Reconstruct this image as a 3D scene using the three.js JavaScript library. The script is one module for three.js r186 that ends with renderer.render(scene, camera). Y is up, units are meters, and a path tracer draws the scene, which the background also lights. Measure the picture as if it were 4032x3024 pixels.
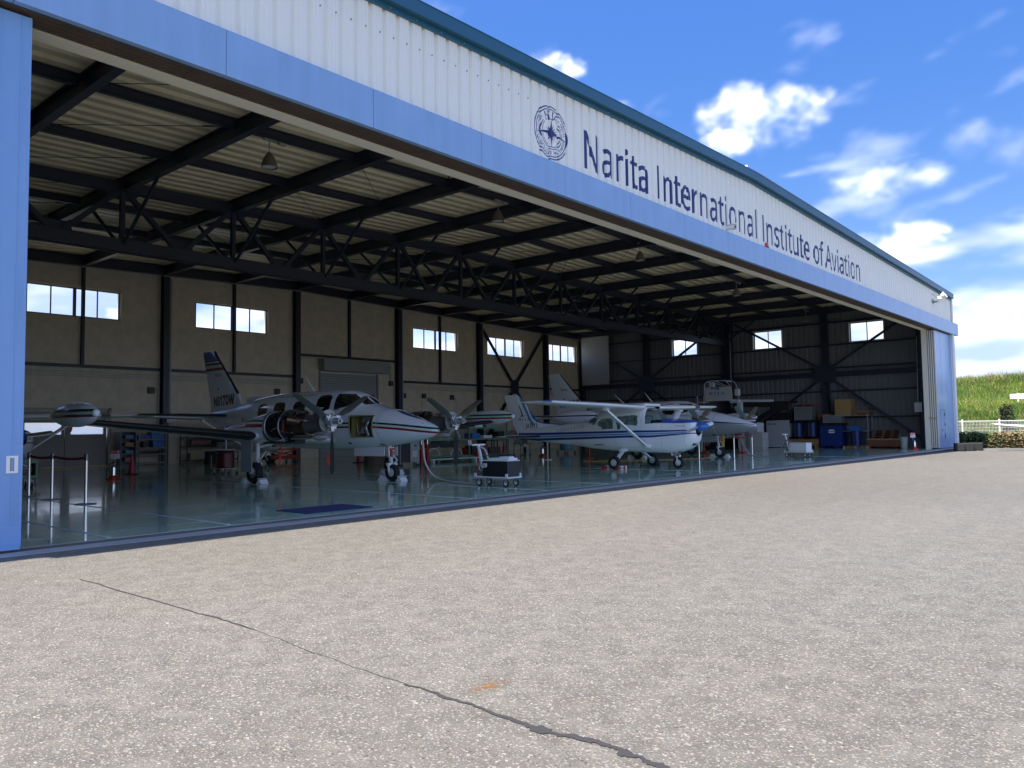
import * as THREE from 'three';
import { mergeGeometries } from 'three/addons/utils/BufferGeometryUtils.js';
import { RoundedBoxGeometry } from 'three/addons/geometries/RoundedBoxGeometry.js';
import { MarchingCubes } from 'three/addons/objects/MarchingCubes.js';
import { ImprovedNoise } from 'three/addons/math/ImprovedNoise.js';

// ------------------------------------------------------------ camera, sky, sun, exposure
const scene = new THREE.Scene();
const camera = new THREE.PerspectiveCamera(52.07, 4 / 3, 0.1, 3000);
camera.position.set(0, 1.32, 10.2);
camera.rotation.order = 'YXZ';
camera.rotation.set(0.05901, -0.85584, -0.01451);
const renderer = new THREE.WebGLRenderer({ antialias: true });
renderer.setSize(1024, 768);
renderer.toneMapping = THREE.LinearToneMapping;
renderer.toneMappingExposure = 3.75;
renderer.shadowMap.enabled = true;

let seed = 7;
const rnd = () => { seed = (seed * 1664525 + 1013904223) >>> 0; return seed / 4294967296; };
const rr = (a, b) => a + (b - a) * rnd();
const noise = new ImprovedNoise();
const fbm = (x, y, z, o = 4) => { let s = 0, a = 0.5, f = 1; for (let i = 0; i < o; i++) { s += a * noise.noise(x * f, y * f, z * f + 13.7 * i); a *= 0.5; f *= 2.03; } return s; };
const clamp = (v, a = 0, b = 1) => Math.min(b, Math.max(a, v));
const smooth = (a, b, v) => { const t = clamp((v - a) / (b - a)); return t * t * (3 - 2 * t); };
const mix = (a, b, t) => a + (b - a) * t;

const CLOUDS = [[52.87, 25.15, 2.17, 1.0, 1, 0.25, 34], [67.28, 20.75, 4.16, 2.5, 1, 0.35, 20], [64.99, 19.54, 2.17, 1.17, 1, 0.35, 26], [75.19, 15.67, 3.83, 1.25, 0.75, 0.5, 22], [75.64, 11.83, 3.16, 1.25, 1, 0.3, 26], [79.08, 7.35, 1.0, 0.83, 1, 0.3, 40], [81.18, 5.28, 4.0, 0.83, 0.7, 0.6, 20], [79.49, 3.96, 2.67, 0.58, 0.9, 0.4, 24], [80.08, 17.34, 1.83, 1.5, 0.35, 0.9, 16], [82.22, 16.34, 1.5, 2.0, 0.3, 0.9, 16], [57.3, 22.49, 1.0, 0.42, 0.3, 0.8, 40], [70.0, 3.07, 8.33, 1.0, 0.7, 0.5, 14]];   // azimuth, elevation, half width, half height (degrees), strength, edge, scale
// sun: behind the ridge line, high, from the left (the facade stands in its own shade)
const SUN = new THREE.Vector3(-0.645, 1, -0.066).normalize();
{
  const W = 2048, H = 1024, d = new Float32Array(W * H * 4);
  // cloud banks: direction, half widths (radians), strength, flatness of the base
  const dirs = [];
  const addCloud = (az, el, rx, ry, s, edge = 0.30, fq = 26) => dirs.push({ az, el, rx, ry, s, edge, fq });
  const DEG = Math.PI / 180;
  CLOUDS.forEach((c) => addCloud(c[0] * DEG, c[1] * DEG, c[2] * DEG, c[3] * DEG, c[4], c[5], c[6]));
  for (let i = 0; i < 70; i++) addCloud(rr(88, 392) * DEG, rr(6, 42) * DEG, rr(3, 8) * DEG, rr(1.2, 2.8) * DEG, 1, 0.5, 20);
  for (let j = 0; j < H; j++) {
    const el = ((j + 0.5) / H - 0.5) * Math.PI;            // row 0 = bottom
    for (let i = 0; i < W; i++) {
      const u = (i + 0.5) / W, ang = (u - 0.5) * 2 * Math.PI;
      const dx = Math.cos(el) * Math.cos(ang), dz = Math.cos(el) * Math.sin(ang), dy = Math.sin(el);
      const cs = dx * SUN.x + dy * SUN.y + dz * SUN.z;
      const h = clamp(dy);
      const t1 = Math.pow(1 - h, 2.6), t2 = Math.pow(1 - h, 9);
      let r = mix(0.028, 0.100, t1), g = mix(0.098, 0.232, t1), b = mix(0.35, 0.48, t1);
      r = mix(r, 0.42, t2); g = mix(g, 0.58, t2); b = mix(b, 0.84, t2);
      const gl = 0.9 * Math.pow(clamp(cs * 0.5 + 0.5), 6) * 0.35 + 0.25 * Math.exp((cs - 1) * 26);
      r += gl * 0.9; g += gl * 0.95; b += gl;
      // clouds
      const az = Math.atan2(dx, -dz);                        // 0 = into the hangar (-z), 90 deg = +x
      let den = 0, shade = 0;
      if (el > -0.02) {
        for (const c of dirs) {
          let da = az - c.az; if (da > Math.PI) da -= 2 * Math.PI; if (da < -Math.PI) da += 2 * Math.PI;
          const ex = da * Math.cos(c.el) / c.rx, ey = (el - c.el) / c.ry;
          if (Math.abs(ex) > 1.7 || Math.abs(ey) > 1.9) continue;
          const q = ex * ex + (ey < 0 ? ey * ey * 1.5 : ey * ey);
          const n = fbm(az * c.fq + c.az * 3, el * c.fq * 1.5, c.rx * 40, 6);
          const n2 = fbm(az * c.fq * 3.1, el * c.fq * 4.3, 5 + c.el * 10, 4);
          const v = 1 - q + n * 1.25 + n2 * 0.6;
          const k = smooth(-0.12, c.edge + 0.85, v) * c.s * smooth(2.6, 1.5, q);
          if (k > den) { den = k; shade = clamp(0.42 + 0.55 * ey + n * 0.9 + n2 * 0.5); }
        }
        // thin high streaks
        const st = smooth(0.08, 0.42, fbm(az * 5.2 + el * 6, el * 15 - az * 5, 2.2, 5)) * smooth(0.02, 0.12, el) * smooth(0.75, 0.3, el) * 0.38;
        if (st > den) { den = st; shade = 0.75; }
        // low bank along the horizon
        const bank = smooth(-0.12, 0.22, fbm(az * 4.5, el * 22, 8.1, 6) + 0.36 - Math.abs(el - 0.08) * 3.4) * 0.93;
        if (bank > den) { den = bank; shade = clamp(0.27 + fbm(az * 9, el * 40, 3.3, 4) * 1.4); }
      }
      const cr = mix(0.30, 0.86, shade), cg = mix(0.38, 0.87, shade), cb = mix(0.60, 0.94, shade);
      r = mix(r, cr, den); g = mix(g, cg, den); b = mix(b, cb, den);
      if (dy < 0) { const k = smooth(0, -0.06, dy); r = mix(r, 0.2, k); g = mix(g, 0.22, k); b = mix(b, 0.22, k); }
      const o = (j * W + i) * 4, S = 0.60;
      d[o] = r * S; d[o + 1] = g * S; d[o + 2] = b * S; d[o + 3] = 1;
    }
  }
  const tex = new THREE.DataTexture(d, W, H, THREE.RGBAFormat, THREE.FloatType);
  tex.mapping = THREE.EquirectangularReflectionMapping;
  tex.magFilter = THREE.LinearFilter; tex.minFilter = THREE.LinearFilter; tex.wrapS = THREE.RepeatWrapping;
  tex.needsUpdate = true;
  scene.background = tex; scene.environment = tex;
}
const sun = new THREE.DirectionalLight(0xfff5e8, 2.75);
sun.position.copy(SUN).multiplyScalar(120).add(new THREE.Vector3(24, 0, 0));
sun.target.position.set(24, 0, 0);
sun.castShadow = true;
sun.shadow.mapSize.set(4096, 4096);
Object.assign(sun.shadow.camera, { left: -70, right: 70, top: 70, bottom: -70, near: 1, far: 300 });
scene.add(sun, sun.target);

// ------------------------------------------------------------ helpers
const names = new Map();
const numbered = (n) => { const k = names.get(n) || 0; names.set(n, k + 1); return k ? n + '_' + String(k).padStart(3, '0') : n; };
const M4 = THREE.Matrix4, V3 = THREE.Vector3, Q4 = THREE.Quaternion;
function std(r, g, b, rough = 0.6, o = {}) { const m = new THREE.MeshStandardMaterial({ roughness: rough, ...o }); m.color.setRGB(r, g, b); return m; }
function phy(r, g, b, rough = 0.4, o = {}) { const m = new THREE.MeshPhysicalMaterial({ roughness: rough, ...o }); m.color.setRGB(r, g, b); return m; }
function clean(g) {
  let q = g.index ? g.toNonIndexed() : g;
  for (const k of Object.keys(q.attributes)) if (!['position', 'normal', 'uv', 'color'].includes(k)) q.deleteAttribute(k);
  if (!q.attributes.uv) q.setAttribute('uv', new THREE.BufferAttribute(new Float32Array(q.attributes.position.count * 2), 2));
  if (!q.attributes.normal) q.computeVertexNormals();
  return q;
}
const join = (...gs) => { const a = gs.flat(Infinity).map(clean); return a.length === 1 ? a[0] : mergeGeometries(a, false); };
function put(parent, name, geo, m, label) {
  const g = Array.isArray(geo) ? join(geo) : geo;
  const o = new THREE.Mesh(g, m);
  o.name = parent === scene ? numbered(name) : name; o.castShadow = o.receiveShadow = true;
  if (label) o.userData.label = label;
  parent.add(o); return o;
}
function grp(parent, name, label) { const o = new THREE.Group(); o.name = name; if (label) o.userData.label = label; parent.add(o); return o; }
function thing(name, label, category, pos = [0, 0, 0], ry = 0, group) {
  const o = new THREE.Group(); o.name = numbered(name); o.position.set(...pos); o.rotation.y = ry;
  o.userData = { label, category }; if (group) o.userData.group = group; scene.add(o); return o;
}
function single(name, label, category, geo, m, pos = [0, 0, 0], ry = 0, group) {
  const o = put(scene, name, geo, m); o.position.set(...pos); o.rotation.y = ry; o.userData = { label, category }; if (group) o.userData.group = group; return o;
}
function setting(name, geo, m) { const o = put(scene, name, geo, m); o.userData.kind = 'structure'; return o; }
function copyOf(o, label, pos, ry = 0, group) {
  const c = o.clone(); c.name = numbered(o.name.replace(/_\d{3}$/, '')); c.userData = { ...o.userData, label }; if (group) c.userData.group = group;
  c.position.set(...pos); c.rotation.y = ry; scene.add(c); return c;
}
// geometries (world units; x y z = centre)
const box = (w, h, d, x = 0, y = 0, z = 0, ry = 0) => { const g = new THREE.BoxGeometry(w, h, d); if (ry) g.rotateY(ry); return g.translate(x, y, z); };
const rbox = (w, h, d, x = 0, y = 0, z = 0, r = 0.01, seg = 1) => new RoundedBoxGeometry(w, h, d, seg, Math.min(r, w / 2.01, h / 2.01, d / 2.01)).translate(x, y, z);
const span = (x0, x1, y0, y1, z0, z1) => box(x1 - x0, y1 - y0, z1 - z0, (x0 + x1) / 2, (y0 + y1) / 2, (z0 + z1) / 2);
const cyl = (r0, r1, h, x = 0, y = 0, z = 0, n = 20) => new THREE.CylinderGeometry(r1, r0, h, n).translate(x, y + h / 2, z);   // stands on y
function between(a, b, make) {                       // make(length) builds along +y from 0
  const A = new V3(...a), B = new V3(...b), d = B.clone().sub(A), L = d.length();
  return make(L).applyQuaternion(new Q4().setFromUnitVectors(new V3(0, 1, 0), d.normalize())).translate(A.x, A.y, A.z);
}
const rod = (a, b, r, r2 = r, n = 10) => between(a, b, (L) => new THREE.CylinderGeometry(r2, r, L, n).translate(0, L / 2, 0));
function bar(a, b, w, h, up = [0, 1, 0]) {           // rectangular bar between two points, h along up
  const A = new V3(...a), B = new V3(...b), d = B.clone().sub(A), L = d.length(); d.normalize();
  const s = new V3().crossVectors(d, new V3(...up)).normalize(), u = new V3().crossVectors(s, d).normalize();
  return new THREE.BoxGeometry(L, h, w).applyMatrix4(new M4().makeBasis(d, u, s)).translate((A.x + B.x) / 2, (A.y + B.y) / 2, (A.z + B.z) / 2);
}
function hbeam(a, b, w, h, up = [0, 1, 0], tf = 0.022, tw = 0.016) { // H section between two points: flanges horizontal to up
  const A = new V3(...a), B = new V3(...b), d = B.clone().sub(A), L = d.length(); d.normalize();
  const s = new V3().crossVectors(d, new V3(...up)).normalize(), u = new V3().crossVectors(s, d).normalize();
  const g = join(box(L, tf, w, 0, h / 2 - tf / 2, 0), box(L, tf, w, 0, -h / 2 + tf / 2, 0), box(L, h - 2 * tf, tw, 0, 0, 0));
  return g.applyMatrix4(new M4().makeBasis(d, u, s)).translate((A.x + B.x) / 2, (A.y + B.y) / 2, (A.z + B.z) / 2);
}
const tube = (pts, r, n = 32, rs = 8) => new THREE.TubeGeometry(new THREE.CatmullRomCurve3(pts.map((p) => new V3(...p)), false, 'centripetal'), n, r, rs);
const lathe = (pts, n = 28) => new THREE.LatheGeometry(pts.map((p) => new THREE.Vector2(p[0], p[1])), n);
function plate(pts, depth, bevel = 0) {              // polygon in xy, thickness along z (centred)
  const s = new THREE.Shape(pts.map((p) => new THREE.Vector2(p[0], p[1])));
  return new THREE.ExtrudeGeometry(s, { depth: depth - 2 * bevel, bevelEnabled: bevel > 0, bevelSize: bevel, bevelThickness: bevel, bevelSegments: 1, curveSegments: 8 }).translate(0, 0, -depth / 2 + bevel);
}
function quads(rows) {                               // rows of equal-length [x,y,z] points -> smooth sheet with uv in metres along both
  const n = rows.length, m = rows[0].length, p = [], uv = [], ix = [];
  for (let i = 0; i < n; i++) for (let j = 0; j < m; j++) { p.push(...rows[i][j]); uv.push(j / (m - 1), i / (n - 1)); }
  for (let i = 0; i < n - 1; i++) for (let j = 0; j < m - 1; j++) { const a = i * m + j; ix.push(a, a + 1, a + m + 1, a, a + m + 1, a + m); }
  const g = new THREE.BufferGeometry(); g.setAttribute('position', new THREE.Float32BufferAttribute(p, 3)); g.setAttribute('uv', new THREE.Float32BufferAttribute(uv, 2)); g.setIndex(ix); g.computeVertexNormals(); return g;
}
// textures
function dataTex(n, fn, srgb = true, rep) {
  const d = new Uint8Array(n * n * 4);
  for (let j = 0; j < n; j++) for (let i = 0; i < n; i++) { const c = fn(i, j), o = (j * n + i) * 4; d[o] = clamp(c[0]) * 255; d[o + 1] = clamp(c[1]) * 255; d[o + 2] = clamp(c[2]) * 255; d[o + 3] = 255; }
  const t = new THREE.DataTexture(d, n, n); t.magFilter = THREE.LinearFilter; t.minFilter = THREE.LinearMipmapLinearFilter; t.wrapS = t.wrapT = THREE.RepeatWrapping; if (srgb) t.colorSpace = THREE.SRGBColorSpace; if (rep) t.repeat.set(rep, rep); t.needsUpdate = true; return t;
}
const tile = (n, per, oct = 4) => {                  // tileable value noise n x n with per cells
  const out = new Float32Array(n * n); let amp = 0.5, f = per;
  for (let o = 0; o < oct; o++) {
    const L = new Float32Array(f * f).map(() => rnd());
    for (let j = 0; j < n; j++) for (let i = 0; i < n; i++) {
      const x = i / n * f, y = j / n * f, xi = Math.floor(x), yi = Math.floor(y), fx = x - xi, fy = y - yi, sx = fx * fx * (3 - 2 * fx), sy = fy * fy * (3 - 2 * fy);
      const g = (a, b) => L[((b % f) * f) + (a % f)];
      out[j * n + i] += amp * mix(mix(g(xi, yi), g(xi + 1, yi), sx), mix(g(xi, yi + 1), g(xi + 1, yi + 1), sx), sy);
    }
    amp *= 0.5; f *= 2;
  }
  return out;
};
function canvasTex(w, h, draw) {
  const c = document.createElement('canvas'); c.width = w; c.height = h; const x = c.getContext('2d'); draw(x, w, h);
  const t = new THREE.CanvasTexture(c); t.colorSpace = THREE.SRGBColorSpace; t.magFilter = THREE.LinearFilter; return t;
}
// uv of a flat or nearly flat piece from its own x,y (or z,y) extents given in metres
function mapUV(g, ax, ay, x0, x1, y0, y1) {
  g = clean(g); const p = g.attributes.position, uv = g.attributes.uv, get = { x: 'getX', y: 'getY', z: 'getZ' };
  for (let i = 0; i < p.count; i++) uv.setXY(i, (p[get[ax]](i) - x0) / (x1 - x0), (p[get[ay]](i) - y0) / (y1 - y0));
  return g;
}
// worn-surface grain shared by painted metal, plaster and so on
const grainN = tile(256, 8, 5), grainF = tile(512, 64, 3);
const grainTex = dataTex(256, (i, j) => { const v = 0.965 + 0.14 * (grainN[j * 256 + i] - 0.48); return [v, v, v]; }, true);
const grainRough = dataTex(256, (i, j) => { const v = 0.7 + 0.5 * (grainN[j * 256 + i] - 0.48); return [v, v, v]; }, false);
const withGrain = (m, rep = 1) => { m.map = grainTex.clone(); m.map.repeat.set(rep, rep); m.roughnessMap = grainRough.clone(); m.roughnessMap.repeat.set(rep, rep); m.map.needsUpdate = m.roughnessMap.needsUpdate = true; return m; };

const MAT = {
  steel: std(0.028, 0.034, 0.056, 0.42),
  deck: std(0.50, 0.43, 0.29, 0.55),
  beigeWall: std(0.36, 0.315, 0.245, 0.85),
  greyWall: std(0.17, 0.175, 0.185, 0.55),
  siding: std(0.84, 0.84, 0.77, 0.45),
  blue: phy(0.115, 0.235, 0.56, 0.42, { clearcoat: 0.25, clearcoatRoughness: 0.25 }),
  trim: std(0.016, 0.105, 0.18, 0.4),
  cream: std(0.74, 0.71, 0.60, 0.6),
  rust: std(0.10, 0.075, 0.06, 0.8),
  chrome: std(0.75, 0.76, 0.78, 0.16, { metalness: 1 }),
  alu: std(0.55, 0.56, 0.58, 0.34, { metalness: 0.9 }),
  galv: std(0.42, 0.44, 0.45, 0.45, { metalness: 0.6 }),
  white: std(0.74, 0.75, 0.75, 0.45),
  whiteGloss: phy(0.78, 0.79, 0.80, 0.3, { clearcoat: 0.8, clearcoatRoughness: 0.12 }),
  black: std(0.012, 0.012, 0.014, 0.5),
  rubber: std(0.014, 0.014, 0.015, 0.75),
  darkGrey: std(0.05, 0.052, 0.058, 0.5),
  grey: std(0.25, 0.26, 0.27, 0.5),
  red: std(0.42, 0.018, 0.016, 0.45),
  darkRed: std(0.16, 0.008, 0.016, 0.5),
  belt: std(0.16, 0.004, 0.010, 0.8),
  green: std(0.10, 0.26, 0.17, 0.5),
  wood: std(0.36, 0.20, 0.085, 0.8),
  woodRed: std(0.24, 0.085, 0.04, 0.8),
  woodPale: std(0.48, 0.36, 0.20, 0.8),
  card: std(0.42, 0.26, 0.10, 0.85),
  navyBox: std(0.008, 0.028, 0.16, 0.4),
  binBlue: std(0.02, 0.14, 0.42, 0.45),
  concrete: std(0.36, 0.37, 0.37, 0.8),
  glass: phy(1, 1, 1, 0.03, { transmission: 1, thickness: 0, ior: 1.45 }),
  frosted: phy(0.9, 0.93, 0.95, 0.9, { transmission: 0.75, thickness: 0 }),
  winFrame: std(0.12, 0.12, 0.13, 0.4, { metalness: 0.4 }),
  yellow: std(0.55, 0.32, 0.02, 0.5),
  hose: std(0.5, 0.5, 0.46, 0.6),
};
// coloured surfaces with their own dirt and grain
const streakN = tile(512, 16, 4), streakL = tile(512, 5, 3);
const doorTex = dataTex(512, (i, j) => { const a = streakN[((j >> 3) % 512) * 512 + i], b = streakL[j * 512 + i]; const v = 0.95 + 0.08 * (a - 0.47) + 0.05 * (b - 0.44); return [v, v, v]; });
const DOORM = phy(0.20, 0.39, 0.72, 0.40, { map: doorTex, clearcoat: 0.3, clearcoatRoughness: 0.22 });
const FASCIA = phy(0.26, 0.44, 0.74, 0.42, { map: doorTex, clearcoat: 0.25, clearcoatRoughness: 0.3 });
MAT.deckM = withGrain(std(0.84, 0.71, 0.46, 0.6), 1);
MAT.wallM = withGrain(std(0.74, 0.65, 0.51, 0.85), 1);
MAT.shutter = std(0.36, 0.375, 0.37, 0.5);
const FLOORLINES = [[4.37, -9, 4.37, -0.62], [6.06, -9.5, 6.06, -0.62], [11.19, -12, 11.19, -0.62], [13.55, -12, 13.55, -0.62], [15.95, -13, 15.95, -0.62], [21.9, -9, 21.9, -0.62], [28.5, -9, 28.5, -0.62], [34.6, -9, 34.6, -0.62]];
// ------------------------------------------------------------ ground, apron, hangar floor
const RX = 24, XL = -1.9, XR = 49.9, ZB = -26;       // ridge, left and right walls, back wall
const deckY = (x, z) => 9.25 - 0.027 * Math.abs(x - RX) - 0.007 * z;
const trimY = (x) => 8.985 - 0.0245 * Math.abs(x - RX + 0.6);
const apronY = (x) => -0.006 - 0.004 * Math.max(0, x - 20);

{ // apron: weathered exposed-aggregate asphalt
  const N = 1024, base = tile(N, 24, 5), mid = tile(N, 6, 3), col = new Float32Array(N * N * 3), hgt = new Float32Array(N * N);
  for (let i = 0; i < N * N; i++) { const v = 0.44 + 0.16 * (base[i] - 0.48) + 0.02 * (mid[i] - 0.45); col[i * 3] = v * 1.015; col[i * 3 + 1] = v * 0.995; col[i * 3 + 2] = v * 0.955; hgt[i] = 0.3 + 0.3 * (base[i] - 0.48); }
  for (let k = 0; k < 60000; k++) {
    const cx = rnd() * N, cy = rnd() * N, r = 0.8 + 2.3 * rnd() * rnd(), t = rnd(), e = rr(0.6, 1.5);
    const b = t < 0.55 ? rr(0.52, 0.68) : t < 0.88 ? rr(0.40, 0.52) : t < 0.99 ? rr(0.31, 0.39) : rr(0.66, 0.80);
    const w = rr(-0.022, 0.03), hh = t < 0.55 ? 0.62 : t < 0.88 ? 0.45 : t < 0.972 ? 0.12 : 0.72;
    for (let y = Math.floor(cy - r * e); y <= cy + r * e; y++) for (let x = Math.floor(cx - r); x <= cx + r; x++) {
      if (((x - cx) / r) ** 2 + ((y - cy) / (r * e)) ** 2 > 1) continue;
      const q = ((y + N) % N) * N + ((x + N) % N); col[q * 3] = b + w + 0.008; col[q * 3 + 1] = b; col[q * 3 + 2] = b - w - 0.018; hgt[q] = hh;
    }
  }
  const map = dataTex(N, (i, j) => { const q = (j * N + i) * 3; return [col[q], col[q + 1], col[q + 2]]; });
  const bump = dataTex(N, (i, j) => { const h = hgt[j * N + i]; return [h, h, h]; }, false);
  const m = std(0.79, 0.785, 0.74, 0.88, { map, bumpMap: bump, bumpScale: 0.006, vertexColors: true });
  const xs = [], zs = [];
  for (let x = -40; x < 62; x += x < 14 ? 0.25 : 0.7) xs.push(x); xs.push(62);
  for (let z = 0.16; z < 60; z += z < 14 ? 0.25 : 1.2) zs.push(z); zs.push(60);
  const p = [], uv = [], c = [], ix = [];
  for (const z of zs) for (const x of xs) {
    p.push(x, apronY(x), z); uv.push(x / 2.6, z / 2.6);
    // paving lanes, patches and oil-grey wear: blotches with their own outline, not tied to any light
    let v = 0.97 + 0.22 * fbm(x * 0.10, z * 0.22, 1.5, 4) + 0.05 * fbm(x * 0.9, z * 0.9, 4.5, 3) + 0.02 * Math.sign(fbm(x * 0.03, z * 0.25, 9.1, 2));
    const warm = 0.05 * fbm(x * 0.12 + 7, z * 0.2, 3.2, 3);
    c.push(v * (1.0 + warm), v, v * (1.0 - warm));
  }
  const m2 = xs.length;
  for (let i = 0; i < zs.length - 1; i++) for (let j = 0; j < m2 - 1; j++) { const a = i * m2 + j; ix.push(a, a + m2, a + m2 + 1, a, a + m2 + 1, a + 1); }
  const g = new THREE.BufferGeometry(); g.setAttribute('position', new THREE.Float32BufferAttribute(p, 3)); g.setAttribute('uv', new THREE.Float32BufferAttribute(uv, 2)); g.setAttribute('color', new THREE.Float32BufferAttribute(c, 3)); g.setIndex(ix); g.computeVertexNormals();
  setting('apron', g, m);
  // sealed crack running across the apron
  const crack = [[2.94, 2.27], [2.94, 4.18], [2.94, 5.13], [2.85, 6.16], [2.81, 6.89], [2.79, 7.52], [2.76, 7.97], [2.8, 8.21], [2.77, 8.46], [2.75, 8.6]];
  const rows = [];
  const cv = new THREE.CatmullRomCurve3(crack.map((q) => new V3(q[0], 0, q[1])));
  for (let i = 0; i <= 420; i++) {
    const t = i / 420, q = cv.getPoint(t), tg = cv.getTangent(t), w = (0.009 + 0.016 * clamp(0.5 + 1.6 * fbm(t * 14, 2, 1, 3)) + 0.007 * fbm(t * 130, 5, 1, 2)) * (t < 0.24 ? 0.42 : t < 0.46 ? 0.13 : mix(0.55, 1.05, smooth(0.46, 0.75, t))) + (Math.abs(t - 0.66) < 0.012 ? 0.022 : 0) + (Math.abs(t - 0.845) < 0.008 ? 0.014 : 0), o = 0.05 * fbm(t * 30, 1, 7, 4);
    rows.push([[q.x - tg.z * (w + o), apronY(q.x) + 0.004, q.z + tg.x * (w + o)], [q.x + tg.z * (w - o), apronY(q.x) + 0.004, q.z - tg.x * (w - o)]]);
  }
  const ck = quads(rows); single('crack_sealant', 'thin dark sealed crack winding across the sunlit apron', 'crack', ck, std(0.045, 0.043, 0.042, 0.7, { side: THREE.DoubleSide }));
  const stain = canvasTex(128, 128, (x) => { x.clearRect(0, 0, 128, 128); for (let i = 0; i < 900; i++) { const a = rnd() * 6.28, r = 56 * Math.pow(rnd(), 0.8); const px = 64 + Math.cos(a) * r, py = 64 + Math.sin(a) * r * 0.6; x.fillStyle = `rgba(${120 + rnd() * 40 | 0},${78 + rnd() * 30 | 0},${26 + rnd() * 20 | 0},${0.10 * (1 - r / 62)})`; x.beginPath(); x.arc(px, py, 1 + rnd() * 2.6, 0, 7); x.fill(); } });
  const sg = new THREE.PlaneGeometry(0.42, 0.34).rotateX(-Math.PI / 2);
  single('rust_stain', 'small brown rust stain on the apron beside the crack', 'stain', sg, std(1, 1, 1, 0.9, { map: stain, transparent: true }), [3.05, apronY(5) + 0.004, 7.36]);
}
setting('ground', new THREE.PlaneGeometry(900, 900, 1, 1).rotateX(-Math.PI / 2).translate(0, -0.4, 0), std(0.16, 0.17, 0.11, 0.95));
{ // yard behind and beside the hangar: pale concrete apron
  setting('yard', [span(-60, 49.9, -0.38, -0.03, -70, -26.25), span(50.1, 54.2, -0.38, -0.20, -60, 0.1), span(-60, -2.2, -0.38, -0.02, -26.2, 0.1)], std(0.33, 0.33, 0.31, 0.9));
}
{ // epoxy floor
  const N = 512, w = tile(N, 7, 4), f = tile(N, 40, 3);
  const map = dataTex(N, (i, j) => { const v = 1 + 0.16 * (w[j * N + i] - 0.47) + 0.06 * (f[j * N + i] - 0.45); return [0.70 * v, 0.83 * v, 0.725 * v]; });
  const rg = dataTex(N, (i, j) => { const v = 0.50 + 0.9 * (w[j * N + i] - 0.47) + 0.25 * (f[j * N + i] - 0.45); return [v, v, v]; }, false);
  const bp = dataTex(N, (i, j) => { const v = 0.5 + 0.9 * (w[j * N + i] - 0.47); return [v, v, v]; }, false);
  for (const t of [map, rg, bp]) t.repeat.set(1, 1);
  const m = phy(1, 1, 1, 0.30, { map, roughnessMap: rg, bumpMap: bp, bumpScale: 0.003, clearcoat: 0.6, clearcoatRoughness: 0.06 });
  const g = mapUV(new THREE.BoxGeometry(XR - XL, 0.3, 25.5).translate((XL + XR) / 2, -0.15, -13.25), 'x', 'z', 0, 5.2, 0, 3.1);
  setting('hangar_floor', g, m);
  // painted lines
  const lm = std(0.52, 0.58, 0.58, 0.35);
  const line = (x0, z0, x1, z1, w = 0.05) => bar([x0, 0.002, z0], [x1, 0.002, z1], w, 0.004);
  FLOORLINES.forEach((l) => { const o = put(scene, 'floor_line', line(...l), lm); o.userData.kind = 'structure'; });
  // sill with four door rails
  const zs = [-0.50, -0.455, -0.43, -0.375, -0.35, -0.295, -0.27, -0.215, -0.19];
  const geo = [span(XL, XR + 1.2, -0.3, -0.035, -0.52, 0.165)];
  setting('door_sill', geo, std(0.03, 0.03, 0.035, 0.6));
  const cs = withGrain(std(0.42, 0.42, 0.41, 0.7), 1), rs = std(0.20, 0.185, 0.18, 0.5, { metalness: 0.5 });
  for (const [a, b, mm] of [[-0.50, -0.452, cs], [-0.432, -0.372, rs], [-0.352, -0.292, rs], [-0.272, -0.212, rs], [-0.192, 0.158, cs]])
    for (let x = XL; x < XR + 1; x += 5.31) put(scene, 'sill_strip', mapUV(span(x, Math.min(x + 5.302, XR + 1.2), -0.034, -0.002, a, b), 'x', 'z', 0, 2, 0, 2), mm).userData.kind = 'structure';
}

// ------------------------------------------------------------ hangar
const hangar = thing('hangar', 'large open-fronted aircraft hangar with white ribbed gable and blue sliding doors', 'hangar');
// ribbed sheet in (u, y, w): u along the wall, w outwards; openings cut as rectangles
function ribSheet(u0, u1, y0, y1, prof, pitch, openings = []) {
  const us = []; for (let k = Math.floor(u0 / pitch) - 1; k * pitch < u1 + pitch; k++) for (const [a, w] of prof) us.push([k * pitch + a * pitch, w]);
  const at = (u) => { for (let i = 0; i < us.length - 1; i++) if (u >= us[i][0] && u <= us[i + 1][0]) return mix(us[i][1], us[i + 1][1], (u - us[i][0]) / Math.max(1e-6, us[i + 1][0] - us[i][0])); return 0; };
  let cuts = [u0, u1, ...us.map((q) => q[0])]; for (const o of openings) cuts.push(o[0], o[1]);
  cuts = [...new Set(cuts.filter((u) => u >= u0 - 1e-6 && u <= u1 + 1e-6).map((u) => +u.toFixed(4)))].sort((a, b) => a - b);
  const p = [], uv = [];
  for (let i = 0; i < cuts.length - 1; i++) {
    const a = cuts[i], b = cuts[i + 1]; if (b - a < 1e-4) continue;
    const m = (a + b) / 2, o = openings.find((q) => m > q[0] && m < q[1]);
    const wa = at(a + 1e-4), wb = at(b - 1e-4);
    const yt = (u) => (typeof y1 === 'function' ? y1(u) : y1);
    for (const [lo, hi] of o ? [[() => y0, () => o[2]], [() => o[3], yt]] : [[() => y0, yt]]) {
      const q = [[a, lo(a), wa], [b, lo(b), wb], [b, hi(b), wb], [a, hi(a), wa]];
      for (const k of [0, 1, 2, 0, 2, 3]) { p.push(...q[k]); uv.push(q[k][0], q[k][1]); }
    }
  }
  const g = new THREE.BufferGeometry(); g.setAttribute('position', new THREE.Float32BufferAttribute(p, 3)); g.setAttribute('uv', new THREE.Float32BufferAttribute(uv, 2)); g.computeVertexNormals(); return g;
}
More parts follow.
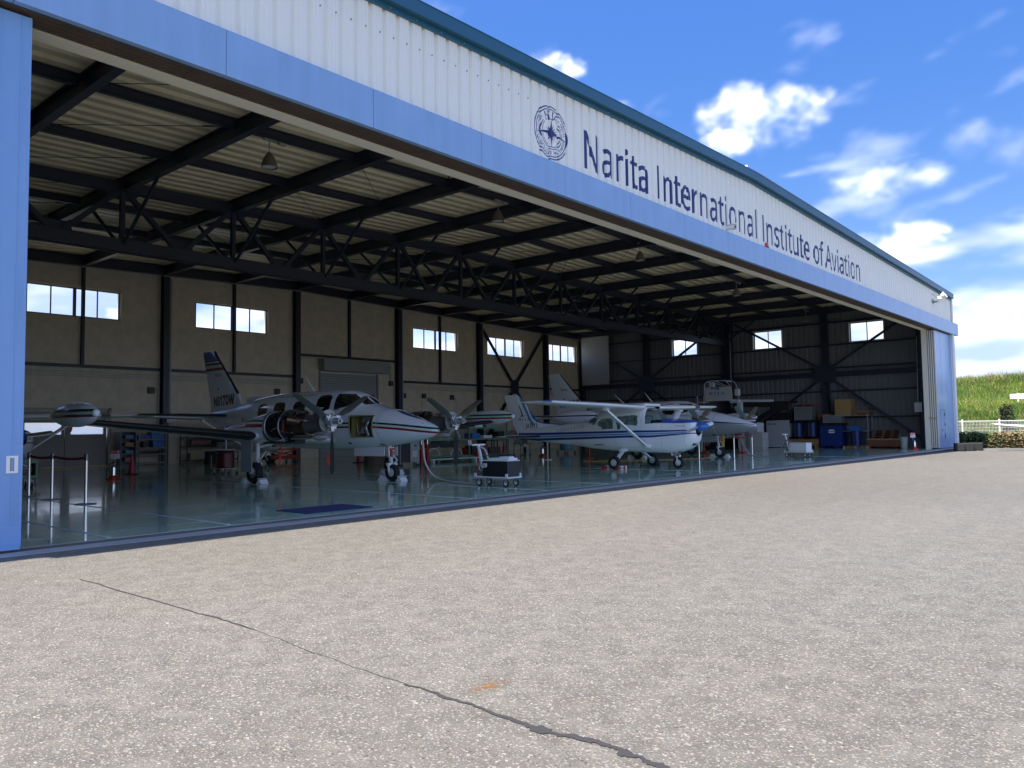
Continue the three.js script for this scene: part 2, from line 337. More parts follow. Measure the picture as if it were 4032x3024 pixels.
// --- front gable sheeting with the painted name
const ink = '#28307c';
function drawLogo(x, cx, cy, R) {
  x.strokeStyle = x.fillStyle = ink;
  const ring = (r, w, a0 = 0, a1 = 6.2832) => { x.lineWidth = w * R; x.beginPath(); x.arc(cx, cy, r * R, a0, a1); x.stroke(); };
  ring(0.975, 0.045); ring(0.875, 0.036);
  ring(0.60, 0.03, -0.72, 3.86); ring(0.52, 0.026, -0.72, 3.86);
  const arcText = (s, r, mid, size, step, font) => { x.font = `${size * R}px ${font}`; x.textAlign = 'center'; x.textBaseline = 'alphabetic'; [...s].forEach((ch, i) => { const a = mid + (i - (s.length - 1) / 2) * step; x.save(); x.translate(cx + Math.sin(a) * r * R, cy - Math.cos(a) * r * R); x.rotate(a); x.fillText(ch, 0, size * R * 0.36); x.restore(); }); };
  arcText('NIIA', 0.66, 0, 0.44, 0.27, 'bold serif');
  arcText('- NARITA INTERNATIONAL INSTITUTE OF AVIATION -', 0.738, Math.PI, 0.175, 0.1085, 'bold sans-serif');
  const star = (n, L, w, off) => { for (let i = 0; i < n; i++) { const a = off + i * 2 * Math.PI / n; x.beginPath(); x.moveTo(cx + Math.sin(a) * L * R, cy - Math.cos(a) * L * R); x.lineTo(cx + Math.cos(a) * w * R, cy + Math.sin(a) * w * R); x.lineTo(cx - Math.cos(a) * w * R, cy - Math.sin(a) * w * R); x.fill(); } };
  star(2, 0.56, 0.075, 0); star(4, 0.34, 0.045, Math.PI / 4); star(8, 0.40, 0.026, Math.PI / 8); 
  x.beginPath(); x.moveTo(cx - 0.86 * R, cy + 0.16 * R); x.quadraticCurveTo(cx - 0.4 * R, cy - 0.06 * R, cx, cy - 0.055 * R); x.quadraticCurveTo(cx + 0.4 * R, cy - 0.06 * R, cx + 0.86 * R, cy + 0.16 * R); x.quadraticCurveTo(cx + 0.4 * R, cy + 0.04 * R, cx, cy + 0.075 * R); x.quadraticCurveTo(cx - 0.4 * R, cy + 0.04 * R, cx - 0.86 * R, cy + 0.16 * R); x.fill();
  x.beginPath(); x.arc(cx, cy, 0.1 * R, 0, 7); x.fill();
}
const SIGN0 = 12.2, SIGNM = 23.18, SIGN1 = 34.16, SY0 = 6.9, SY1 = 8.5;
function signTex(xa, xb) {
  return canvasTex(2048, 320, (x, W, H) => {
    x.fillStyle = '#ffffff'; x.fillRect(0, 0, W, H);
    const px = (X) => (X - xa) / (xb - xa) * W, py = (Y) => H - (Y - SY0) / (SY1 - SY0) * H, sx = W / (xb - xa), sy = H / (SY1 - SY0);
    x.save(); x.translate(px(13.22), py(7.745)); x.scale(sx * 0.0059, sy * 0.0059); drawLogo(x, 0, 0, 100); x.restore();
    x.fillStyle = ink; x.textAlign = 'left'; x.textBaseline = 'alphabetic';
    for (const [w, a, b] of [['Narita', 14.36, 17.22], ['International', 17.66, 23.77], ['Institute', 24.23, 28.3], ['of', 28.7, 29.7], ['Aviation', 29.95, 33.95]]) {
      if (w[0] === 'I') {                                    // plain upright bar, then the rest of the word
        x.fillRect(px(a), py(8.155), 0.105 * sx, 0.87 * sy); x.font = '100px sans-serif'; const rest = w.slice(1), a2 = a + (w.length > 9 ? 0.27 : 0.25), rw = x.measureText(rest).width;
        x.save(); x.translate(px(a2), py(7.285)); x.scale((b - a2) / (rw * 0.975) * sx, 0.87 / 71.4 * sy); x.lineWidth = 1.6; x.strokeStyle = ink; x.fillText(rest, -4, 0); x.strokeText(rest, -4, 0); x.restore(); continue;
      }
      x.font = '100px sans-serif'; const mw = x.measureText(w).width;
      x.save(); x.translate(px(a), py(7.285)); x.scale((b - a) / (mw * 0.97) * sx, 0.87 / 71.4 * sy); x.lineWidth = 1.6; x.strokeStyle = ink; x.fillText(w, -3, 0); x.strokeText(w, -3, 0); x.restore();
    }
  });
}
{
  const wall = grp(hangar, 'gable_wall');
  const pitch = 0.305, prof = [[0, 0], [0.18, 0], [0.27, 0.05], [0.45, 0.05], [0.47, 0.043], [0.51, 0.043], [0.53, 0.05], [0.71, 0.05], [0.73, 0.043], [0.77, 0.043], [0.79, 0.05], [0.93, 0.05], [1.0, 0]];
  const plain = MAT.siding, ma = std(0.84, 0.84, 0.77, 0.45, { map: signTex(SIGN0, SIGNM) }), mb = std(0.84, 0.84, 0.77, 0.45, { map: signTex(SIGNM, SIGN1) });
  for (let k = 0; k < 57; k++) {
    const u0 = SIGN0 + (k - 15) * 0.915, u1 = Math.min(u0 + 0.915, XR); if (u1 < XL || u0 > XR - 0.01) continue;
    let g = ribSheet(Math.max(u0, XL), u1, 6.45, (u) => trimY(u) + 0.05, prof, pitch)  .translate(0, 0, -0.09);
    const m = (u0 + u1) / 2 > SIGN0 && (u0 + u1) / 2 < SIGNM ? ma : (u0 + u1) / 2 > SIGNM && (u0 + u1) / 2 < SIGN1 ? mb : plain;
    if (m !== plain) { const a = m === ma ? SIGN0 : SIGNM, b = m === ma ? SIGNM : SIGN1; g = mapUV(g, 'x', 'y', a, b, SY0, SY1); m.map.wrapT = THREE.ClampToEdgeWrapping; }
    put(wall, 'siding_panel', g, m);
  }
  // row of screws across the sheeting, left of the emblem
  const sc = []; for (let x = 4.1; x < 12.4; x += pitch) sc.push(new THREE.CylinderGeometry(0.013, 0.013, 0.012, 6).rotateX(Math.PI / 2).translate(x + 0.1, trimY(x) - 0.44, -0.036));
  put(wall, 'screw_row', sc, std(0.2, 0.2, 0.2, 0.5));
  put(hangar, 'gable_lining', ribSheet(XL, XR, 6.5, (u) => deckY(u, 0) - 0.02, [[0, 0], [1, 0]], 4).translate(0, 0, -0.16), MAT.greyWall);
}
{ // roof edge trim, two steps
  const t = grp(hangar, 'roof_trim');
  const cut = []; for (let x = XL - 0.3; x < XR + 0.1; x += 3.05) cut.push(x); cut.push(XR + 0.12); cut.splice(cut.findIndex((x) => x > RX - 0.6), 0, RX - 0.6);
  for (let i = 0; i < cut.length - 1; i++) {
    const a = cut[i] + 0.003, b = cut[i + 1] - 0.003;
    const pts = (lo, hi) => [[a, trimY(a) + lo], [b, trimY(b) + lo], [b, trimY(b) + hi], [a, trimY(a) + hi]];
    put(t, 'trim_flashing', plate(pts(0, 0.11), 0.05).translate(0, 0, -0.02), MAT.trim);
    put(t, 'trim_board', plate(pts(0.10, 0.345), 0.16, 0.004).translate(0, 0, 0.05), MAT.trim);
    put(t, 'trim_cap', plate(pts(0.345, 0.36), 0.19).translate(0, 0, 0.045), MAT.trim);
  }
  const sc = []; for (let x = XL + 0.2; x < XR; x += 0.61) sc.push(new THREE.SphereGeometry(0.012, 6, 4).translate(x, trimY(x) + 0.045, 0.006));
  put(t, 'trim_screws', sc, MAT.galv);
}
{ // blue door fascia in segments, rails under it, cream lining of the opening
  const f = grp(hangar, 'door_fascia');
  for (let k = -2; ; k++) { const a = 0.30 + k * 2.65, b = Math.min(a + 2.65, XR + 1.28); if (a > XR + 1.2) break; if (b < XL - 1) continue;
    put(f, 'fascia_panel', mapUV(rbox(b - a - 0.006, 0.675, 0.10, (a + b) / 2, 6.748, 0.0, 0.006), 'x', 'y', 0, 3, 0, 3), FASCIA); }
  const sof = grp(hangar, 'door_soffit');
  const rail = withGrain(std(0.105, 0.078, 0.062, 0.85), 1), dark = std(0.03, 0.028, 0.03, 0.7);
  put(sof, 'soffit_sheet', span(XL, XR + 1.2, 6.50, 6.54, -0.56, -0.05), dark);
  [-0.455, -0.345, -0.235, -0.125].forEach((z) => { for (let x = XL; x < XR + 1; x += 7.1) {
    const b = Math.min(x + 7.09, XR + 1.2);
    put(sof, 'door_rail', mapUV(join(span(x, b, 6.412, 6.424, z - 0.036, z - 0.008), span(x, b, 6.412, 6.424, z + 0.008, z + 0.036), span(x, b, 6.424, 6.50, z - 0.040, z - 0.034), span(x, b, 6.424, 6.50, z + 0.034, z + 0.040), span(x, b, 6.44, 6.446, z - 0.03, z + 0.03)), 'x', 'z', 0, 1.5, 0, 1.5), rail);
  } });
  put(sof, 'track_cover', span(XL, XR + 1.2, 6.405, 6.50, -0.075, -0.055), std(0.05, 0.07, 0.12, 0.6));
  put(hangar, 'opening_lintel', span(XL, 46.62, 6.405, 6.75, -0.80, -0.53), MAT.cream);
  put(hangar, 'opening_jamb', span(46.42, 46.66, 0, 6.40, -0.80, -0.53), MAT.cream);
}
{ // sliding doors: one leaf closed at the left, four leaves stacked at the right
  const leaf = (x0, x1, zc, name) => {
    const d = grp(hangar, 'sliding_door', name);
    put(d, 'door_skin', mapUV(join(rbox(x1 - x0 - 0.06, 6.30, 0.05, (x0 + x1) / 2 + 0.03, 3.215, zc, 0.006)), 'x', 'y', 0, 2.4, 0, 2.4), DOORM);
    put(d, 'edge_strip', rbox(0.03, 6.30, 0.056, x1 - 0.015, 3.215, zc, 0.004), x1 < 10 ? DOORM : MAT.cream);
    put(d, 'edge_strip', rbox(0.03, 6.30, 0.056, x0 + 0.015, 3.215, zc, 0.004), MAT.cream);
    put(d, 'kick_plate', span(x0 + 0.02, x1 - 0.012, 0.03, 0.30, zc + 0.026, zc + 0.031), DOORM);
    for (let x = x0 + 1.21; x < x1; x += 1.21) put(d, 'panel_seam', span(x, x + 0.02, 0.32, 6.34, zc + 0.0255, zc + 0.0295), DOORM);
    put(d, 'panel_seam', span(x1 - 0.115, x1 - 0.10, 0.31, 6.34, zc + 0.0255, zc + 0.0295), DOORM);
    return d;
  };
  const l = leaf(-3.2, 3.2, -0.18, 'blue sliding door leaf standing at the left end');
  const hp = grp(l, 'handle_plate');
  put(hp, 'handle_plate_frame', [rbox(0.125, 0.025, 0.008, 3.09, 1.098, -0.150, 0.003), rbox(0.125, 0.025, 0.008, 3.09, 0.922, -0.150, 0.003), rbox(0.04, 0.151, 0.008, 3.048, 1.01, -0.150, 0.003), rbox(0.04, 0.151, 0.008, 3.132, 1.01, -0.150, 0.003)], MAT.whiteGloss);
  put(hp, 'handle_recess', span(3.066, 3.114, 0.933, 1.087, -0.1545, -0.151), MAT.grey);
  for (const [i, z] of [-0.465, -0.37, -0.275, -0.18].entries()) {
    const r = leaf(46.42, 51.12, z, 'blue sliding door leaf stacked at the right end');
    if (i === 3) {
      const w = grp(r, 'wicket_door'); const fm = std(0.05, 0.10, 0.24, 0.5);
      put(w, 'wicket_outline', [span(47.1, 47.9, 2.12, 2.135, -0.1545, -0.148), span(47.1, 47.112, 0.32, 2.12, -0.1545, -0.148), span(47.888, 47.9, 0.32, 2.12, -0.1545, -0.148)], fm);
      put(w, 'hinge', [box(0.05, 0.16, 0.02, 47.9, 1.85, -0.14), box(0.05, 0.16, 0.02, 47.9, 0.7, -0.14), box(0.05, 0.12, 0.02, 47.9, 1.3, -0.14)], MAT.darkGrey);
      put(w, 'wicket_handle', box(0.1, 0.04, 0.03, 47.25, 1.0, -0.135), MAT.darkGrey);
    }
  }
  put(hangar, 'door_chain', new THREE.TorusGeometry(0.02, 0.008, 5, 10).scale(1, 1, 1).translate(46.40, 1.72, -0.46), MAT.yellow);
  for (let k = 0; k < 9; k++) put(hangar, 'door_chain', [new THREE.SphereGeometry(0.028, 6, 5).translate(46.40, 1.68 - 0.05 * Math.sin(k / 8 * Math.PI), -0.58 + k * 0.05)], MAT.yellow);
}
// --- roof deck, frames and truss
const BX = []; for (let k = -7; k <= 7; k++) BX.push(RX + 3.55 * k);
{
  const deck = grp(hangar, 'roof_deck');
  const xs = [XL, ...BX.filter((x) => x > XL && x < XR), XR];
  const pz = 0.46, prof = [[0, 0], [0.50, 0], [0.62, 0.10], [0.86, 0.10], [1, 0]];
  const zs = []; for (let k = 0; -0.16 - k * pz > ZB; k++) for (const [a, h] of prof.slice(0, 4)) { const z = -0.16 - (k + a) * pz; if (z > ZB) zs.push([z, h]); } zs.push([ZB, 0]);
  for (let i = 0; i < xs.length - 1; i++) {
    const a = xs[i], b = xs[i + 1], p = [], uv = [];
    for (let j = 0; j < zs.length - 1; j++) {
      const [z0, h0] = zs[j], [z1, h1] = zs[j + 1];
      const q = [[a, deckY(a, z0) + h0, z0], [b, deckY(b, z0) + h0, z0], [b, deckY(b, z1) + h1, z1], [a, deckY(a, z1) + h1, z1]];
      for (const k of [0, 2, 1, 0, 3, 2]) { p.push(...q[k]); uv.push(q[k][0] / 3, q[k][2] / 3); }
    }
    const g = new THREE.BufferGeometry(); g.setAttribute('position', new THREE.Float32BufferAttribute(p, 3)); g.setAttribute('uv', new THREE.Float32BufferAttribute(uv, 2)); g.computeVertexNormals();
    put(deck, 'deck_sheet', g, MAT.deckM);
  }
  // roof frame
  const fr = grp(hangar, 'roof_frame');
  for (const x of BX) { if (x < XL + 0.3 || x > XR - 0.3) continue;
    put(fr, 'roof_beam', hbeam([x, deckY(x, -0.3) - 0.225, -0.3], [x, deckY(x, ZB) - 0.225, ZB + 0.1], 0.2, 0.42), MAT.steel); }
  const ties = [-3.6, -6.9, -10.2, -16.4, -19.6, -22.8];
  for (const z of ties) for (let i = 0; i < xs.length - 1; i++) { const a = xs[i] + 0.1, b = xs[i + 1] - 0.1; if (b - a > 0.5) put(fr, 'cross_beam', hbeam([a, deckY(a, z) - 0.14, z], [b, deckY(b, z) - 0.14, z], 0.125, 0.24, [0, 1, 0], 0.012, 0.01), MAT.steel); }
  for (let i = 0; i < xs.length - 1; i++) { const a = xs[i], b = xs[i + 1];
    put(fr, 'eave_beam', hbeam([a, deckY(a, ZB) - 0.24, ZB + 0.28], [b, deckY(b, ZB) - 0.24, ZB + 0.28], 0.2, 0.44), MAT.steel);
    put(fr, 'front_beam', hbeam([a, deckY(a, 0) - 0.24, -0.4], [b, deckY(b, 0) - 0.24, -0.4], 0.2, 0.44), MAT.steel); }
  put(fr, 'eave_conduit', [rod([XL, deckY(XL, ZB) - 0.52, ZB + 0.4], [RX, deckY(RX, ZB) - 0.52, ZB + 0.4], 0.02), rod([RX, deckY(RX, ZB) - 0.52, ZB + 0.4], [XR, deckY(XR, ZB) - 0.52, ZB + 0.4], 0.02)], MAT.galv);
  // diagonal bracing rods with turnbuckles
  for (let i = 1; i < xs.length - 2; i++) for (const [za, zb] of [[-3.6, -6.9], [-6.9, -10.2], [-10.2, -13.5], [-13.5, -16.4], [-16.4, -19.6], [-19.6, -22.8]]) {
    if (!(i % 2 === 1 || (i > 7))) continue; const a = xs[i], b = xs[i + 1], s = (i % 4 === 1);
    const A = s ? [a, deckY(a, za) - 0.16, za] : [a, deckY(a, zb) - 0.16, zb], B = s ? [b, deckY(b, zb) - 0.16, zb] : [b, deckY(b, za) - 0.16, za];
    const mid = A.map((v, k) => mix(v, B[k], 0.82)), mid2 = A.map((v, k) => mix(v, B[k], 0.88));
    put(fr, 'brace_rod', [rod(A, B, 0.009, 0.009, 6), rod(mid, mid2, 0.022, 0.022, 6)], MAT.steel);
  }
  // main truss across the middle
  const tr = grp(hangar, 'roof_truss'); const TZ = -13.5, yb = 6.92;
  for (let i = 0; i < xs.length - 1; i++) { const a = xs[i], b = xs[i + 1];
    put(tr, 'bottom_chord', hbeam([a, yb, TZ], [b, yb, TZ], 0.36, 0.36, [0, 0, 1], 0.03, 0.02), MAT.steel);
    put(tr, 'top_chord', hbeam([a, deckY(a, TZ) - 0.28, TZ], [b, deckY(b, TZ) - 0.28, TZ], 0.3, 0.30, [0, 0, 1], 0.025, 0.018), MAT.steel);
    if (b - a < 3) continue; const c = (a + b) / 2;
    for (const [e, s] of [[a, 1], [b, -1]]) put(tr, 'diagonal', hbeam([e + 0.12 * s, deckY(e, TZ) - 0.42, TZ], [c - 0.16 * s, yb + 0.2, TZ], 0.14, 0.14, [0, 0, 1], 0.012, 0.01), MAT.steel);
    put(tr, 'gusset', plate([[c - 0.42, yb + 0.17], [c + 0.42, yb + 0.17], [c + 0.36, yb + 0.46], [c - 0.36, yb + 0.46]], 0.02).translate(0, 0, TZ), MAT.steel);
    if (i % 3 === 1) { const bl = []; for (let k = 0; k < 8; k++) for (const s of [-1, 1]) bl.push(new THREE.SphereGeometry(0.018, 5, 4).translate(a + 1.1 + k * 0.07, yb - 0.185, TZ + s * 0.1), new THREE.SphereGeometry(0.018, 5, 4).translate(a + 1.1 + k * 0.07, yb + 0.1 * s, TZ + 0.19)); put(tr, 'splice_bolts', bl, MAT.steel); }
  }
  for (const x of xs.slice(1, -1)) { if (x < 2 || x > 49) continue;
    put(tr, 'vertical', hbeam([x, yb + 0.16, TZ], [x, deckY(x, TZ) - 0.40, TZ], 0.13, 0.13, [0, 0, 1], 0.012, 0.01), MAT.steel);
    put(tr, 'gusset', plate([[x - 0.5, deckY(x, TZ) - 0.40], [x + 0.5, deckY(x, TZ) - 0.40], [x + 0.3, deckY(x, TZ) - 0.66], [x - 0.3, deckY(x, TZ) - 0.66]], 0.02).translate(0, 0, TZ), MAT.steel);
    for (const s of [1, -1]) put(tr, 'knee_brace', rod([x, yb + 0.02, TZ + 0.12 * s], [x, deckY(x, TZ) - 0.46, TZ + 2.3 * s], 0.055, 0.055, 8), MAT.steel); }
}
// --- walls: columns, girts, panels, windows
const COLX = [2.7, 9.8, 16.9, 24.0, 31.1, 38.2, 45.3];
const MIDX = [6.25, 13.35, 20.45, 27.55, 34.65];
const BW = [[-1.1, 0.9], [4.3, 7.9], [11.2, 14.95], [18.5, 22.38], [32.5, 36.34], [39.24, 43.02], [45.62, 49.4]];
const WY0 = 6.50, WY1 = 7.75;
function windowUnit(parent, place, w, h, n, name, double) { // built in local x (width) y (height), z outwards; placed by place(geometry)
  const win = grp(parent, 'window', name);
  const t = 0.045, f = [box(w, t, 0.07, 0, h / 2 - t / 2, 0), box(w, t, 0.07, 0, -h / 2 + t / 2, 0), box(t, h - 2 * t, 0.07, -w / 2 + t / 2, 0, 0), box(t, h - 2 * t, 0.07, w / 2 - t / 2, 0, 0)];
  for (let i = 1; i < n; i++) { const bw = double && i === n / 2 ? 0.13 : 0.045; f.push(box(bw, h - 2 * t, 0.06, -w / 2 + w * i / n, 0, 0)); }
  put(win, 'frame', place(join(f)), MAT.winFrame);
  for (let i = 0; i < n; i++) { const a = w / n; put(win, 'pane', place(new THREE.PlaneGeometry(a - 0.05, h - 2 * t).translate(-w / 2 + a * (i + 0.5), 0, 0)), MAT.glass); }
  put(win, 'sill', place(box(w + 0.02, 0.03, 0.24, 0, -h / 2 - 0.015, -0.1)), MAT.cream);
  put(win, 'reveal', place(join(box(w + 0.06, 0.03, 0.24, 0, h / 2 + 0.015, -0.1), box(0.03, h + 0.03, 0.24, -w / 2 - 0.015, 0, -0.1), box(0.03, h + 0.03, 0.24, w / 2 + 0.015, 0, -0.1))), MAT.cream);
  return win;
}
function panelStrip(x0, x1, y0, y1, ops, split) {              // wall strip with rectangular holes
  let xs = [x0, x1]; for (const o of ops) for (const v of [o[0], o[1]]) if (v > x0 && v < x1) xs.push(v); xs.sort((a, b) => a - b);
  const gs = [];
  for (let i = 0; i < xs.length - 1; i++) { const a = xs[i], b = xs[i + 1], m = (a + b) / 2; if (b - a < 0.002) continue;
    let ys = [y0]; for (const o of ops.filter((q) => m > q[0] && m < q[1] && q[2] < y1 && q[3] > y0).sort((p, q) => p[2] - q[2])) ys.push(Math.max(o[2], y0), Math.min(o[3], y1)); ys.push(y1);
    for (let k = 0; k < ys.length; k += 2) if (ys[k + 1] - ys[k] > 0.01) gs.push(span(a, b, ys[k], ys[k + 1], 0, 0.12)); }
  return split ? gs : gs.length ? join(gs) : null;
}
{
  const w = grp(hangar, 'back_wall');
  const ops = BW.map((b) => [b[0] - 0.03, b[1] + 0.03, WY0 - 0.03, WY1 + 0.03]);
  ops.push([25.6, 29.6, -1, 4.7], [10.95, 14.48, -1, 2.44]);
  for (let x = XL; x < XR - 0.05; x += 0.8875) { const x1 = Math.min(x + 0.8835, XR);
    for (const [y0, y1] of [[0, 4.34], [4.343, 9.4]]) { for (const g of panelStrip(x, x1, y0, y1, ops, true)) put(w, 'wall_panel', mapUV(g.translate(0, 0, ZB - 0.12), 'x', 'y', 0, 2, 0, 2), MAT.wallM); } }
  put(hangar, 'back_wall_cladding', panelStrip(XL - 0.2, XR + 0.2, -0.3, 9.5, ops.slice(0, 7).concat([[25.6, 29.6, -1, -0.9], [10.95, 14.48, 1.3, 2.0]])).translate(0, 0, ZB - 0.25), MAT.siding);
  BW.forEach((b) => windowUnit(hangar, (g) => g.translate((b[0] + b[1]) / 2, (WY0 + WY1) / 2, ZB - 0.12), b[1] - b[0], WY1 - WY0, 4, undefined, true));
  const fr = grp(hangar, 'wall_frame');
  for (const x of COLX) put(fr, 'column', hbeam([x, 0, ZB + 0.2], [x, deckY(x, ZB) - 0.46, ZB + 0.2], 0.28, 0.34, [0, 0, 1]), MAT.steel);
  for (const x of MIDX) put(fr, 'mid_post', hbeam([x, x > 27 && x < 28 ? 5.6 : 4.4, ZB + 0.09], [x, deckY(x, ZB) - 0.46, ZB + 0.09], 0.12, 0.15, [0, 0, 1], 0.012, 0.01), MAT.steel);
  const cs = [XL, ...COLX, XR];
  for (let i = 0; i < cs.length - 1; i++) { const y = cs[i] > 23 && cs[i] < 25 ? 5.55 : 4.36; put(fr, 'girt', hbeam([cs[i] + 0.15, y, ZB + 0.08], [cs[i + 1] - 0.15, y, ZB + 0.08], 0.13, 0.13, [0, 0, 1], 0.012, 0.01), MAT.steel); }
  // cross bracing with a square gusset in the bay before the last
  const cx = 41.75, cy = 4.36;
  put(fr, 'brace_gusset', box(0.75, 0.95, 0.03, cx, cy, ZB + 0.24), MAT.steel);
  for (const [x, y] of [[38.4, 8.3], [45.1, 8.3], [38.4, 0.3], [45.1, 0.3]]) put(fr, 'wall_brace', hbeam([x, y, ZB + 0.2], [cx + 0.3 * Math.sign(x - cx), cy + 0.4 * Math.sign(y - cy), ZB + 0.2], 0.14, 0.14, [0, 0, 1], 0.012, 0.01), MAT.steel);
  // conduits, switch boxes, downpipe
  const el = grp(hangar, 'conduits');
  for (const y of [4.12, 4.02, 3.93]) { put(el, 'conduit', rod([XL, y, ZB + 0.03], [24, y - 0.02, ZB + 0.03], 0.013, 0.013, 6), MAT.galv); put(el, 'conduit', rod([31.2, y, ZB + 0.03], [49.8, y, ZB + 0.03], 0.012, 0.012, 6), MAT.galv); }
  for (let x = 9; x < 24; x += 2.05) put(el, 'conduit_clip', [4.12, 4.02, 3.93].map((y) => box(0.03, 0.04, 0.05, x, y, ZB + 0.04)), MAT.white);
  const loop = (x, y, X) => tube([[x, y, ZB + 0.04], [x, 5.0, ZB + 0.04], [x, 5.28, ZB + 0.04], [x + 0.12 * Math.sign(X - x), 5.4, ZB + 0.04], [X, 5.42, ZB + 0.04]], 0.014, 40, 6);
  put(el, 'conduit', [loop(24.27, 4.3, 25.5), loop(24.36, 4.3, 25.5)], MAT.galv); put(el, 'conduit', [loop(30.55, 4.3, 30.1), loop(30.64, 4.3, 30.1)], MAT.galv);
  for (const [x, y] of [[24.32, 4.14], [30.6, 4.22], [22.9, 3.52], [31.59, 3.52], [33.26, 3.54], [16.35, 3.4], [35.7, 3.5]]) put(el, 'switch_box', rbox(0.28, 0.3, 0.14, x, y, ZB + 0.075, 0.01), MAT.darkGrey);
  for (const x of [16.55, 33.0, 36.0]) put(el, 'conduit', tube([[x - 0.2, 3.5, ZB + 0.04], [x, 3.5, ZB + 0.04], [x + 0.08, 3.4, ZB + 0.04], [x + 0.08, 2.2, ZB + 0.04], [x + 0.08, 1.0, ZB + 0.04]], 0.013, 24, 6), MAT.galv);
  for (const x of [17.12, 31.32, 38.42, 45.5]) put(hangar, 'downpipe', rod([x, 2.2, ZB + 0.32], [x, 8.6, ZB + 0.32], 0.035), MAT.galv);
  put(hangar, 'pipe_box', rbox(0.42, 0.32, 0.2, 17.1, 2.05, ZB + 0.42, 0.01), MAT.white);
  // roller shutter
  const rs = grp(hangar, 'roller_shutter');
  for (let k = 0; k < 46; k++) put(rs, 'slat', new THREE.CylinderGeometry(0.052, 0.052, 3.98, 6, 1, false, 0, Math.PI).rotateZ(Math.PI / 2).rotateX(Math.PI / 2).scale(1, 1, 0.5).translate(27.6, 0.05 + k * 0.101, ZB - 0.03), MAT.shutter);
  put(rs, 'guide', [box(0.1, 4.7, 0.1, 25.58, 2.35, ZB + 0.02), box(0.1, 4.7, 0.1, 29.62, 2.35, ZB + 0.02)], MAT.grey);
  put(rs, 'shutter_backing', span(25.6, 29.6, -0.2, 4.7, ZB - 0.24, ZB - 0.2), MAT.grey);
  put(rs, 'shutter_housing', [rbox(1.35, 0.66, 0.55, 26.18, 5.07, ZB + 0.28, 0.01), rbox(3.3, 0.62, 0.5, 28.5, 5.06, ZB + 0.25, 0.01)], std(0.30, 0.33, 0.31, 0.5));
  // double door at the left with frosted lights
  const dd = grp(hangar, 'rear_door');
  for (const [a, b] of [[11.0, 12.73], [12.75, 14.42]]) {
    const lf = panelStrip(a, b, 0.08, 2.40, [[a + 0.22, b - 0.12, 1.42, 1.92]]).scale(1, 1, 0.5).translate(0, 0, ZB - 0.05);
    put(dd, 'door_leaf', lf, std(0.27, 0.25, 0.23, 0.6));
    put(dd, 'pane', new THREE.PlaneGeometry(b - a - 0.34, 0.5).translate((a + b + 0.10) / 2, 1.67, ZB - 0.02), MAT.frosted);
  }
  put(dd, 'door_frame', [box(0.12, 2.56, 0.2, 14.53, 1.28, ZB + 0.03), box(0.1, 2.56, 0.2, 10.92, 1.28, ZB + 0.03), box(3.72, 0.1, 0.2, 12.72, 2.50, ZB + 0.03)], std(0.40, 0.38, 0.33, 0.6));
  put(dd, 'threshold', box(3.5, 0.05, 0.16, 12.7, 0.025, ZB + 0.05), MAT.woodPale);
}
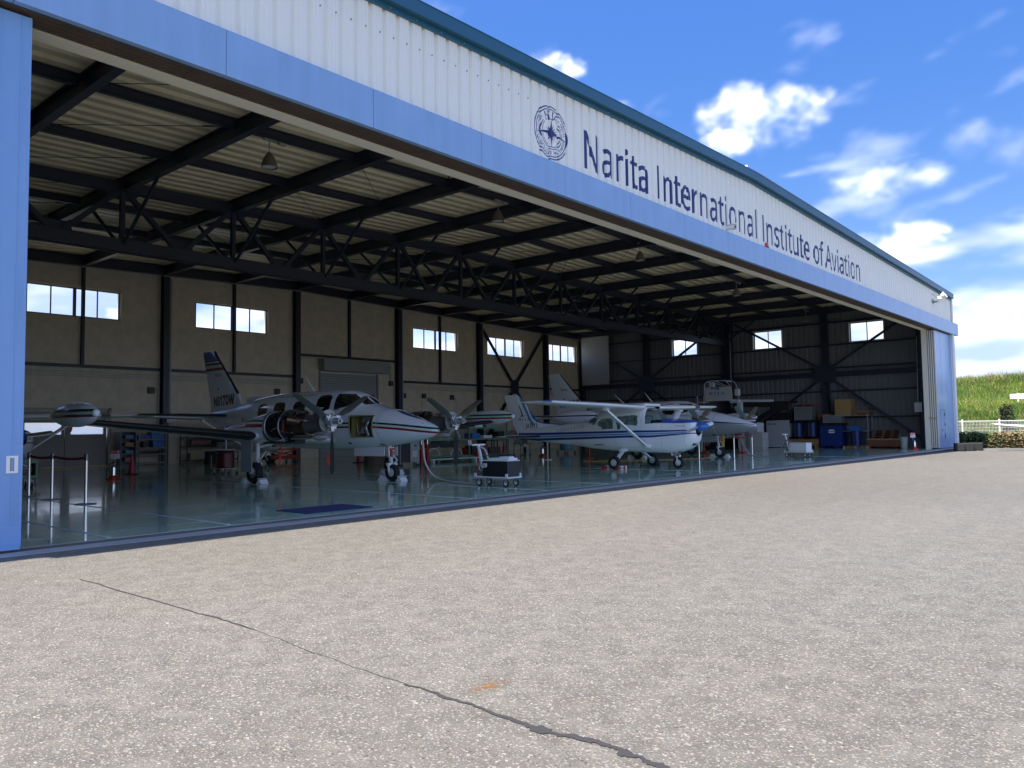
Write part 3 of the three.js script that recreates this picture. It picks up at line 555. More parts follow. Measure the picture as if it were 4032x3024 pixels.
{ // right wall: dark ribbed sheet, columns, girts, bracing, three windows
  const w = grp(hangar, 'right_wall');
  const toR = (g) => g.applyMatrix4(new M4().makeBasis(new V3(0, 0, -1), new V3(0, 1, 0), new V3(-1, 0, 0))).translate(XR, 0, 0), nrm = (g) => { g.computeVertexNormals(); return g; };   // u = -z, w = -x
  const WZ = [[3.61, 5.57], [9.81, 11.73], [15.85, 17.8]];
  const ops = WZ.map((q) => [q[0] - 0.03, q[1] + 0.03, 6.40, 7.63]);
  const prof = [[0, 0.03], [0.55, 0.03], [0.65, 0], [0.9, 0], [1, 0.03]];
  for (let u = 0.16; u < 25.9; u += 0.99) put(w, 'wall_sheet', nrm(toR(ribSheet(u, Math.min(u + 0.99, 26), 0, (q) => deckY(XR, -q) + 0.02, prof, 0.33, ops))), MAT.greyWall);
  put(hangar, 'right_cladding', nrm(toR(ribSheet(-0.05, 26.2, -0.35, (q) => deckY(XR, -q) + 0.12, [[0, 0], [0.2, 0], [0.3, -0.034], [0.9, -0.034], [1, 0]], 0.305, ops))).translate(0.12, 0, 0), MAT.siding);
  WZ.forEach((q) => windowUnit(hangar, (g) => g.rotateY(Math.PI / 2).translate(XR + 0.03, 7.015, -(q[0] + q[1]) / 2).applyMatrix4(new M4()), q[1] - q[0], 1.17, 2));
  const fr = grp(hangar, 'wall_frame');
  const cz = [-1.0, -7.02, -13.5, -19.87, -25.6];
  for (const z of cz) { const big = z === -13.5; put(fr, 'column', hbeam([XR - 0.3, 0, z], [XR - 0.3, deckY(XR, z) - 0.02, z], big ? 0.62 : 0.3, big ? 0.62 : 0.36, [0, 0, 1]), MAT.steel); }
  for (let i = 0; i < cz.length - 1; i++) for (const y of [1.82, 3.45, 4.9, 6.33, 7.74]) put(fr, 'girt', hbeam([XR - 0.12, y, cz[i] - 0.15], [XR - 0.12, y, cz[i + 1] + 0.15], 0.1, 0.1, [0, 1, 0], 0.01, 0.008), MAT.steel);
  for (let i = 0; i < cz.length - 1; i++) put(fr, 'strut_beam', hbeam([XR - 0.3, 4.5, cz[i] - 0.15], [XR - 0.3, 4.5, cz[i + 1] + 0.15], 0.2, 0.3), MAT.steel);
  for (const z of [-7.02, -19.87]) { put(fr, 'brace_gusset', box(0.03, 1.1, 1.3, XR - 0.46, 4.55, z), MAT.steel);
    for (const [dz, y] of [[5.6, 8.2], [-5.9, 8.2], [5.6, 0.3], [-5.9, 0.3]]) put(fr, 'wall_brace', hbeam([XR - 0.38, y, z + dz], [XR - 0.38, 4.55 + 0.45 * Math.sign(y - 4), z + 0.5 * Math.sign(dz)], 0.13, 0.13, [1, 0, 0], 0.012, 0.01), MAT.steel); }
  put(fr, 'wall_brace', hbeam([XR - 0.5, 6.9, -13.4], [XR - 4.2, 8.6, -13.4], 0.14, 0.14, [0, 0, 1], 0.012, 0.01), MAT.steel);
  put(hangar, 'lined_panel', [span(XR - 0.5, XR - 0.44, 4.7, 8.42, -25.5, -23.0)], std(0.42, 0.43, 0.42, 0.55));
  put(hangar, 'front_column', hbeam([48.9, 0, -1.4], [48.9, 8.5, -1.4], 0.34, 0.4, [0, 0, 1]), std(0.045, 0.055, 0.085, 0.5));
  put(hangar, 'thin_pipe', rod([XR - 0.75, 2.6, -13.1], [XR - 0.75, 7.6, -13.1], 0.02), MAT.galv);
  put(hangar, 'control_box', [rbox(0.06, 0.55, 0.4, 48.6, 2.3, -1.62, 0.03), rod([48.6, 2.55, -1.62], [48.62, 6.3, -1.55], 0.015)], MAT.white);
  // left wall (out of view) and roof cover
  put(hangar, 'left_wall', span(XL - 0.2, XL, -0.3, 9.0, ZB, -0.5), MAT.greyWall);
  for (const [a, b] of [[XL - 0.3, RX], [RX, XR + 0.1]]) put(hangar, 'roof_skin', plate([[a, deckY(a, 0) + 0.10], [b, deckY(b, 0) + 0.10], [b, deckY(b, 0) + 0.14], [a, deckY(a, 0) + 0.14]], 1).applyMatrix4(new M4().set(1, 0, 0, 0, 0, 1, -0.18, 0.09, 0, 0, 26.4, -13.1, 0, 0, 0, 1)), MAT.galv);
}
// --- hanging lamps
function pendantLamp(x, z, label) {
  const y = deckY(x, z) - 0.28;
  const t = thing('pendant_lamp', label, 'lamp', [x, y, z], 0, 'bell lamps hanging from the hangar roof');
  put(t, 'mounting_bar', [box(0.5, 0.05, 0.06, 0.1, -0.02, 0), rbox(0.2, 0.07, 0.09, 0.34, -0.04, 0.02, 0.01)], MAT.galv);
  put(t, 'stem', [rod([0, -0.03, 0], [0, -0.45, 0], 0.016), cyl(0.055, 0.045, 0.16, 0, -0.5, 0)], std(0.35, 0.33, 0.28, 0.5));
  put(t, 'bell_shade', lathe([[0.05, -0.34], [0.09, -0.4], [0.15, -0.5], [0.19, -0.62], [0.2, -0.72], [0.192, -0.72], [0.18, -0.62], [0.14, -0.5], [0.05, -0.4]]), std(0.20, 0.185, 0.15, 0.45, { metalness: 0.3 }));
  put(t, 'glass_cover', lathe([[0, -0.70], [0.08, -0.705], [0.185, -0.69]]), phy(0.75, 0.78, 0.78, 0.25, { clearcoat: 1 }));
  return t;
}
pendantLamp(10.6, -6.9, 'bell lamp hanging nearest the left door, below the second roof beam bay');
pendantLamp(18.95, -6.75, 'second bell lamp from the left along the front roof bay');
pendantLamp(27.6, -6.7, 'third bell lamp from the left along the front roof bay');
pendantLamp(37.2, -7.0, 'fourth bell lamp from the left, under the far front roof bay');
pendantLamp(47.6, -7.4, 'farthest bell lamp, above the right wall windows');
// ------------------------------------------------------------ aircraft (local axes: +z nose, +y up, +x left wing; origin on the floor between the main wheels)
function pchip(xs, ys) {
  const n = xs.length, h = [], dl = [], m = new Array(n).fill(0);
  for (let i = 0; i < n - 1; i++) { h.push(xs[i + 1] - xs[i]); dl.push((ys[i + 1] - ys[i]) / h[i]); }
  m[0] = dl[0]; m[n - 1] = dl[n - 2];
  for (let i = 1; i < n - 1; i++) m[i] = dl[i - 1] * dl[i] <= 0 ? 0 : 3 * (h[i - 1] + h[i]) / ((2 * h[i] + h[i - 1]) / dl[i - 1] + (h[i] + 2 * h[i - 1]) / dl[i]);
  return (x) => { let i = 0; while (i < n - 2 && x > xs[i + 1]) i++; const t = clamp((x - xs[i]) / h[i]), t2 = t * t, t3 = t2 * t; return (2 * t3 - 3 * t2 + 1) * ys[i] + (t3 - 2 * t2 + t) * h[i] * m[i] + (-2 * t3 + 3 * t2) * ys[i + 1] + (t3 - t2) * h[i] * m[i + 1]; };
}
class Body {                                            // lofted superellipse body; stations [z, bottom, top, half width, exponent, height of greatest width 0..1]
  constructor(st) {
    st = [...st].sort((a, b) => a[0] - b[0]); const z = st.map((s) => s[0]); this.z0 = z[0]; this.z1 = z[z.length - 1];
    const f = [1, 2, 3, 4, 5].map((k) => pchip(z, st.map((s) => s[k] ?? 0.5)));
    this.at = (zz) => { const yb = f[0](zz), yt = f[1](zz), k = f[4](zz); return { yb, yt, w: f[2](zz), n: f[3](zz), cy: mix(yb, yt, k) }; };
  }
  point(z, phi, s) { const a = this.at(z), e = 2 / a.n, sn = Math.sin(phi), cs = Math.max(0, Math.cos(phi)); return [s * a.w * Math.pow(cs, e), a.cy + (sn > 0 ? a.yt - a.cy : a.cy - a.yb) * Math.sign(sn) * Math.pow(Math.abs(sn), e), z]; }
  halfX(z, y) { const a = this.at(z), h = y > a.cy ? a.yt - a.cy : a.cy - a.yb, q = clamp(Math.abs(y - a.cy) / h); return a.w * Math.pow(1 - Math.pow(q, a.n), 1 / a.n); }
  build(dz, na, cls = () => 'skin', uvBox) {            // -> { key: geometry }
    const zs = []; const n = Math.ceil((this.z1 - this.z0) / dz); for (let i = 0; i <= n; i++) zs.push(mix(this.z0, this.z1, i / n));
    const U = uvBox || [this.z0, this.z1, 0, 1], B = {};
    for (const s of [-1, 1]) {
      const P = [], N = [];
      for (const z of zs) { const r = [], nn = []; for (let k = 0; k <= na; k++) {
        const phi = -Math.PI / 2 + Math.PI * k / na, p = this.point(z, phi, s), e = 0.004;
        const a = this.point(Math.min(z + e, this.z1), phi, s), b = this.point(Math.max(z - e, this.z0), phi, s);
        const ph1 = Math.min(phi + 0.02, Math.PI / 2 - 0.0005), ph0 = Math.max(phi - 0.02, -Math.PI / 2 + 0.0005), c = this.point(z, ph1, s), d = this.point(z, ph0, s);
        const t1 = new V3(a[0] - b[0], a[1] - b[1], a[2] - b[2]), t2 = new V3(c[0] - d[0], c[1] - d[1], c[2] - d[2]);
        const nv = t2.cross(t1).multiplyScalar(s); if (nv.lengthSq() < 1e-14) nv.set(0, Math.sign(phi), 0); nv.normalize(); r.push(p); nn.push(nv); } P.push(r); N.push(nn); }
      for (let i = 0; i < zs.length - 1; i++) for (let k = 0; k < na; k++) {
        const q = [[i, k], [i + 1, k], [i + 1, k + 1], [i, k + 1]], cz = (zs[i] + zs[i + 1]) / 2, cy = (P[i][k][1] + P[i + 1][k + 1][1]) / 2, cx = (P[i][k][0] + P[i + 1][k + 1][0]) / 2;
        const key = cls(cz, cy, s, cx); if (!key) continue;
        const b = B[key] || (B[key] = { p: [], n: [], u: [] });
        for (const j of s > 0 ? [0, 2, 1, 0, 3, 2] : [0, 1, 2, 0, 2, 3]) {
          const [a, c] = q[j], pt = P[a][c]; b.p.push(...pt); const nv = N[a][c]; b.n.push(nv.x, nv.y, nv.z);
          const uu = (pt[2] - U[0]) / (U[1] - U[0]), vv = (pt[1] - U[2]) / (U[3] - U[2]); b.u.push(s < 0 ? uu : 1 - uu, s < 0 ? 0.5 + vv / 2 : vv / 2);
        }
      }
    }
    const out = {}; for (const k in B) { const g = new THREE.BufferGeometry(); g.setAttribute('position', new THREE.Float32BufferAttribute(B[k].p, 3)); g.setAttribute('normal', new THREE.Float32BufferAttribute(B[k].n, 3)); g.setAttribute('uv', new THREE.Float32BufferAttribute(B[k].u, 2)); out[k] = g; } return out;
  }
}
// paint on a body: drawn once for each side, text always reads tail to nose on the right and nose to tail on the left
function livery(W, H, U, base, draw) {
  return canvasTex(W, H, (x) => {
    for (const s of [-1, 1]) {
      const oy = s < 0 ? 0 : H / 2; x.save(); x.beginPath(); x.rect(0, oy, W, H / 2); x.clip();
      x.fillStyle = base; x.fillRect(0, oy, W, H / 2);
      const px = (z) => { const u = (z - U[0]) / (U[1] - U[0]); return (s < 0 ? u : 1 - u) * W; }, py = (y) => oy + (1 - (y - U[2]) / (U[3] - U[2])) * H / 2;
      const band = (col, pts) => { x.fillStyle = col; x.beginPath(); pts.forEach((p, i) => (i ? x.lineTo(px(p[0]), py(p[1])) : x.moveTo(px(p[0]), py(p[1])))); x.closePath(); x.fill(); };
      const ribbon = (col, f, th, z0, z1) => { const a = [], b = []; for (let i = 0; i <= 60; i++) { const z = mix(z0, z1, i / 60); a.push([z, f(z)]); b.unshift([z, f(z) - (typeof th === 'function' ? th(z) : th)]); } band(col, a.concat(b)); };
      const text = (t, z, y, h, w, col, font = 'bold sans-serif', slant = 0) => { x.save(); x.fillStyle = col; x.translate(px(z), py(y)); x.font = `100px ${font}`; x.textAlign = 'center'; x.textBaseline = 'alphabetic'; const mw = x.measureText(t).width; x.transform(W / (U[1] - U[0]) * w / mw, 0, slant * W / (U[1] - U[0]) * h / 72, H / 2 / (U[3] - U[2]) * h / 72, 0, 0); x.fillText(t, 0, 0); x.restore(); };
      const glyphs = (list, z0, z1, y0, h, col) => { x.strokeStyle = col; x.lineWidth = 2.2; const n = list.length; list.forEach((g, i) => { const k = s < 0 ? i : n - 1 - i, c = mix(z0, z1, (k + 0.5) / n), w = (z1 - z0) / n * 0.84; const y = mix(y0, y0 + 0.14, (k + 0.5) / n); x.beginPath(); for (const st of g) st.forEach((p, j) => { const X = px(c) + (p[0] - 0.5) * w * W / (U[1] - U[0]), Y = py(y) + (p[1] - 0.5) * h * H / 2 / (U[3] - U[2]); j ? x.lineTo(X, Y) : x.moveTo(X, Y); }); x.stroke(); }); };
      draw({ x, px, py, band, ribbon, text, glyphs, s }); x.restore();
    }
  });
}
// wing-like surface from sections { le:[x,y,z], c: chord, t: thickness, up:[..] }; chord runs to -z
function foil(secs, cls = () => 'skin', uvBox, ax = 'x') {
  const prof = []; const xs = [1, 0.8, 0.6, 0.4, 0.25, 0.14, 0.06, 0.02, 0];
  const th = (u) => 5 * (0.2969 * Math.sqrt(u) - 0.126 * u - 0.3516 * u * u + 0.2843 * u ** 3 - 0.1036 * u ** 4);
  for (const u of xs) prof.push([u, th(u)]); for (const u of xs.slice(0, -1).reverse()) prof.push([u, -th(u)]);
  const rows = secs.map((s) => prof.map(([u, t]) => [s.le[0] + s.up[0] * t * s.t, s.le[1] + s.up[1] * t * s.t, s.le[2] - u * s.c]));
  const B = {}, m = prof.length;
  const nr = rows.map((r, i) => r.map((p, k) => { const a = rows[Math.min(i + 1, rows.length - 1)][k], b = rows[Math.max(i - 1, 0)][k], c = r[Math.min(k + 1, m - 1)], d = r[Math.max(k - 1, 0)]; return new V3(a[0] - b[0], a[1] - b[1], a[2] - b[2]).cross(new V3(c[0] - d[0], c[1] - d[1], c[2] - d[2])).normalize(); }));
  const out = nr[0][4].dot(new V3(...secs[0].up)) > 0 ? 1 : -1;
  const tri = (key, ...v) => { const b = B[key] || (B[key] = { p: [], n: [], u: [] }); for (const [p, n] of v) { b.p.push(...p); b.n.push(n.x * out, n.y * out, n.z * out); b.u.push(uvBox ? (p[2] - uvBox[0]) / (uvBox[1] - uvBox[0]) : p[0], uvBox ? (p[ax === 'x' ? 1 : 0] - uvBox[2]) / (uvBox[3] - uvBox[2]) : p[2]); } };
  for (let i = 0; i < rows.length - 1; i++) for (let k = 0; k < m - 1; k++) {
    const key = cls((prof[k][0] + prof[k + 1][0]) / 2, i, k < m / 2); if (!key) continue;
    const a = [rows[i][k], nr[i][k]], b = [rows[i + 1][k], nr[i + 1][k]], c = [rows[i + 1][k + 1], nr[i + 1][k + 1]], d = [rows[i][k + 1], nr[i][k + 1]];
    if (out > 0) { tri(key, a, b, c); tri(key, a, c, d); } else { tri(key, a, c, b); tri(key, a, d, c); }
  }
  for (const e of [0, rows.length - 1]) { const r = rows[e], cn = nr[e][0].clone(); const dir = new V3(...secs[e].le).sub(new V3(...secs[e ? e - 1 : 1].le)).normalize().multiplyScalar(out); const mid = [0, 1, 2].map((q) => (r[0][q] + r[8][q]) / 2); for (let k = 0; k < m - 1; k++) tri('skin', [mid, dir], [r[k], dir], [r[k + 1], dir]); }
  const o = {}; for (const k in B) { const g = new THREE.BufferGeometry(); g.setAttribute('position', new THREE.Float32BufferAttribute(B[k].p, 3)); g.setAttribute('normal', new THREE.Float32BufferAttribute(B[k].n, 3)); g.setAttribute('uv', new THREE.Float32BufferAttribute(B[k].u, 2)); o[k] = g; } return o;
}
function blade(R, r0, chord, pitchTip, pitchRoot, square = false) {
  const rows = []; const n = 16;
  for (let i = 0; i <= n; i++) { const t = i / n, r = mix(r0, R, t), b = mix(pitchRoot, pitchTip, Math.pow(t, 0.6));
    let c = chord * (0.42 + 0.58 * smooth(0, 0.35, t)) * (square ? 1 - 0.25 * t : 1 - 0.25 * t * t); if (t > 0.93) c *= Math.sqrt(Math.max(0.03, 1 - ((t - 0.93) / 0.07) ** 2)) * (square ? 0.85 : 1) + (square ? 0.15 : 0);
    const th = mix(0.06, 0.012, Math.pow(t, 0.6)), row = [];
    for (let k = 0; k <= 12; k++) { const a = k / 12 * 2 * Math.PI, u = Math.cos(a) * c / 2, v = Math.sin(a) * th / 2; row.push([u * Math.cos(b) - v * Math.sin(b), r, u * Math.sin(b) + v * Math.cos(b)]); } rows.push(row); }
  return quads(rows);
}
const tyreGeo = (r, w) => lathe([[r * 0.52, -w * 0.34], [r * 0.74, -w * 0.5], [r * 0.93, -w * 0.42], [r, -w * 0.2], [r, w * 0.2], [r * 0.93, w * 0.42], [r * 0.74, w * 0.5], [r * 0.52, w * 0.34]], 28).rotateZ(Math.PI / 2);
const rimGeo = (r, w) => join(lathe([[0, -w * 0.30], [r * 0.18, -w * 0.38], [r * 0.2, -w * 0.26], [r * 0.42, -w * 0.24], [r * 0.53, -w * 0.36], [r * 0.53, w * 0.36], [r * 0.42, w * 0.24], [r * 0.2, w * 0.26], [r * 0.18, w * 0.38], [0, w * 0.30]], 24).rotateZ(Math.PI / 2));
const rimHoles = (r, w) => { const g = []; for (let i = 0; i < 5; i++) { const a = i / 5 * 6.283; for (const s of [-1, 1]) g.push(new THREE.CylinderGeometry(r * 0.07, r * 0.07, 0.006, 8).rotateZ(Math.PI / 2).translate(s * w * 0.25, Math.sin(a) * r * 0.32, Math.cos(a) * r * 0.32)); } return join(g); };
function addWheel(p, x, y, z, r, w, rimMat = MAT.white) {
  const g = grp(p, 'wheel'); g.position.set(x, y, z);
  put(g, 'tyre', tyreGeo(r, w), MAT.rubber); put(g, 'rim', rimGeo(r, w), rimMat); put(g, 'rim_bolts', rimHoles(r, w), MAT.darkGrey); return g;
}
const GLASS = phy(0.75, 0.85, 0.84, 0.04, { transmission: 1, thickness: 0, ior: 1.5 });
const DARKGLASS = phy(0.012, 0.015, 0.018, 0.05, { clearcoat: 1, clearcoatRoughness: 0.03, ior: 1.55 });
const supe = (z, y, cz, cy, a, b, n = 4) => Math.abs((z - cz) / a) ** n + Math.abs((y - cy) / b) ** n < 1;

// hand-set strokes of the school's name and of the fire-extinguisher sign (unit squares, y down)
const KANJI = {
  sei: [[[.1, .2], [.9, .2]], [[.2, .2], [.18, .7], [.05, 1]], [[.2, .5], [.5, .5], [.45, .85]], [[.55, 0], [.65, .6], [.95, 1]], [[.85, .4], [.45, 1]], [[.75, .02], [.88, .12]]],
  den: [[[.1, .1], [.9, .1], [.9, .95], [.1, .95], [.1, .1]], [[.5, .1], [.5, .95]], [[.1, .52], [.9, .52]]],
  koku: [[[.08, .05], [.92, .05], [.92, 1], [.08, 1], [.08, .05]], [[.25, .25], [.75, .25]], [[.25, .5], [.75, .5]], [[.2, .8], [.8, .8]], [[.5, .25], [.5, .8]]],
  sai: [[[.1, 0], [.1, 1]], [[.1, 0], [.35, .05], [.2, .35], [.35, .55], [.1, .65]], [[.5, 0], [.95, .3]], [[.95, 0], [.45, .45]], [[.5, .5], [.95, .5]], [[.45, .68], [1, .68]], [[.72, .68], [.72, 1]], [[.55, .8], [.48, .95]], [[.88, .8], [.97, .95]]],
  kou: [[[.25, 0], [.15, .15]], [[.1, .15], [.1, 1]], [[.1, .15], [.42, .15], [.42, 1]], [[0, .55], [.5, .5]], [[.55, .2], [1, .2]], [[.78, 0], [.78, .2]], [[.65, .45], [.6, .9], [.52, 1]], [[.65, .45], [.88, .45], [.88, .95], [1, .95]]],
  kuu: [[[.5, 0], [.5, .15]], [[.08, .32], [.08, .15], [.92, .15], [.92, .32]], [[.38, .2], [.2, .45]], [[.62, .2], [.8, .42]], [[.2, .6], [.8, .6]], [[.5, .6], [.5, 1]], [[.08, 1], [.92, 1]]],
  sen: [[[.1, .1], [.9, .1]], [[.2, .25], [.8, .25], [.8, .55], [.2, .55], [.2, .25]], [[.2, .4], [.8, .4]], [[.5, 0], [.5, .55]], [[.05, .7], [.95, .7]], [[.7, .6], [.7, 1], [.55, .95]], [[.25, .8], [.4, .92]]],
  mon: [[[.08, .02], [.08, 1]], [[.08, .02], [.42, .02], [.42, .42], [.08, .42]], [[.08, .22], [.42, .22]], [[.92, .02], [.92, 1]], [[.92, .02], [.58, .02], [.58, .42], [.92, .42]], [[.92, .22], [.58, .22]]],
  gaku: [[[.2, .02], [.28, .2]], [[.5, 0], [.5, .2]], [[.8, .02], [.7, .2]], [[.08, .42], [.08, .25], [.92, .25], [.92, .42]], [[.25, .48], [.75, .48], [.5, .65]], [[.5, .62], [.5, 1], [.38, .95]], [[.05, .75], [.95, .75]]],
  kou2: [[[0, .25], [.42, .25]], [[.22, 0], [.22, 1]], [[.22, .3], [.02, .7]], [[.22, .35], [.42, .6]], [[.5, .2], [1, .2]], [[.74, 0], [.74, .2]], [[.62, .3], [.52, .5]], [[.85, .3], [.97, .48]], [[.9, .5], [.5, 1]], [[.58, .5], [1, 1]]],
};
const NAME10 = ['sei', 'den', 'koku', 'sai', 'kou', 'kuu', 'sen', 'mon', 'gaku', 'kou2'].map((k) => KANJI[k]);

// ---------------- high-wing single (four seats)
const C172 = new Body([
  [-5.05, 0.97, 1.30, 0.03, 2.2, 0.5], [-4.6, 0.95, 1.34, 0.10, 2.3, 0.5], [-3.9, 0.885, 1.41, 0.18, 2.5, 0.5], [-2.6, 0.76, 1.545, 0.315, 2.7, 0.5], [-1.95, 0.69, 1.61, 0.40, 3.0, 0.5], [-1.62, 0.65, 1.69, 0.44, 3.2, 0.5], [-0.95, 0.59, 2.02, 0.50, 3.6, 0.5], [-0.6, 0.57, 2.09, 0.53, 4, 0.5],
  [0.2, 0.54, 2.10, 0.55, 4, 0.48], [0.62, 0.525, 2.06, 0.55, 4, 0.46], [0.9, 0.515, 1.93, 0.54, 3.6, 0.46], [1.32, 0.505, 1.66, 0.52, 3.4, 0.45], [1.6, 0.515, 1.62, 0.51, 3.2, 0.45], [2.0, 0.60, 1.60, 0.48, 3.0, 0.48], [2.25, 0.74, 1.565, 0.43, 2.8, 0.55], [2.37, 0.90, 1.50, 0.34, 2.6, 0.6], [2.40, 1.06, 1.44, 0.2, 2.4, 0.6]]);
const CU = [-5.2, 2.6, 0.4, 2.2];
function makeSingle(label) {
  const t = thing('light_aircraft', label, 'aircraft');
  const navy = '#17348f', sky = '#5f93b8', mid = '#2450a8';
  const tex = livery(2048, 1024, CU, '#eef0f0', ({ band, ribbon, text, glyphs, x, px, py }) => {
    const s1 = (z) => z > 0 ? 1.258 : mix(1.258, 1.215, clamp(-z / 4)), th = (z) => (z > 1 ? mix(0.07, 0.035, clamp((z - 1) / 1.3)) : mix(0.07, 0.09, clamp(-z / 4)));
    ribbon(navy, s1, th, -5.2, 2.32);
    ribbon(sky, (z) => s1(z) - th(z) - 0.022, (z) => th(z) * 0.72, -4.6, 2.3);
    ribbon(navy, (z) => s1(z) - 2 * th(z) - 0.022, (z) => th(z) * 1.05, -5.2, 2.45);
    band(mid, [[0.86, 1.495], [1.05, 1.60], [1.25, 1.72], [2.6, 1.75], [2.6, 1.50], [2.0, 1.475], [1.4, 1.49]]);
    band('#e8ecef', [[1.60, 1.565], [1.66, 1.60], [1.75, 1.60], [1.82, 1.575]]);
    glyphs(NAME10, -3.1, -1.75, 1.27, 0.13, '#8f9197');
    text('SKYHAWK', 1.98, 1.36, 0.05, 0.34, '#a98a6a', 'bold sans-serif');
    text('JA3913', -4.41, 1.405, 0.165, 0.70, '#15161c', 'bold sans-serif');
    x.strokeStyle = 'rgba(120,126,130,0.75)'; x.lineWidth = 1.6;
    const poly = (pts, close) => { x.beginPath(); pts.forEach((p, i) => (i ? x.lineTo(px(p[0]), py(p[1])) : x.moveTo(px(p[0]), py(p[1])))); if (close) x.closePath(); x.stroke(); };
    poly([[-0.42, 1.84], [0.5, 1.9], [0.62, 1.5], [0.58, 0.76], [0.46, 0.70], [-0.30, 0.70], [-0.40, 0.78]], true);
    poly([[1.34, 0.5], [1.34, 1.62]]); poly([[2.12, 0.7], [2.12, 1.58]]); poly([[-1.9, 0.6], [-1.9, 1.6]]); poly([[-3.1, 0.8], [-3.1, 1.22]]);
    x.fillStyle = 'rgba(30,32,36,0.9)'; x.fillRect(px(-0.30) - 6, py(1.31), 26, 4);
  });
  const paint = phy(0.97, 0.98, 0.98, 0.32, { map: tex, clearcoat: 0.9, clearcoatRoughness: 0.12 });
  const white = phy(0.80, 0.815, 0.81, 0.32, { clearcoat: 0.9, clearcoatRoughness: 0.12 });
  const cls = (z, y, s, x) => {
    const belt = 1.46 + 0.05 * z;
    if (z > 0.72 && z < 1.31 && y > Math.max(1.47 + 0.06 * (z - 0.7), 1.52 - (1.31 - z) * 0.35) && Math.abs(x) < 0.6 && !(y > 1.52 && Math.abs(x) > 0.46 && z < 0.76)) return z < 0.74 ? 'skin' : 'windshield';
    if (z > 0.60 && z <= 0.72 && y > 1.5 && y < 1.9 && Math.abs(x) > 0.4) return 'skin';
    if (supe(z, y, 0.055, mix(1.55, 1.605, clamp((z + 0.4) / 0.8)), 0.43, 0.175, 6)) return 'door_window';
    if (z > -1.17 && z < -0.50 && supe(z, y, -0.80, 1.51, 0.335, mix(0.10, 0.17, smooth(-1.17, -0.85, z)), 5)) return 'rear_side_window';
    if (z > -1.56 && z < -1.17 && y > 1.43 + 0.18 * (z + 1.56) && y > 1.45 + (z < -1.4 ? 0.1 : 0) - 0.02 && !(z > -1.22 && y < 1.6)) return 'rear_window';
    return 'skin';
  };
  const g = C172.build(0.028, 84, cls, CU);
  put(t, 'fuselage', g.skin, paint);
  for (const k of ['windshield', 'door_window', 'rear_side_window', 'rear_window']) if (g[k]) put(t, k, g[k], GLASS);
  // cabin: floor, seats, panel
  put(t, 'cabin_floor', box(0.9, 0.03, 2.6, 0, 0.78, 0), MAT.darkGrey);
  put(t, 'instrument_panel', [rbox(0.92, 0.36, 0.22, 0, 1.42, 1.0, 0.06, 2), rbox(0.84, 0.08, 0.34, 0, 1.565, 1.08, 0.04, 2)], MAT.black);
  const seatM = std(0.22, 0.28, 0.27, 0.8);
  for (const [x, z] of [[0.24, 0.2], [-0.24, 0.2], [0.24, -0.62], [-0.24, -0.62]]) put(t, 'seat', [rbox(0.42, 0.14, 0.45, x, 1.02, z + 0.05, 0.05, 2), rbox(0.42, 0.52, 0.12, x, 1.32, z - 0.2, 0.05, 2), rbox(0.26, 0.16, 0.09, x, 1.66, z - 0.23, 0.04, 2)], seatM);
  // wings
  for (const s of [-1, 1]) {
    const W = foil([{ le: [0.46 * s, 2.03, 0.78], c: 1.62, t: 0.20 }, { le: [2.6 * s, 2.07, 0.77], c: 1.62, t: 0.20 }, { le: [5.1 * s, 2.115, 0.62], c: 1.18, t: 0.135 }, { le: [5.4 * s, 2.13, 0.56], c: 1.12, t: 0.115 }, { le: [5.56 * s, 2.135, 0.38], c: 0.95, t: 0.06 }].map((q) => ({ ...q, up: [0, 1, 0] })), (u, i, top) => (i >= 2 && top && u < 0.42 ? (i === 2 ? 'skin' : 'tip_paint') : 'skin'));
    const w = put(t, 'wing', W.skin, white); if (W.tip_paint) put(w, 'wing_tip_paint', W.tip_paint, phy(0.05, 0.14, 0.42, 0.3, { clearcoat: 0.8 }));
    put(w, 'flap_line', [box(2.4, 0.004, 0.012, 1.75 * s, 1.985, -0.42), box(2.2, 0.004, 0.012, 4.1 * s, 2.05, -0.28)], MAT.grey);
    if (s < 0) put(w, 'wing_tip_lettering', mapUV(quads([[[-5.52, 2.095, -0.28], [-5.52, 2.095, 0.02]], [[-5.515, 2.14, -0.28], [-5.515, 2.14, 0.02]]]), 'z', 'y', -0.28, 0.02, 2.095, 2.14), std(1, 1, 1, 0.4, { map: canvasTex(256, 48, (x) => { x.fillStyle = '#eef0f0'; x.fillRect(0, 0, 256, 48); x.fillStyle = '#303338'; x.font = 'bold italic 40px sans-serif'; x.textAlign = 'center'; x.fillText('CESSNA', 128, 38); }) }));
    if (s > 0) put(w, 'landing_light', [rbox(0.32, 0.10, 0.03, 3.4, 2.09, 0.725, 0.02, 2)], MAT.darkGrey);
    put(t, 'wing_strut', bar([0.56 * s, 0.72, 0.82], [2.5 * s, 1.96, 0.45], 0.15, 0.055, [0.5 * s, 1, 0]), white);
    put(t, 'strut_fairing', [new THREE.SphereGeometry(0.10, 12, 8).scale(1, 0.8, 1.6).translate(0.56 * s, 0.73, 0.82), new THREE.SphereGeometry(0.09, 12, 8).scale(1, 0.6, 1.7).translate(2.46 * s, 1.94, 0.46)], white);
    const H = foil([{ le: [0.1 * s, 1.09, -3.86], c: 1.15, t: 0.10 }, { le: [1.55 * s, 1.09, -4.1], c: 0.82, t: 0.08 }, { le: [1.72 * s, 1.09, -4.25], c: 0.62, t: 0.04 }].map((q) => ({ ...q, up: [0, 1, 0] })), (u) => (u < 0.05 ? 'boot' : 'skin'));
    const hs = put(t, 'tailplane', H.skin, white); put(hs, 'leading_edge_strip', H.boot, MAT.black);
    put(hs, 'elevator_line', box(1.5, 0.004, 0.014, 0.82 * s, 1.145, -4.55), MAT.grey);
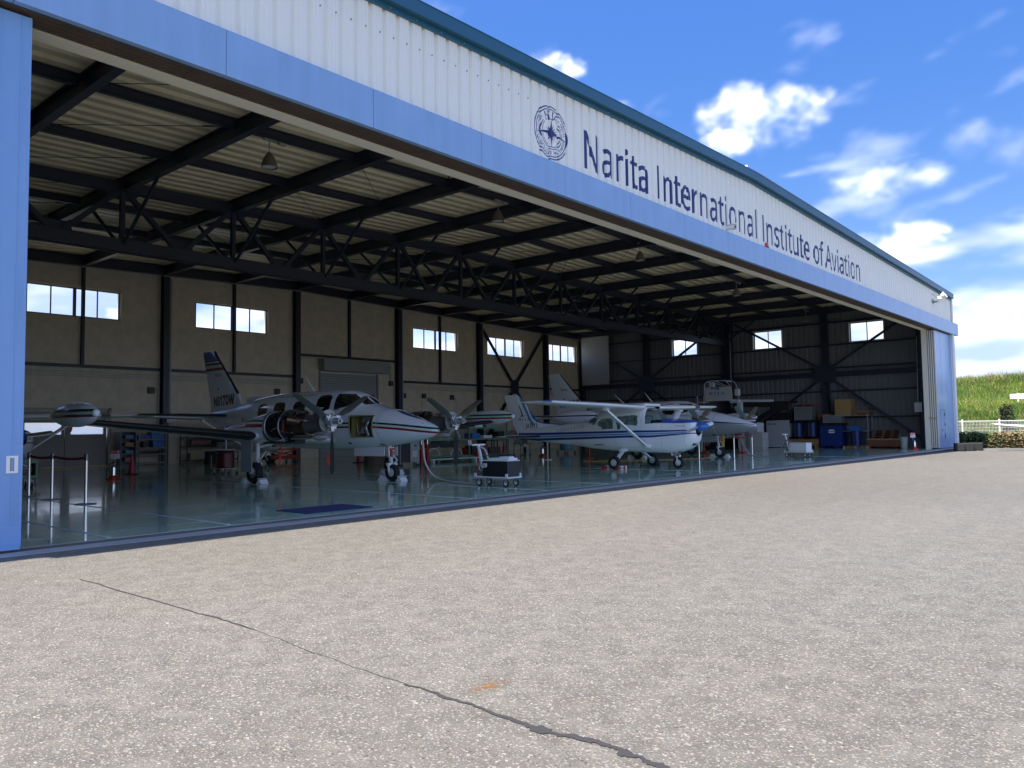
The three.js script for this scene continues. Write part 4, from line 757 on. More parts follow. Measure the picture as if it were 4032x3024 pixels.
    // main gear
    const lg = grp(t, 'main_gear');
    put(lg, 'gear_leg', bar([0.5 * s, 0.62, -0.1], [1.16 * s, 0.26, -0.02], 0.13, 0.035), white);
    put(lg, 'leg_fairing', new THREE.SphereGeometry(0.15, 12, 8).scale(1.1, 0.5, 1.2).translate(0.55 * s, 0.60, -0.1), white);
    const wl = [tyreGeo(0.215, 0.17).translate(1.27 * s, 0.215, 0), rimGeo(0.215, 0.17).translate(1.27 * s, 0.215, 0), rimHoles(0.215, 0.17).translate(1.27 * s, 0.215, 0)];
    put(lg, 'tyre', wl[0], MAT.rubber); put(lg, 'rim', wl[1], MAT.white); put(lg, 'rim_bolts', wl[2], MAT.darkGrey);
  }
  put(t, 'cabin_roof_fairing', rbox(1.06, 0.10, 1.6, 0, 2.11, -0.02, 0.05, 3), white);
  // nose gear
  const ng = grp(t, 'nose_gear');
  put(ng, 'nose_strut', [rod([0, 0.62, 1.62], [0, 0.36, 1.655], 0.045), rod([-0.10, 0.42, 1.65], [-0.10, 0.19, 1.665], 0.02), rod([0.10, 0.42, 1.65], [0.10, 0.19, 1.665], 0.02), box(0.24, 0.06, 0.08, 0, 0.41, 1.65), rod([0, 0.5, 1.58], [0, 0.42, 1.45], 0.02), rod([0.0, 0.42, 1.45], [0, 0.55, 1.40], 0.035)], white);
  put(ng, 'tyre', tyreGeo(0.19, 0.14).translate(0, 0.19, 1.665), MAT.rubber); put(ng, 'rim', rimGeo(0.19, 0.14).translate(0, 0.19, 1.665), MAT.white); put(ng, 'rim_bolts', rimHoles(0.19, 0.14).translate(0, 0.19, 1.665), MAT.darkGrey);
  // fin and rudder
  const F = [-5.9, -2.3, 1.1, 2.8];
  const ft = canvasTex(1024, 512, (x) => {
    const px = (z) => (z - F[0]) / (F[1] - F[0]) * 1024, py = (y) => 512 - (y - F[2]) / (F[3] - F[2]) * 512; x.fillStyle = '#eef0f0'; x.fillRect(0, 0, 1024, 512);
    const pg = (c, p) => { x.fillStyle = c; x.beginPath(); p.forEach((q, i) => (i ? x.lineTo(px(q[0]), py(q[1])) : x.moveTo(px(q[0]), py(q[1])))); x.fill(); };
    pg(mid, [[-5.02, 2.9], [-4.36, 1.78], [-4.15, 1.62], [-3.8, 1.55], [-2.2, 1.44], [-2.2, 2.9]]); pg('#eef0f0', [[-5.14, 2.9], [-5.02, 2.9], [-4.30, 1.66], [-4.2, 1.56], [-4.4, 1.60], [-4.44, 1.7]]); pg(sky, [[-5.18, 2.9], [-5.06, 2.9], [-4.40, 1.72], [-4.24, 1.52], [-4.40, 1.52], [-4.52, 1.7]]);
    x.strokeStyle = '#8a8f93'; x.lineWidth = 3; x.beginPath(); x.moveTo(px(-5.25), py(2.7)); x.lineTo(px(-4.72), py(1.2)); x.stroke();
    x.fillStyle = '#43484c'; pg('#4a4e50', [[-5.03, 2.28], [-4.97, 2.26], [-4.80, 1.92], [-4.82, 1.84], [-4.90, 1.84], [-4.88, 1.94]]); pg('#4a4e50', [[-4.98, 1.86], [-4.70, 1.885], [-4.72, 1.86], [-4.85, 1.83]]);
    x.fillStyle = '#26282e'; x.font = 'bold 54px serif'; x.textAlign = 'center'; x.save(); x.translate(px(-4.76), py(1.685)); x.scale(0.95, 0.8); x.fillText('N I I A', 0, 0); x.restore();
    x.font = 'bold 66px sans-serif'; x.fillStyle = '#15161c'; x.save(); x.translate(px(-4.41), py(1.405)); x.scale(0.78, 1.02); x.fillText('JA3913', 0, 0); x.restore();
  });
  const fin = foil([{ le: [0, 1.18, -2.5], c: 2.62, t: 0.05 }, { le: [0, 1.52, -2.9], c: 2.42, t: 0.07 }, { le: [0, 1.60, -3.95], c: 1.40, t: 0.10 }, { le: [0, 1.72, -4.2], c: 1.20, t: 0.11 }, { le: [0, 2.55, -4.92], c: 0.82, t: 0.085 }, { le: [0, 2.68, -5.12], c: 0.62, t: 0.05 }].map((q) => ({ ...q, up: [1, 0, 0] })), () => 'skin', F, 'x');
  put(t, 'fin', fin.skin, phy(0.97, 0.98, 0.98, 0.32, { map: ft, clearcoat: 0.9, clearcoatRoughness: 0.12 }));
  put(t, 'tail_light', rod([0, 2.62, -5.7], [0, 2.60, -5.95], 0.02, 0.008), white);
  // propeller, spinner, exhaust, aerial
  const pr = grp(t, 'propeller');
  put(pr, 'spinner', lathe([[0.16, 0], [0.155, 0.1], [0.12, 0.24], [0.05, 0.35], [0.0, 0.37]], 24).rotateX(Math.PI / 2).translate(0, 1.35, 2.41), phy(0.03, 0.13, 0.45, 0.3, { clearcoat: 0.8 }));
  for (const a of [98, 278]) put(pr, 'blade', blade(0.95, 0.05, 0.17, 0.35, 0.8, true).rotateZ(a * Math.PI / 180).translate(0, 1.35, 2.47), MAT.alu);
  put(t, 'exhaust', rod([-0.2, 0.62, 1.86], [-0.24, 0.40, 1.76], 0.045), std(0.22, 0.17, 0.14, 0.5, { metalness: 0.6 }));
  put(t, 'air_intake', [new THREE.SphereGeometry(0.1, 12, 8).scale(0.9, 0.6, 0.3).translate(-0.24, 1.27, 2.36), new THREE.SphereGeometry(0.1, 12, 8).scale(0.9, 0.6, 0.3).translate(0.24, 1.27, 2.36), box(0.20, 0.10, 0.05, -0.1, 0.80, 2.30)], MAT.black);
  put(t, 'aerial', rod([0.0, 2.14, -0.3], [0, 2.52, -0.75], 0.012, 0.005), white);
  return t;
}
const c172 = makeSingle('white high-wing light aircraft with blue stripes marked JA3913, nearest the sill');
c172.position.set(23.05, 0, -4.33); c172.rotation.y = 1.5 * Math.PI / 180;
copyOf(c172, 'high-wing light aircraft deep in the hangar, its wing showing behind the rope posts', [8.6, 0, -20.6], 0.04);
copyOf(c172, 'high-wing light aircraft parked behind the wing of the twin with open engines', [19.3, 0, -22.6], 0.0);
copyOf(c172, 'blue-striped high-wing light aircraft behind the green parts rack', [36.2, 0, -20.2], -0.9);

// ---------------- low-wing turboprop twin
const TWIN = new Body([
  [-6.85, 1.86, 1.98, 0.03, 2.1], [-6.4, 1.72, 2.08, 0.10, 2.2], [-5.2, 1.46, 2.18, 0.25, 2.3], [-4.15, 1.22, 2.33, 0.42, 2.4], [-3.0, 1.01, 2.50, 0.57, 2.5], [-1.8, 0.89, 2.575, 0.65, 2.6], [0.5, 0.845, 2.585, 0.67, 2.6], [1.1, 0.85, 2.55, 0.665, 2.6], [1.5, 0.86, 2.44, 0.65, 2.5], [2.05, 0.89, 2.14, 0.61, 2.4],
  [2.5, 0.93, 2.02, 0.57, 2.3], [2.9, 0.97, 1.94, 0.52, 2.25], [3.5, 1.04, 1.77, 0.41, 2.2], [4.0, 1.13, 1.61, 0.29, 2.1], [4.3, 1.21, 1.50, 0.18, 2.05], [4.44, 1.29, 1.42, 0.08, 2], [4.47, 1.34, 1.37, 0.02, 2]]);
const TU = [-6.9, 4.5, 0.8, 2.65];
const NAC = (x) => new Body([[-2.7, 1.30, 1.36, 0.06, 2.2], [-2.0, 1.22, 1.45, 0.22, 2.3], [-1.0, 1.12, 1.62, 0.36, 2.5], [0.0, 1.06, 1.80, 0.42, 2.6], [0.62, 1.10, 1.90, 0.42, 2.6]]);
const COWL = new Body([[0.60, 1.10, 1.90, 0.42, 2.6], [1.3, 1.12, 1.92, 0.42, 2.5], [2.0, 1.16, 1.88, 0.37, 2.4], [2.5, 1.27, 1.85, 0.29, 2.2], [2.7, 1.38, 1.80, 0.22, 2]]);
const TANK = new Body([[-1.07, 1.79, 1.83, 0.02, 2], [-0.75, 1.68, 1.94, 0.13, 2], [-0.2, 1.56, 2.05, 0.235, 2.1], [0.35, 1.53, 2.08, 0.26, 2.1], [0.8, 1.58, 2.04, 0.225, 2.1], [1.12, 1.69, 1.95, 0.13, 2], [1.28, 1.80, 1.85, 0.03, 2]]);
function twinStripe(z) { return 1.61 - (z > 2.3 ? 0.185 * Math.pow((z - 2.3) / 2.15, 1.35) : 0); }
function makeTwin(label, open, reg) {
  const t = thing('twin_turboprop', label, 'aircraft');
  const G = '#12402f', Rd = '#8c1626', mint = '#cfe3d3', navy = '#1b1f66';
  const tex = livery(2048, 1024, TU, '#e9edf2', ({ ribbon, text, x, px, py, band }) => {
    if (open) { ribbon(G, twinStripe, 0.05, -6.9, 4.5); ribbon(mint, (z) => twinStripe(z) - 0.05, 0.055, -6.9, 4.5); ribbon(Rd, (z) => twinStripe(z) - 0.105, (z) => 0.055, -6.9, 4.5);
      x.fillStyle = '#c23b3b'; x.fillRect(px(4.05), py(1.55), 5, 4);
      ribbon('#274e7e', (z) => 1.98 - (z - 2.9) * 0.30, (z) => 0.03 + 0.02 * Math.sin((z - 2.9) * 3), 3.0, 4.0);
    } else { ribbon('#9a9c9e', (z) => twinStripe(z) - 0.05, 2, -6.9, 4.5); ribbon(navy, (z) => twinStripe(z) - 0.0, (z) => (z > 3 ? mix(0.055, 0.012, (z - 3) / 1.5) : 0.055), -6.9, 4.4); }
    text('Narita International Institute of Aviation', -0.9, 2.415, 0.052, 1.75, '#4a4e57', 'bold italic sans-serif');
    x.strokeStyle = 'rgba(190,196,202,0.9)'; x.lineWidth = 3; for (const z of [2.78, 2.72]) { x.beginPath(); x.moveTo(px(z), py(2.0)); x.quadraticCurveTo(px(z - 0.14), py(1.5), px(z + 0.03), py(0.95)); x.stroke(); }
    x.strokeStyle = 'rgba(150,156,162,0.8)'; x.lineWidth = 1.5; for (const z of [-4.4, -3.1, -1.05, 0.1]) { x.beginPath(); x.moveTo(px(z), py(2.6)); x.lineTo(px(z), py(0.85)); x.stroke(); }
    if (open) { x.fillStyle = '#0c0d0f'; x.fillRect(px(-3.72) - 9, py(1.84), 18, 70); }
    x.fillStyle = '#26282c'; for (const [z, y] of [[1.52, 1.03], [2.62, 0.99]]) { x.beginPath(); x.ellipse(px(z), py(y), 12, 9, 0, 0, 7); x.fill(); }
  });
  const paint = phy(0.95, 0.97, 0.99, 0.26, { map: tex, clearcoat: 0.9, clearcoatRoughness: 0.1 });
  const white = phy(0.74, 0.76, 0.78, 0.28, { clearcoat: 0.9, clearcoatRoughness: 0.1 });
  const under = open ? white : phy(0.34, 0.345, 0.35, 0.3, { clearcoat: 0.8 });
  const cls = (z, y, s, x) => {
    for (const [cz, cy, a, b] of [[-2.49, 2.045, 0.27, 0.205], [-1.57, 2.06, 0.29, 0.205], [-0.58, 2.065, 0.28, 0.21], [0.54, 2.17, 0.32, 0.245]]) if (supe(z, y, cz, cy, a, b, 3.4)) return open && cz > 0.5 && s < 0 ? 'clear_window' : 'cabin_window_' + Math.round(cz * 10);
    if (z > 1.03 && z < 1.98 && y > 1.95 + 0.22 * (z - 1.03) && y < 2.425 - 0.02 * (z - 1.03) && y < 2.47 - 0.9 * Math.max(0, z - 1.62) && Math.abs(x) > 0.25) return 'cockpit_window';
    if (z > 1.60 && z < 2.10 && y > 2.10 && Math.abs(x) > 0.03 && Math.abs(x) < 0.44 && y > 2.40 - 0.9 * (z - 1.62) + (z < 1.66 ? 1 : 0)) return s < 0 ? 'windshield_r' : 'windshield_l';
    if (open && s < 0 && z > 1.69 && z < 2.53 && y > 1.21 && y < 1.77) return null;
    return 'skin';
  };
  const g = TWIN.build(0.03, 96, cls, TU);
  const fus = put(t, 'fuselage', g.skin, paint);
  put(t, 'window', g.cockpit_window, DARKGLASS); for (const k of ['windshield_r', 'windshield_l']) if (g[k]) put(t, 'windshield', g[k], DARKGLASS);
  for (const k in g) if (k.startsWith('cabin_window')) put(t, 'window', g[k], DARKGLASS);
  if (g.clear_window) { put(t, 'window', g.clear_window, GLASS); put(t, 'cabin_lining', [box(0.02, 1.3, 2.6, 0.42, 1.75, 0.2), box(0.9, 0.02, 2.6, 0, 1.05, 0.2), box(0.9, 1.3, 0.02, 0, 1.75, -1.1), box(0.9, 1.3, 0.02, 0, 1.75, 1.0)], std(0.06, 0.055, 0.05, 0.8)); put(t, 'seat', [rbox(0.42, 0.14, 0.42, -0.2, 1.36, 0.42, 0.05, 2), rbox(0.42, 0.6, 0.1, -0.2, 1.66, 0.18, 0.05, 2), box(0.3, 0.24, 0.3, -0.2, 1.18, 0.42)], std(0.10, 0.09, 0.08, 0.8)); }
  put(t, 'wiper', rod([-0.3, 2.13, 2.06], [-0.12, 2.30, 1.78], 0.010), MAT.black);
  if (open) {
    const bay = grp(t, 'equipment_bay'); const zc = 2.11, yc = 1.49;
    put(bay, 'bay_lining', [box(0.02, 0.62, 0.92, -0.14, yc, zc), box(0.36, 0.02, 0.9, -0.34, 1.775, zc), box(0.40, 0.02, 0.9, -0.34, 1.20, zc), box(0.40, 0.58, 0.02, -0.36, yc, 1.68), box(0.36, 0.58, 0.02, -0.34, yc, 2.54)], std(0.22, 0.20, 0.06, 0.6));
    const fr = [], off = 0.006; for (const [a, b] of [[[1.68, 1.20], [2.54, 1.20]], [[2.54, 1.20], [2.54, 1.78]], [[2.54, 1.78], [1.68, 1.78]], [[1.68, 1.78], [1.68, 1.20]]]) for (let i = 0; i < 6; i++) { const p = [mix(a[0], b[0], i / 6), mix(a[1], b[1], i / 6)], q = [mix(a[0], b[0], (i + 1) / 6), mix(a[1], b[1], (i + 1) / 6)]; fr.push(rod([-TWIN.halfX(p[0], p[1]) - off, p[1], p[0]], [-TWIN.halfX(q[0], q[1]) - off, q[1], q[0]], 0.018, 0.018, 6)); }
    put(bay, 'bay_frame', fr, std(0.30, 0.29, 0.16, 0.5));
    put(bay, 'bay_duct', [tube([[-0.34, 1.68, 2.2], [-0.42, 1.6, 2.22], [-0.44, 1.45, 2.16], [-0.42, 1.24, 2.24]], 0.055, 20, 8)], MAT.alu);
    put(bay, 'bay_unit', [rbox(0.2, 0.12, 0.3, -0.3, 1.69, 2.1, 0.02), cyl(0.05, 0.05, 0.16, -0.36, 1.3, 1.93), cyl(0.04, 0.05, 0.1, -0.36, 1.6, 1.95), rbox(0.12, 0.12, 0.1, -0.32, 1.34, 1.84, 0.02)], MAT.grey);
    put(bay, 'bay_hose', [tube([[-0.42, 1.7, 1.76], [-0.45, 1.5, 1.8], [-0.42, 1.26, 1.84]], 0.012), tube([[-0.40, 1.72, 2.42], [-0.45, 1.5, 2.46], [-0.38, 1.3, 2.36]], 0.014), tube([[-0.38, 1.5, 1.78], [-0.46, 1.38, 1.95], [-0.42, 1.28, 2.05]], 0.010)], MAT.galv);
    put(bay, 'bay_block', [rbox(0.1, 0.18, 0.16, -0.34, 1.42, 2.40, 0.02)], std(0.22, 0.05, 0.05, 0.5));
    put(bay, 'bay_block', rbox(0.14, 0.3, 0.2, -0.25, 1.45, 2.42, 0.02), MAT.black);
  }
  for (const s of [-1, 1]) {
    const W = foil([{ le: [0.4 * s, 1.12, 1.0], c: 3.3, t: 0.34 }, { le: [0.95 * s, 1.16, 0.86], c: 2.9, t: 0.32 }, { le: [1.9 * s, 1.22, 0.50], c: 2.35, t: 0.30 }, { le: [2.75 * s, 1.28, 0.46], c: 2.2, t: 0.27 }, { le: [5.0 * s, 1.47, 0.48], c: 1.7, t: 0.2 }, { le: [7.1 * s, 1.66, 0.50], c: 1.25, t: 0.14 }].map((q) => ({ ...q, up: [0, 1, 0] })), (u, i) => (u < 0.12 && i >= 3 ? 'boot' : 'skin'));
    const w = put(t, 'wing', W.skin, white); put(w, 'de_icing_boot', W.boot, MAT.black);
    put(w, 'aileron_line', box(2.4, 0.004, 0.02, 5.6 * s, 1.60, -0.42), MAT.grey);
    const tk = TANK.build(0.05, 24, () => 'skin', [-1.07, 1.28, 1.5, 2.1]).skin.translate(7.19 * s, 0, 0);
    put(t, 'tip_tank', tk, phy(0.95, 0.97, 0.99, 0.25, { clearcoat: 0.9, clearcoatRoughness: 0.1, map: open ? TANKA : TANKB }));
    put(t, 'tip_lamp', new THREE.SphereGeometry(0.085, 14, 10).scale(1, 1, 0.7).translate(7.19 * s, 1.825, 1.24), phy(0.8, 0.85, 0.9, 0.05, { clearcoat: 1 }));
    // tailplane
    const H = foil([{ le: [0.1 * s, 1.95, -4.95], c: 1.35, t: 0.15 }, { le: [1.2 * s, 1.97, -5.15], c: 1.2, t: 0.12 }, { le: [2.75 * s, 1.99, -5.5], c: 0.9, t: 0.08 }, { le: [2.92 * s, 1.99, -5.65], c: 0.7, t: 0.04 }].map((q) => ({ ...q, up: [0, 1, 0] })), (u) => (u < 0.10 ? 'boot' : 'skin'));
    const hs = put(t, 'tailplane', H.skin, white); put(hs, 'de_icing_boot', H.boot, MAT.black);
    // nacelle and engine
    const nac = NAC().build(0.06, 30, () => 'skin', [-2.7, 0.62, 1.05, 1.95]).skin.translate(2.27 * s, 0, 0);
    const nm = phy(0.95, 0.97, 0.99, 0.26, { clearcoat: 0.9, map: open ? NACA : NACB });
    const nc = put(t, 'nacelle', nac, nm);
    if (!open) { put(t, 'cowling', COWL.build(0.05, 30, () => 'skin', [0.6, 2.7, 1.05, 1.95]).skin.translate(2.27 * s, 0, 0), phy(0.95, 0.97, 0.99, 0.26, { clearcoat: 0.9, map: NACB2 }));
      put(t, 'exhaust_stub', [rod([2.27 * s + 0.25, 1.62, 2.2], [2.27 * s + 0.46, 1.66, 1.95], 0.09), rod([2.27 * s - 0.25, 1.62, 2.2], [2.27 * s - 0.46, 1.66, 1.95], 0.09)], MAT.darkGrey); }
    else engineBay(t, 2.27 * s, s);
    const pr = grp(t, 'propeller'); pr.position.set(2.27 * s, 1.615, 2.98);
    if (open) {
      put(pr, 'hub', [new THREE.CylinderGeometry(0.13, 0.13, 0.2, 20).rotateX(Math.PI / 2), new THREE.CylinderGeometry(0.075, 0.09, 0.24, 16).rotateX(Math.PI / 2).translate(0, 0, 0.2), new THREE.CylinderGeometry(0.03, 0.05, 0.08, 12).rotateX(Math.PI / 2).translate(0, 0, 0.35)], MAT.galv);
      put(pr, 'spinner_backplate', [new THREE.CylinderGeometry(0.29, 0.29, 0.02, 36).rotateX(Math.PI / 2).translate(0, 0, -0.14)], std(0.30, 0.31, 0.30, 0.45, { metalness: 0.5 }));
      put(pr, 'blade_clamp', [0, 120, 240].map((a) => join(new THREE.CylinderGeometry(0.07, 0.075, 0.16, 14).translate(0, 0.17, 0), box(0.16, 0.05, 0.10, 0, 0.16, 0.02), rod([0.08, 0.12, 0], [0.16, 0.12, 0.06], 0.02)).rotateZ((180 + a) * Math.PI / 180)), MAT.alu);
    } else put(pr, 'spinner', lathe([[0.24, -0.26], [0.235, -0.1], [0.19, 0.1], [0.1, 0.32], [0.03, 0.44], [0, 0.46]], 28).rotateX(Math.PI / 2), std(0.42, 0.41, 0.39, 0.28, { metalness: 0.85 }));
    for (const a of [0, 120, 240]) put(pr, 'blade', blade(1.32, 0.2, 0.27, 1.42, 1.05).rotateZ((180 + a) * Math.PI / 180), open ? BLADEM : MAT.alu);
    // main gear
    const mg = grp(t, 'main_gear');
    put(mg, 'gear_leg', [rod([2.36 * s, 1.2, -0.05], [2.40 * s, 0.62, 0], 0.06), rod([2.40 * s, 0.66, 0], [2.40 * s, 0.40, 0], 0.04), bar([2.40 * s, 0.60, -0.03], [2.60 * s, 0.26, 0], 0.10, 0.06), rod([2.40 * s, 0.62, 0.1], [2.34 * s, 0.86, 0.3], 0.02), rod([2.40 * s, 0.42, 0.06], [2.40 * s, 0.52, 0.2], 0.02), rod([2.40 * s, 0.62, 0.06], [2.40 * s, 0.52, 0.2], 0.02), rod([2.40 * s, 0.95, 0], [1.6 * s, 1.15, 0.1], 0.03)], MAT.white);
    put(mg, 'gear_door', rbox(0.03, 1.02, 0.50, 2.70 * s, 0.82, -0.06, 0.01), open ? std(0.27, 0.29, 0.31, 0.5) : under);
    put(mg, 'tyre', tyreGeo(0.285, 0.21).translate(2.49 * s, 0.285, 0), MAT.rubber); put(mg, 'rim', rimGeo(0.285, 0.21).translate(2.49 * s, 0.285, 0), MAT.alu); put(mg, 'rim_bolts', rimHoles(0.285, 0.21).translate(2.49 * s, 0.285, 0), MAT.darkGrey);
  }
  // fin
  const F = [-7.1, -3.4, 1.95, 4.35];
  const ft = canvasTex(1024, 768, (x) => {
    const px = (z) => (z - F[0]) / (F[1] - F[0]) * 1024, py = (y) => 768 - (y - F[2]) / (F[3] - F[2]) * 768; x.fillStyle = open ? '#dfe4ea' : '#e9edf2'; x.fillRect(0, 0, 1024, 768);
    const bandY = (c, a, b) => { x.fillStyle = c; x.fillRect(0, py(b), 1024, py(a) - py(b)); };
    if (open) { bandY('#1c3c86', 3.83, 4.4); bandY('#0f3a2b', 3.72, 3.80); bandY('#b9c6c2', 3.64, 3.72); bandY('#7c1226', 3.52, 3.62); }
    x.strokeStyle = '#9298a0'; x.lineWidth = 3; x.beginPath(); x.moveTo(px(-6.38), py(4.2)); x.lineTo(px(-5.75), py(2.3)); x.stroke();
    x.fillStyle = '#3f434b'; x.font = 'bold 60px serif'; x.textAlign = 'center'; x.save(); x.translate(px(-5.88), py(open ? 3.30 : 3.32)); x.scale(0.9, 0.9); x.fillText('NIIA', 0, 0); x.restore();
    x.fillStyle = open ? '#4a1a26' : '#41454c'; x.font = 'bold 100px sans-serif'; x.save(); x.translate(px(-5.54), py(open ? 2.32 : 2.50)); const mw = x.measureText(reg).width; x.transform(1.32 / (F[1] - F[0]) * 1024 / mw, -0.06, 0.08, 1.42, 0, 0); x.fillText(reg, 0, 0); x.lineWidth = 7; x.strokeStyle = x.fillStyle; x.strokeText(reg, 0, 0); x.restore();
    x.fillStyle = '#22252a'; x.fillRect(px(-5.92), py(2.93), 20, 26);
  });
  const fin = foil([{ le: [0, 2.0, -4.35], c: 2.05, t: 0.10 }, { le: [0, 2.42, -4.55], c: 1.88, t: 0.14 }, { le: [0, 2.68, -4.66], c: 1.82, t: 0.14 }, { le: [0, 4.05, -6.0], c: 0.90, t: 0.09 }, { le: [0, 4.21, -6.12], c: 0.80, t: 0.05 }].map((q) => ({ ...q, up: [1, 0, 0] })), (u, i) => (u < 0.05 && i >= 2 ? 'boot' : 'skin'), F, 'x');
  const fn = put(t, 'fin', fin.skin, phy(0.95, 0.97, 0.99, 0.28, { map: ft, clearcoat: 0.8, clearcoatRoughness: 0.12 })); put(fn, 'de_icing_boot', fin.boot, MAT.black);
  put(t, 'dorsal_fairing', [new THREE.SphereGeometry(0.16, 16, 10).scale(0.7, 0.8, 3.2).translate(0, 2.42, -3.75)], white);
  put(t, 'aerial', [rod([0, 2.58, -0.7], [0, 3.07, -1.12], 0.035, 0.008), cyl(0.05, 0.03, 0.05, 0, 2.55, -0.7)], white);
  // nose gear
  const ng = grp(t, 'nose_gear');
  put(ng, 'nose_leg', [rod([0, 1.0, 2.6], [0, 0.42, 2.68], 0.055), box(0.2, 0.10, 0.14, 0, 0.86, 2.62), rod([-0.14, 0.44, 2.7], [-0.13, 0.225, 2.72], 0.03), rod([0.14, 0.44, 2.7], [0.13, 0.225, 2.72], 0.03), box(0.34, 0.07, 0.09, 0, 0.45, 2.69), rod([0, 0.7, 2.75], [0.0, 0.56, 2.9], 0.02), rod([0, 0.56, 2.9], [0, 0.45, 2.76], 0.02), rod([0.05, 0.95, 2.5], [0.05, 0.72, 2.62], 0.03), rod([-0.12, 0.9, 2.7], [-0.12, 0.65, 2.72], 0.025)], MAT.white);
  put(ng, 'tyre', tyreGeo(0.225, 0.19).translate(0, 0.225, 2.72), MAT.rubber); put(ng, 'rim', rimGeo(0.225, 0.19).translate(0, 0.225, 2.72), MAT.white);
  put(ng, 'steering_lock', [box(0.05, 0.2, 0.05, -0.06, 0.75, 2.74), box(0.16, 0.05, 0.05, -0.04, 0.86, 2.74)], MAT.red);
  for (const s of [-1, 1]) put(t, 'nose_gear_door', rbox(0.015, 0.26, 1.25, 0.24 * s, 0.80, 2.05, 0.005), under);
  return t;
}
const TL = [-1.07, 1.28, 1.5, 2.1];
const tankTex = (a) => livery(512, 256, TL, '#e9edf2', ({ ribbon }) => { if (a) { ribbon('#123a2c', () => 1.915, 0.06, -1.1, 1.3); ribbon('#b7d6bf', () => 1.855, 0.06, -1.1, 1.3); ribbon('#7d1428', () => 1.795, 0.055, -1.1, 1.3); } else { ribbon('#1b1f66', () => 1.88, 0.05, -1.1, 1.3); } });
const TANKA = tankTex(true), TANKB = tankTex(false);
const nacTex = (a, U) => livery(512, 256, U, '#dfe4e9', ({ ribbon }) => { if (a) { ribbon('#1a4536', (z) => 1.70 - 0.02 * z * z, 0.05, -2.7, 3); ribbon('#cfe3d3', (z) => 1.65 - 0.02 * z * z, 0.06, -2.7, 3); ribbon('#8c1626', (z) => 1.59 - 0.02 * z * z, 0.085, -2.7, 3); } else ribbon('#9a9c9e', () => 1.56, 2, -2.7, 3); });
const NACA = nacTex(true, [-2.7, 0.62, 1.05, 1.95]), NACB = nacTex(false, [-2.7, 0.62, 1.05, 1.95]), NACB2 = nacTex(false, [0.6, 2.7, 1.05, 1.95]);
const BLADEM = std(0.20, 0.215, 0.20, 0.32, { metalness: 0.55 });
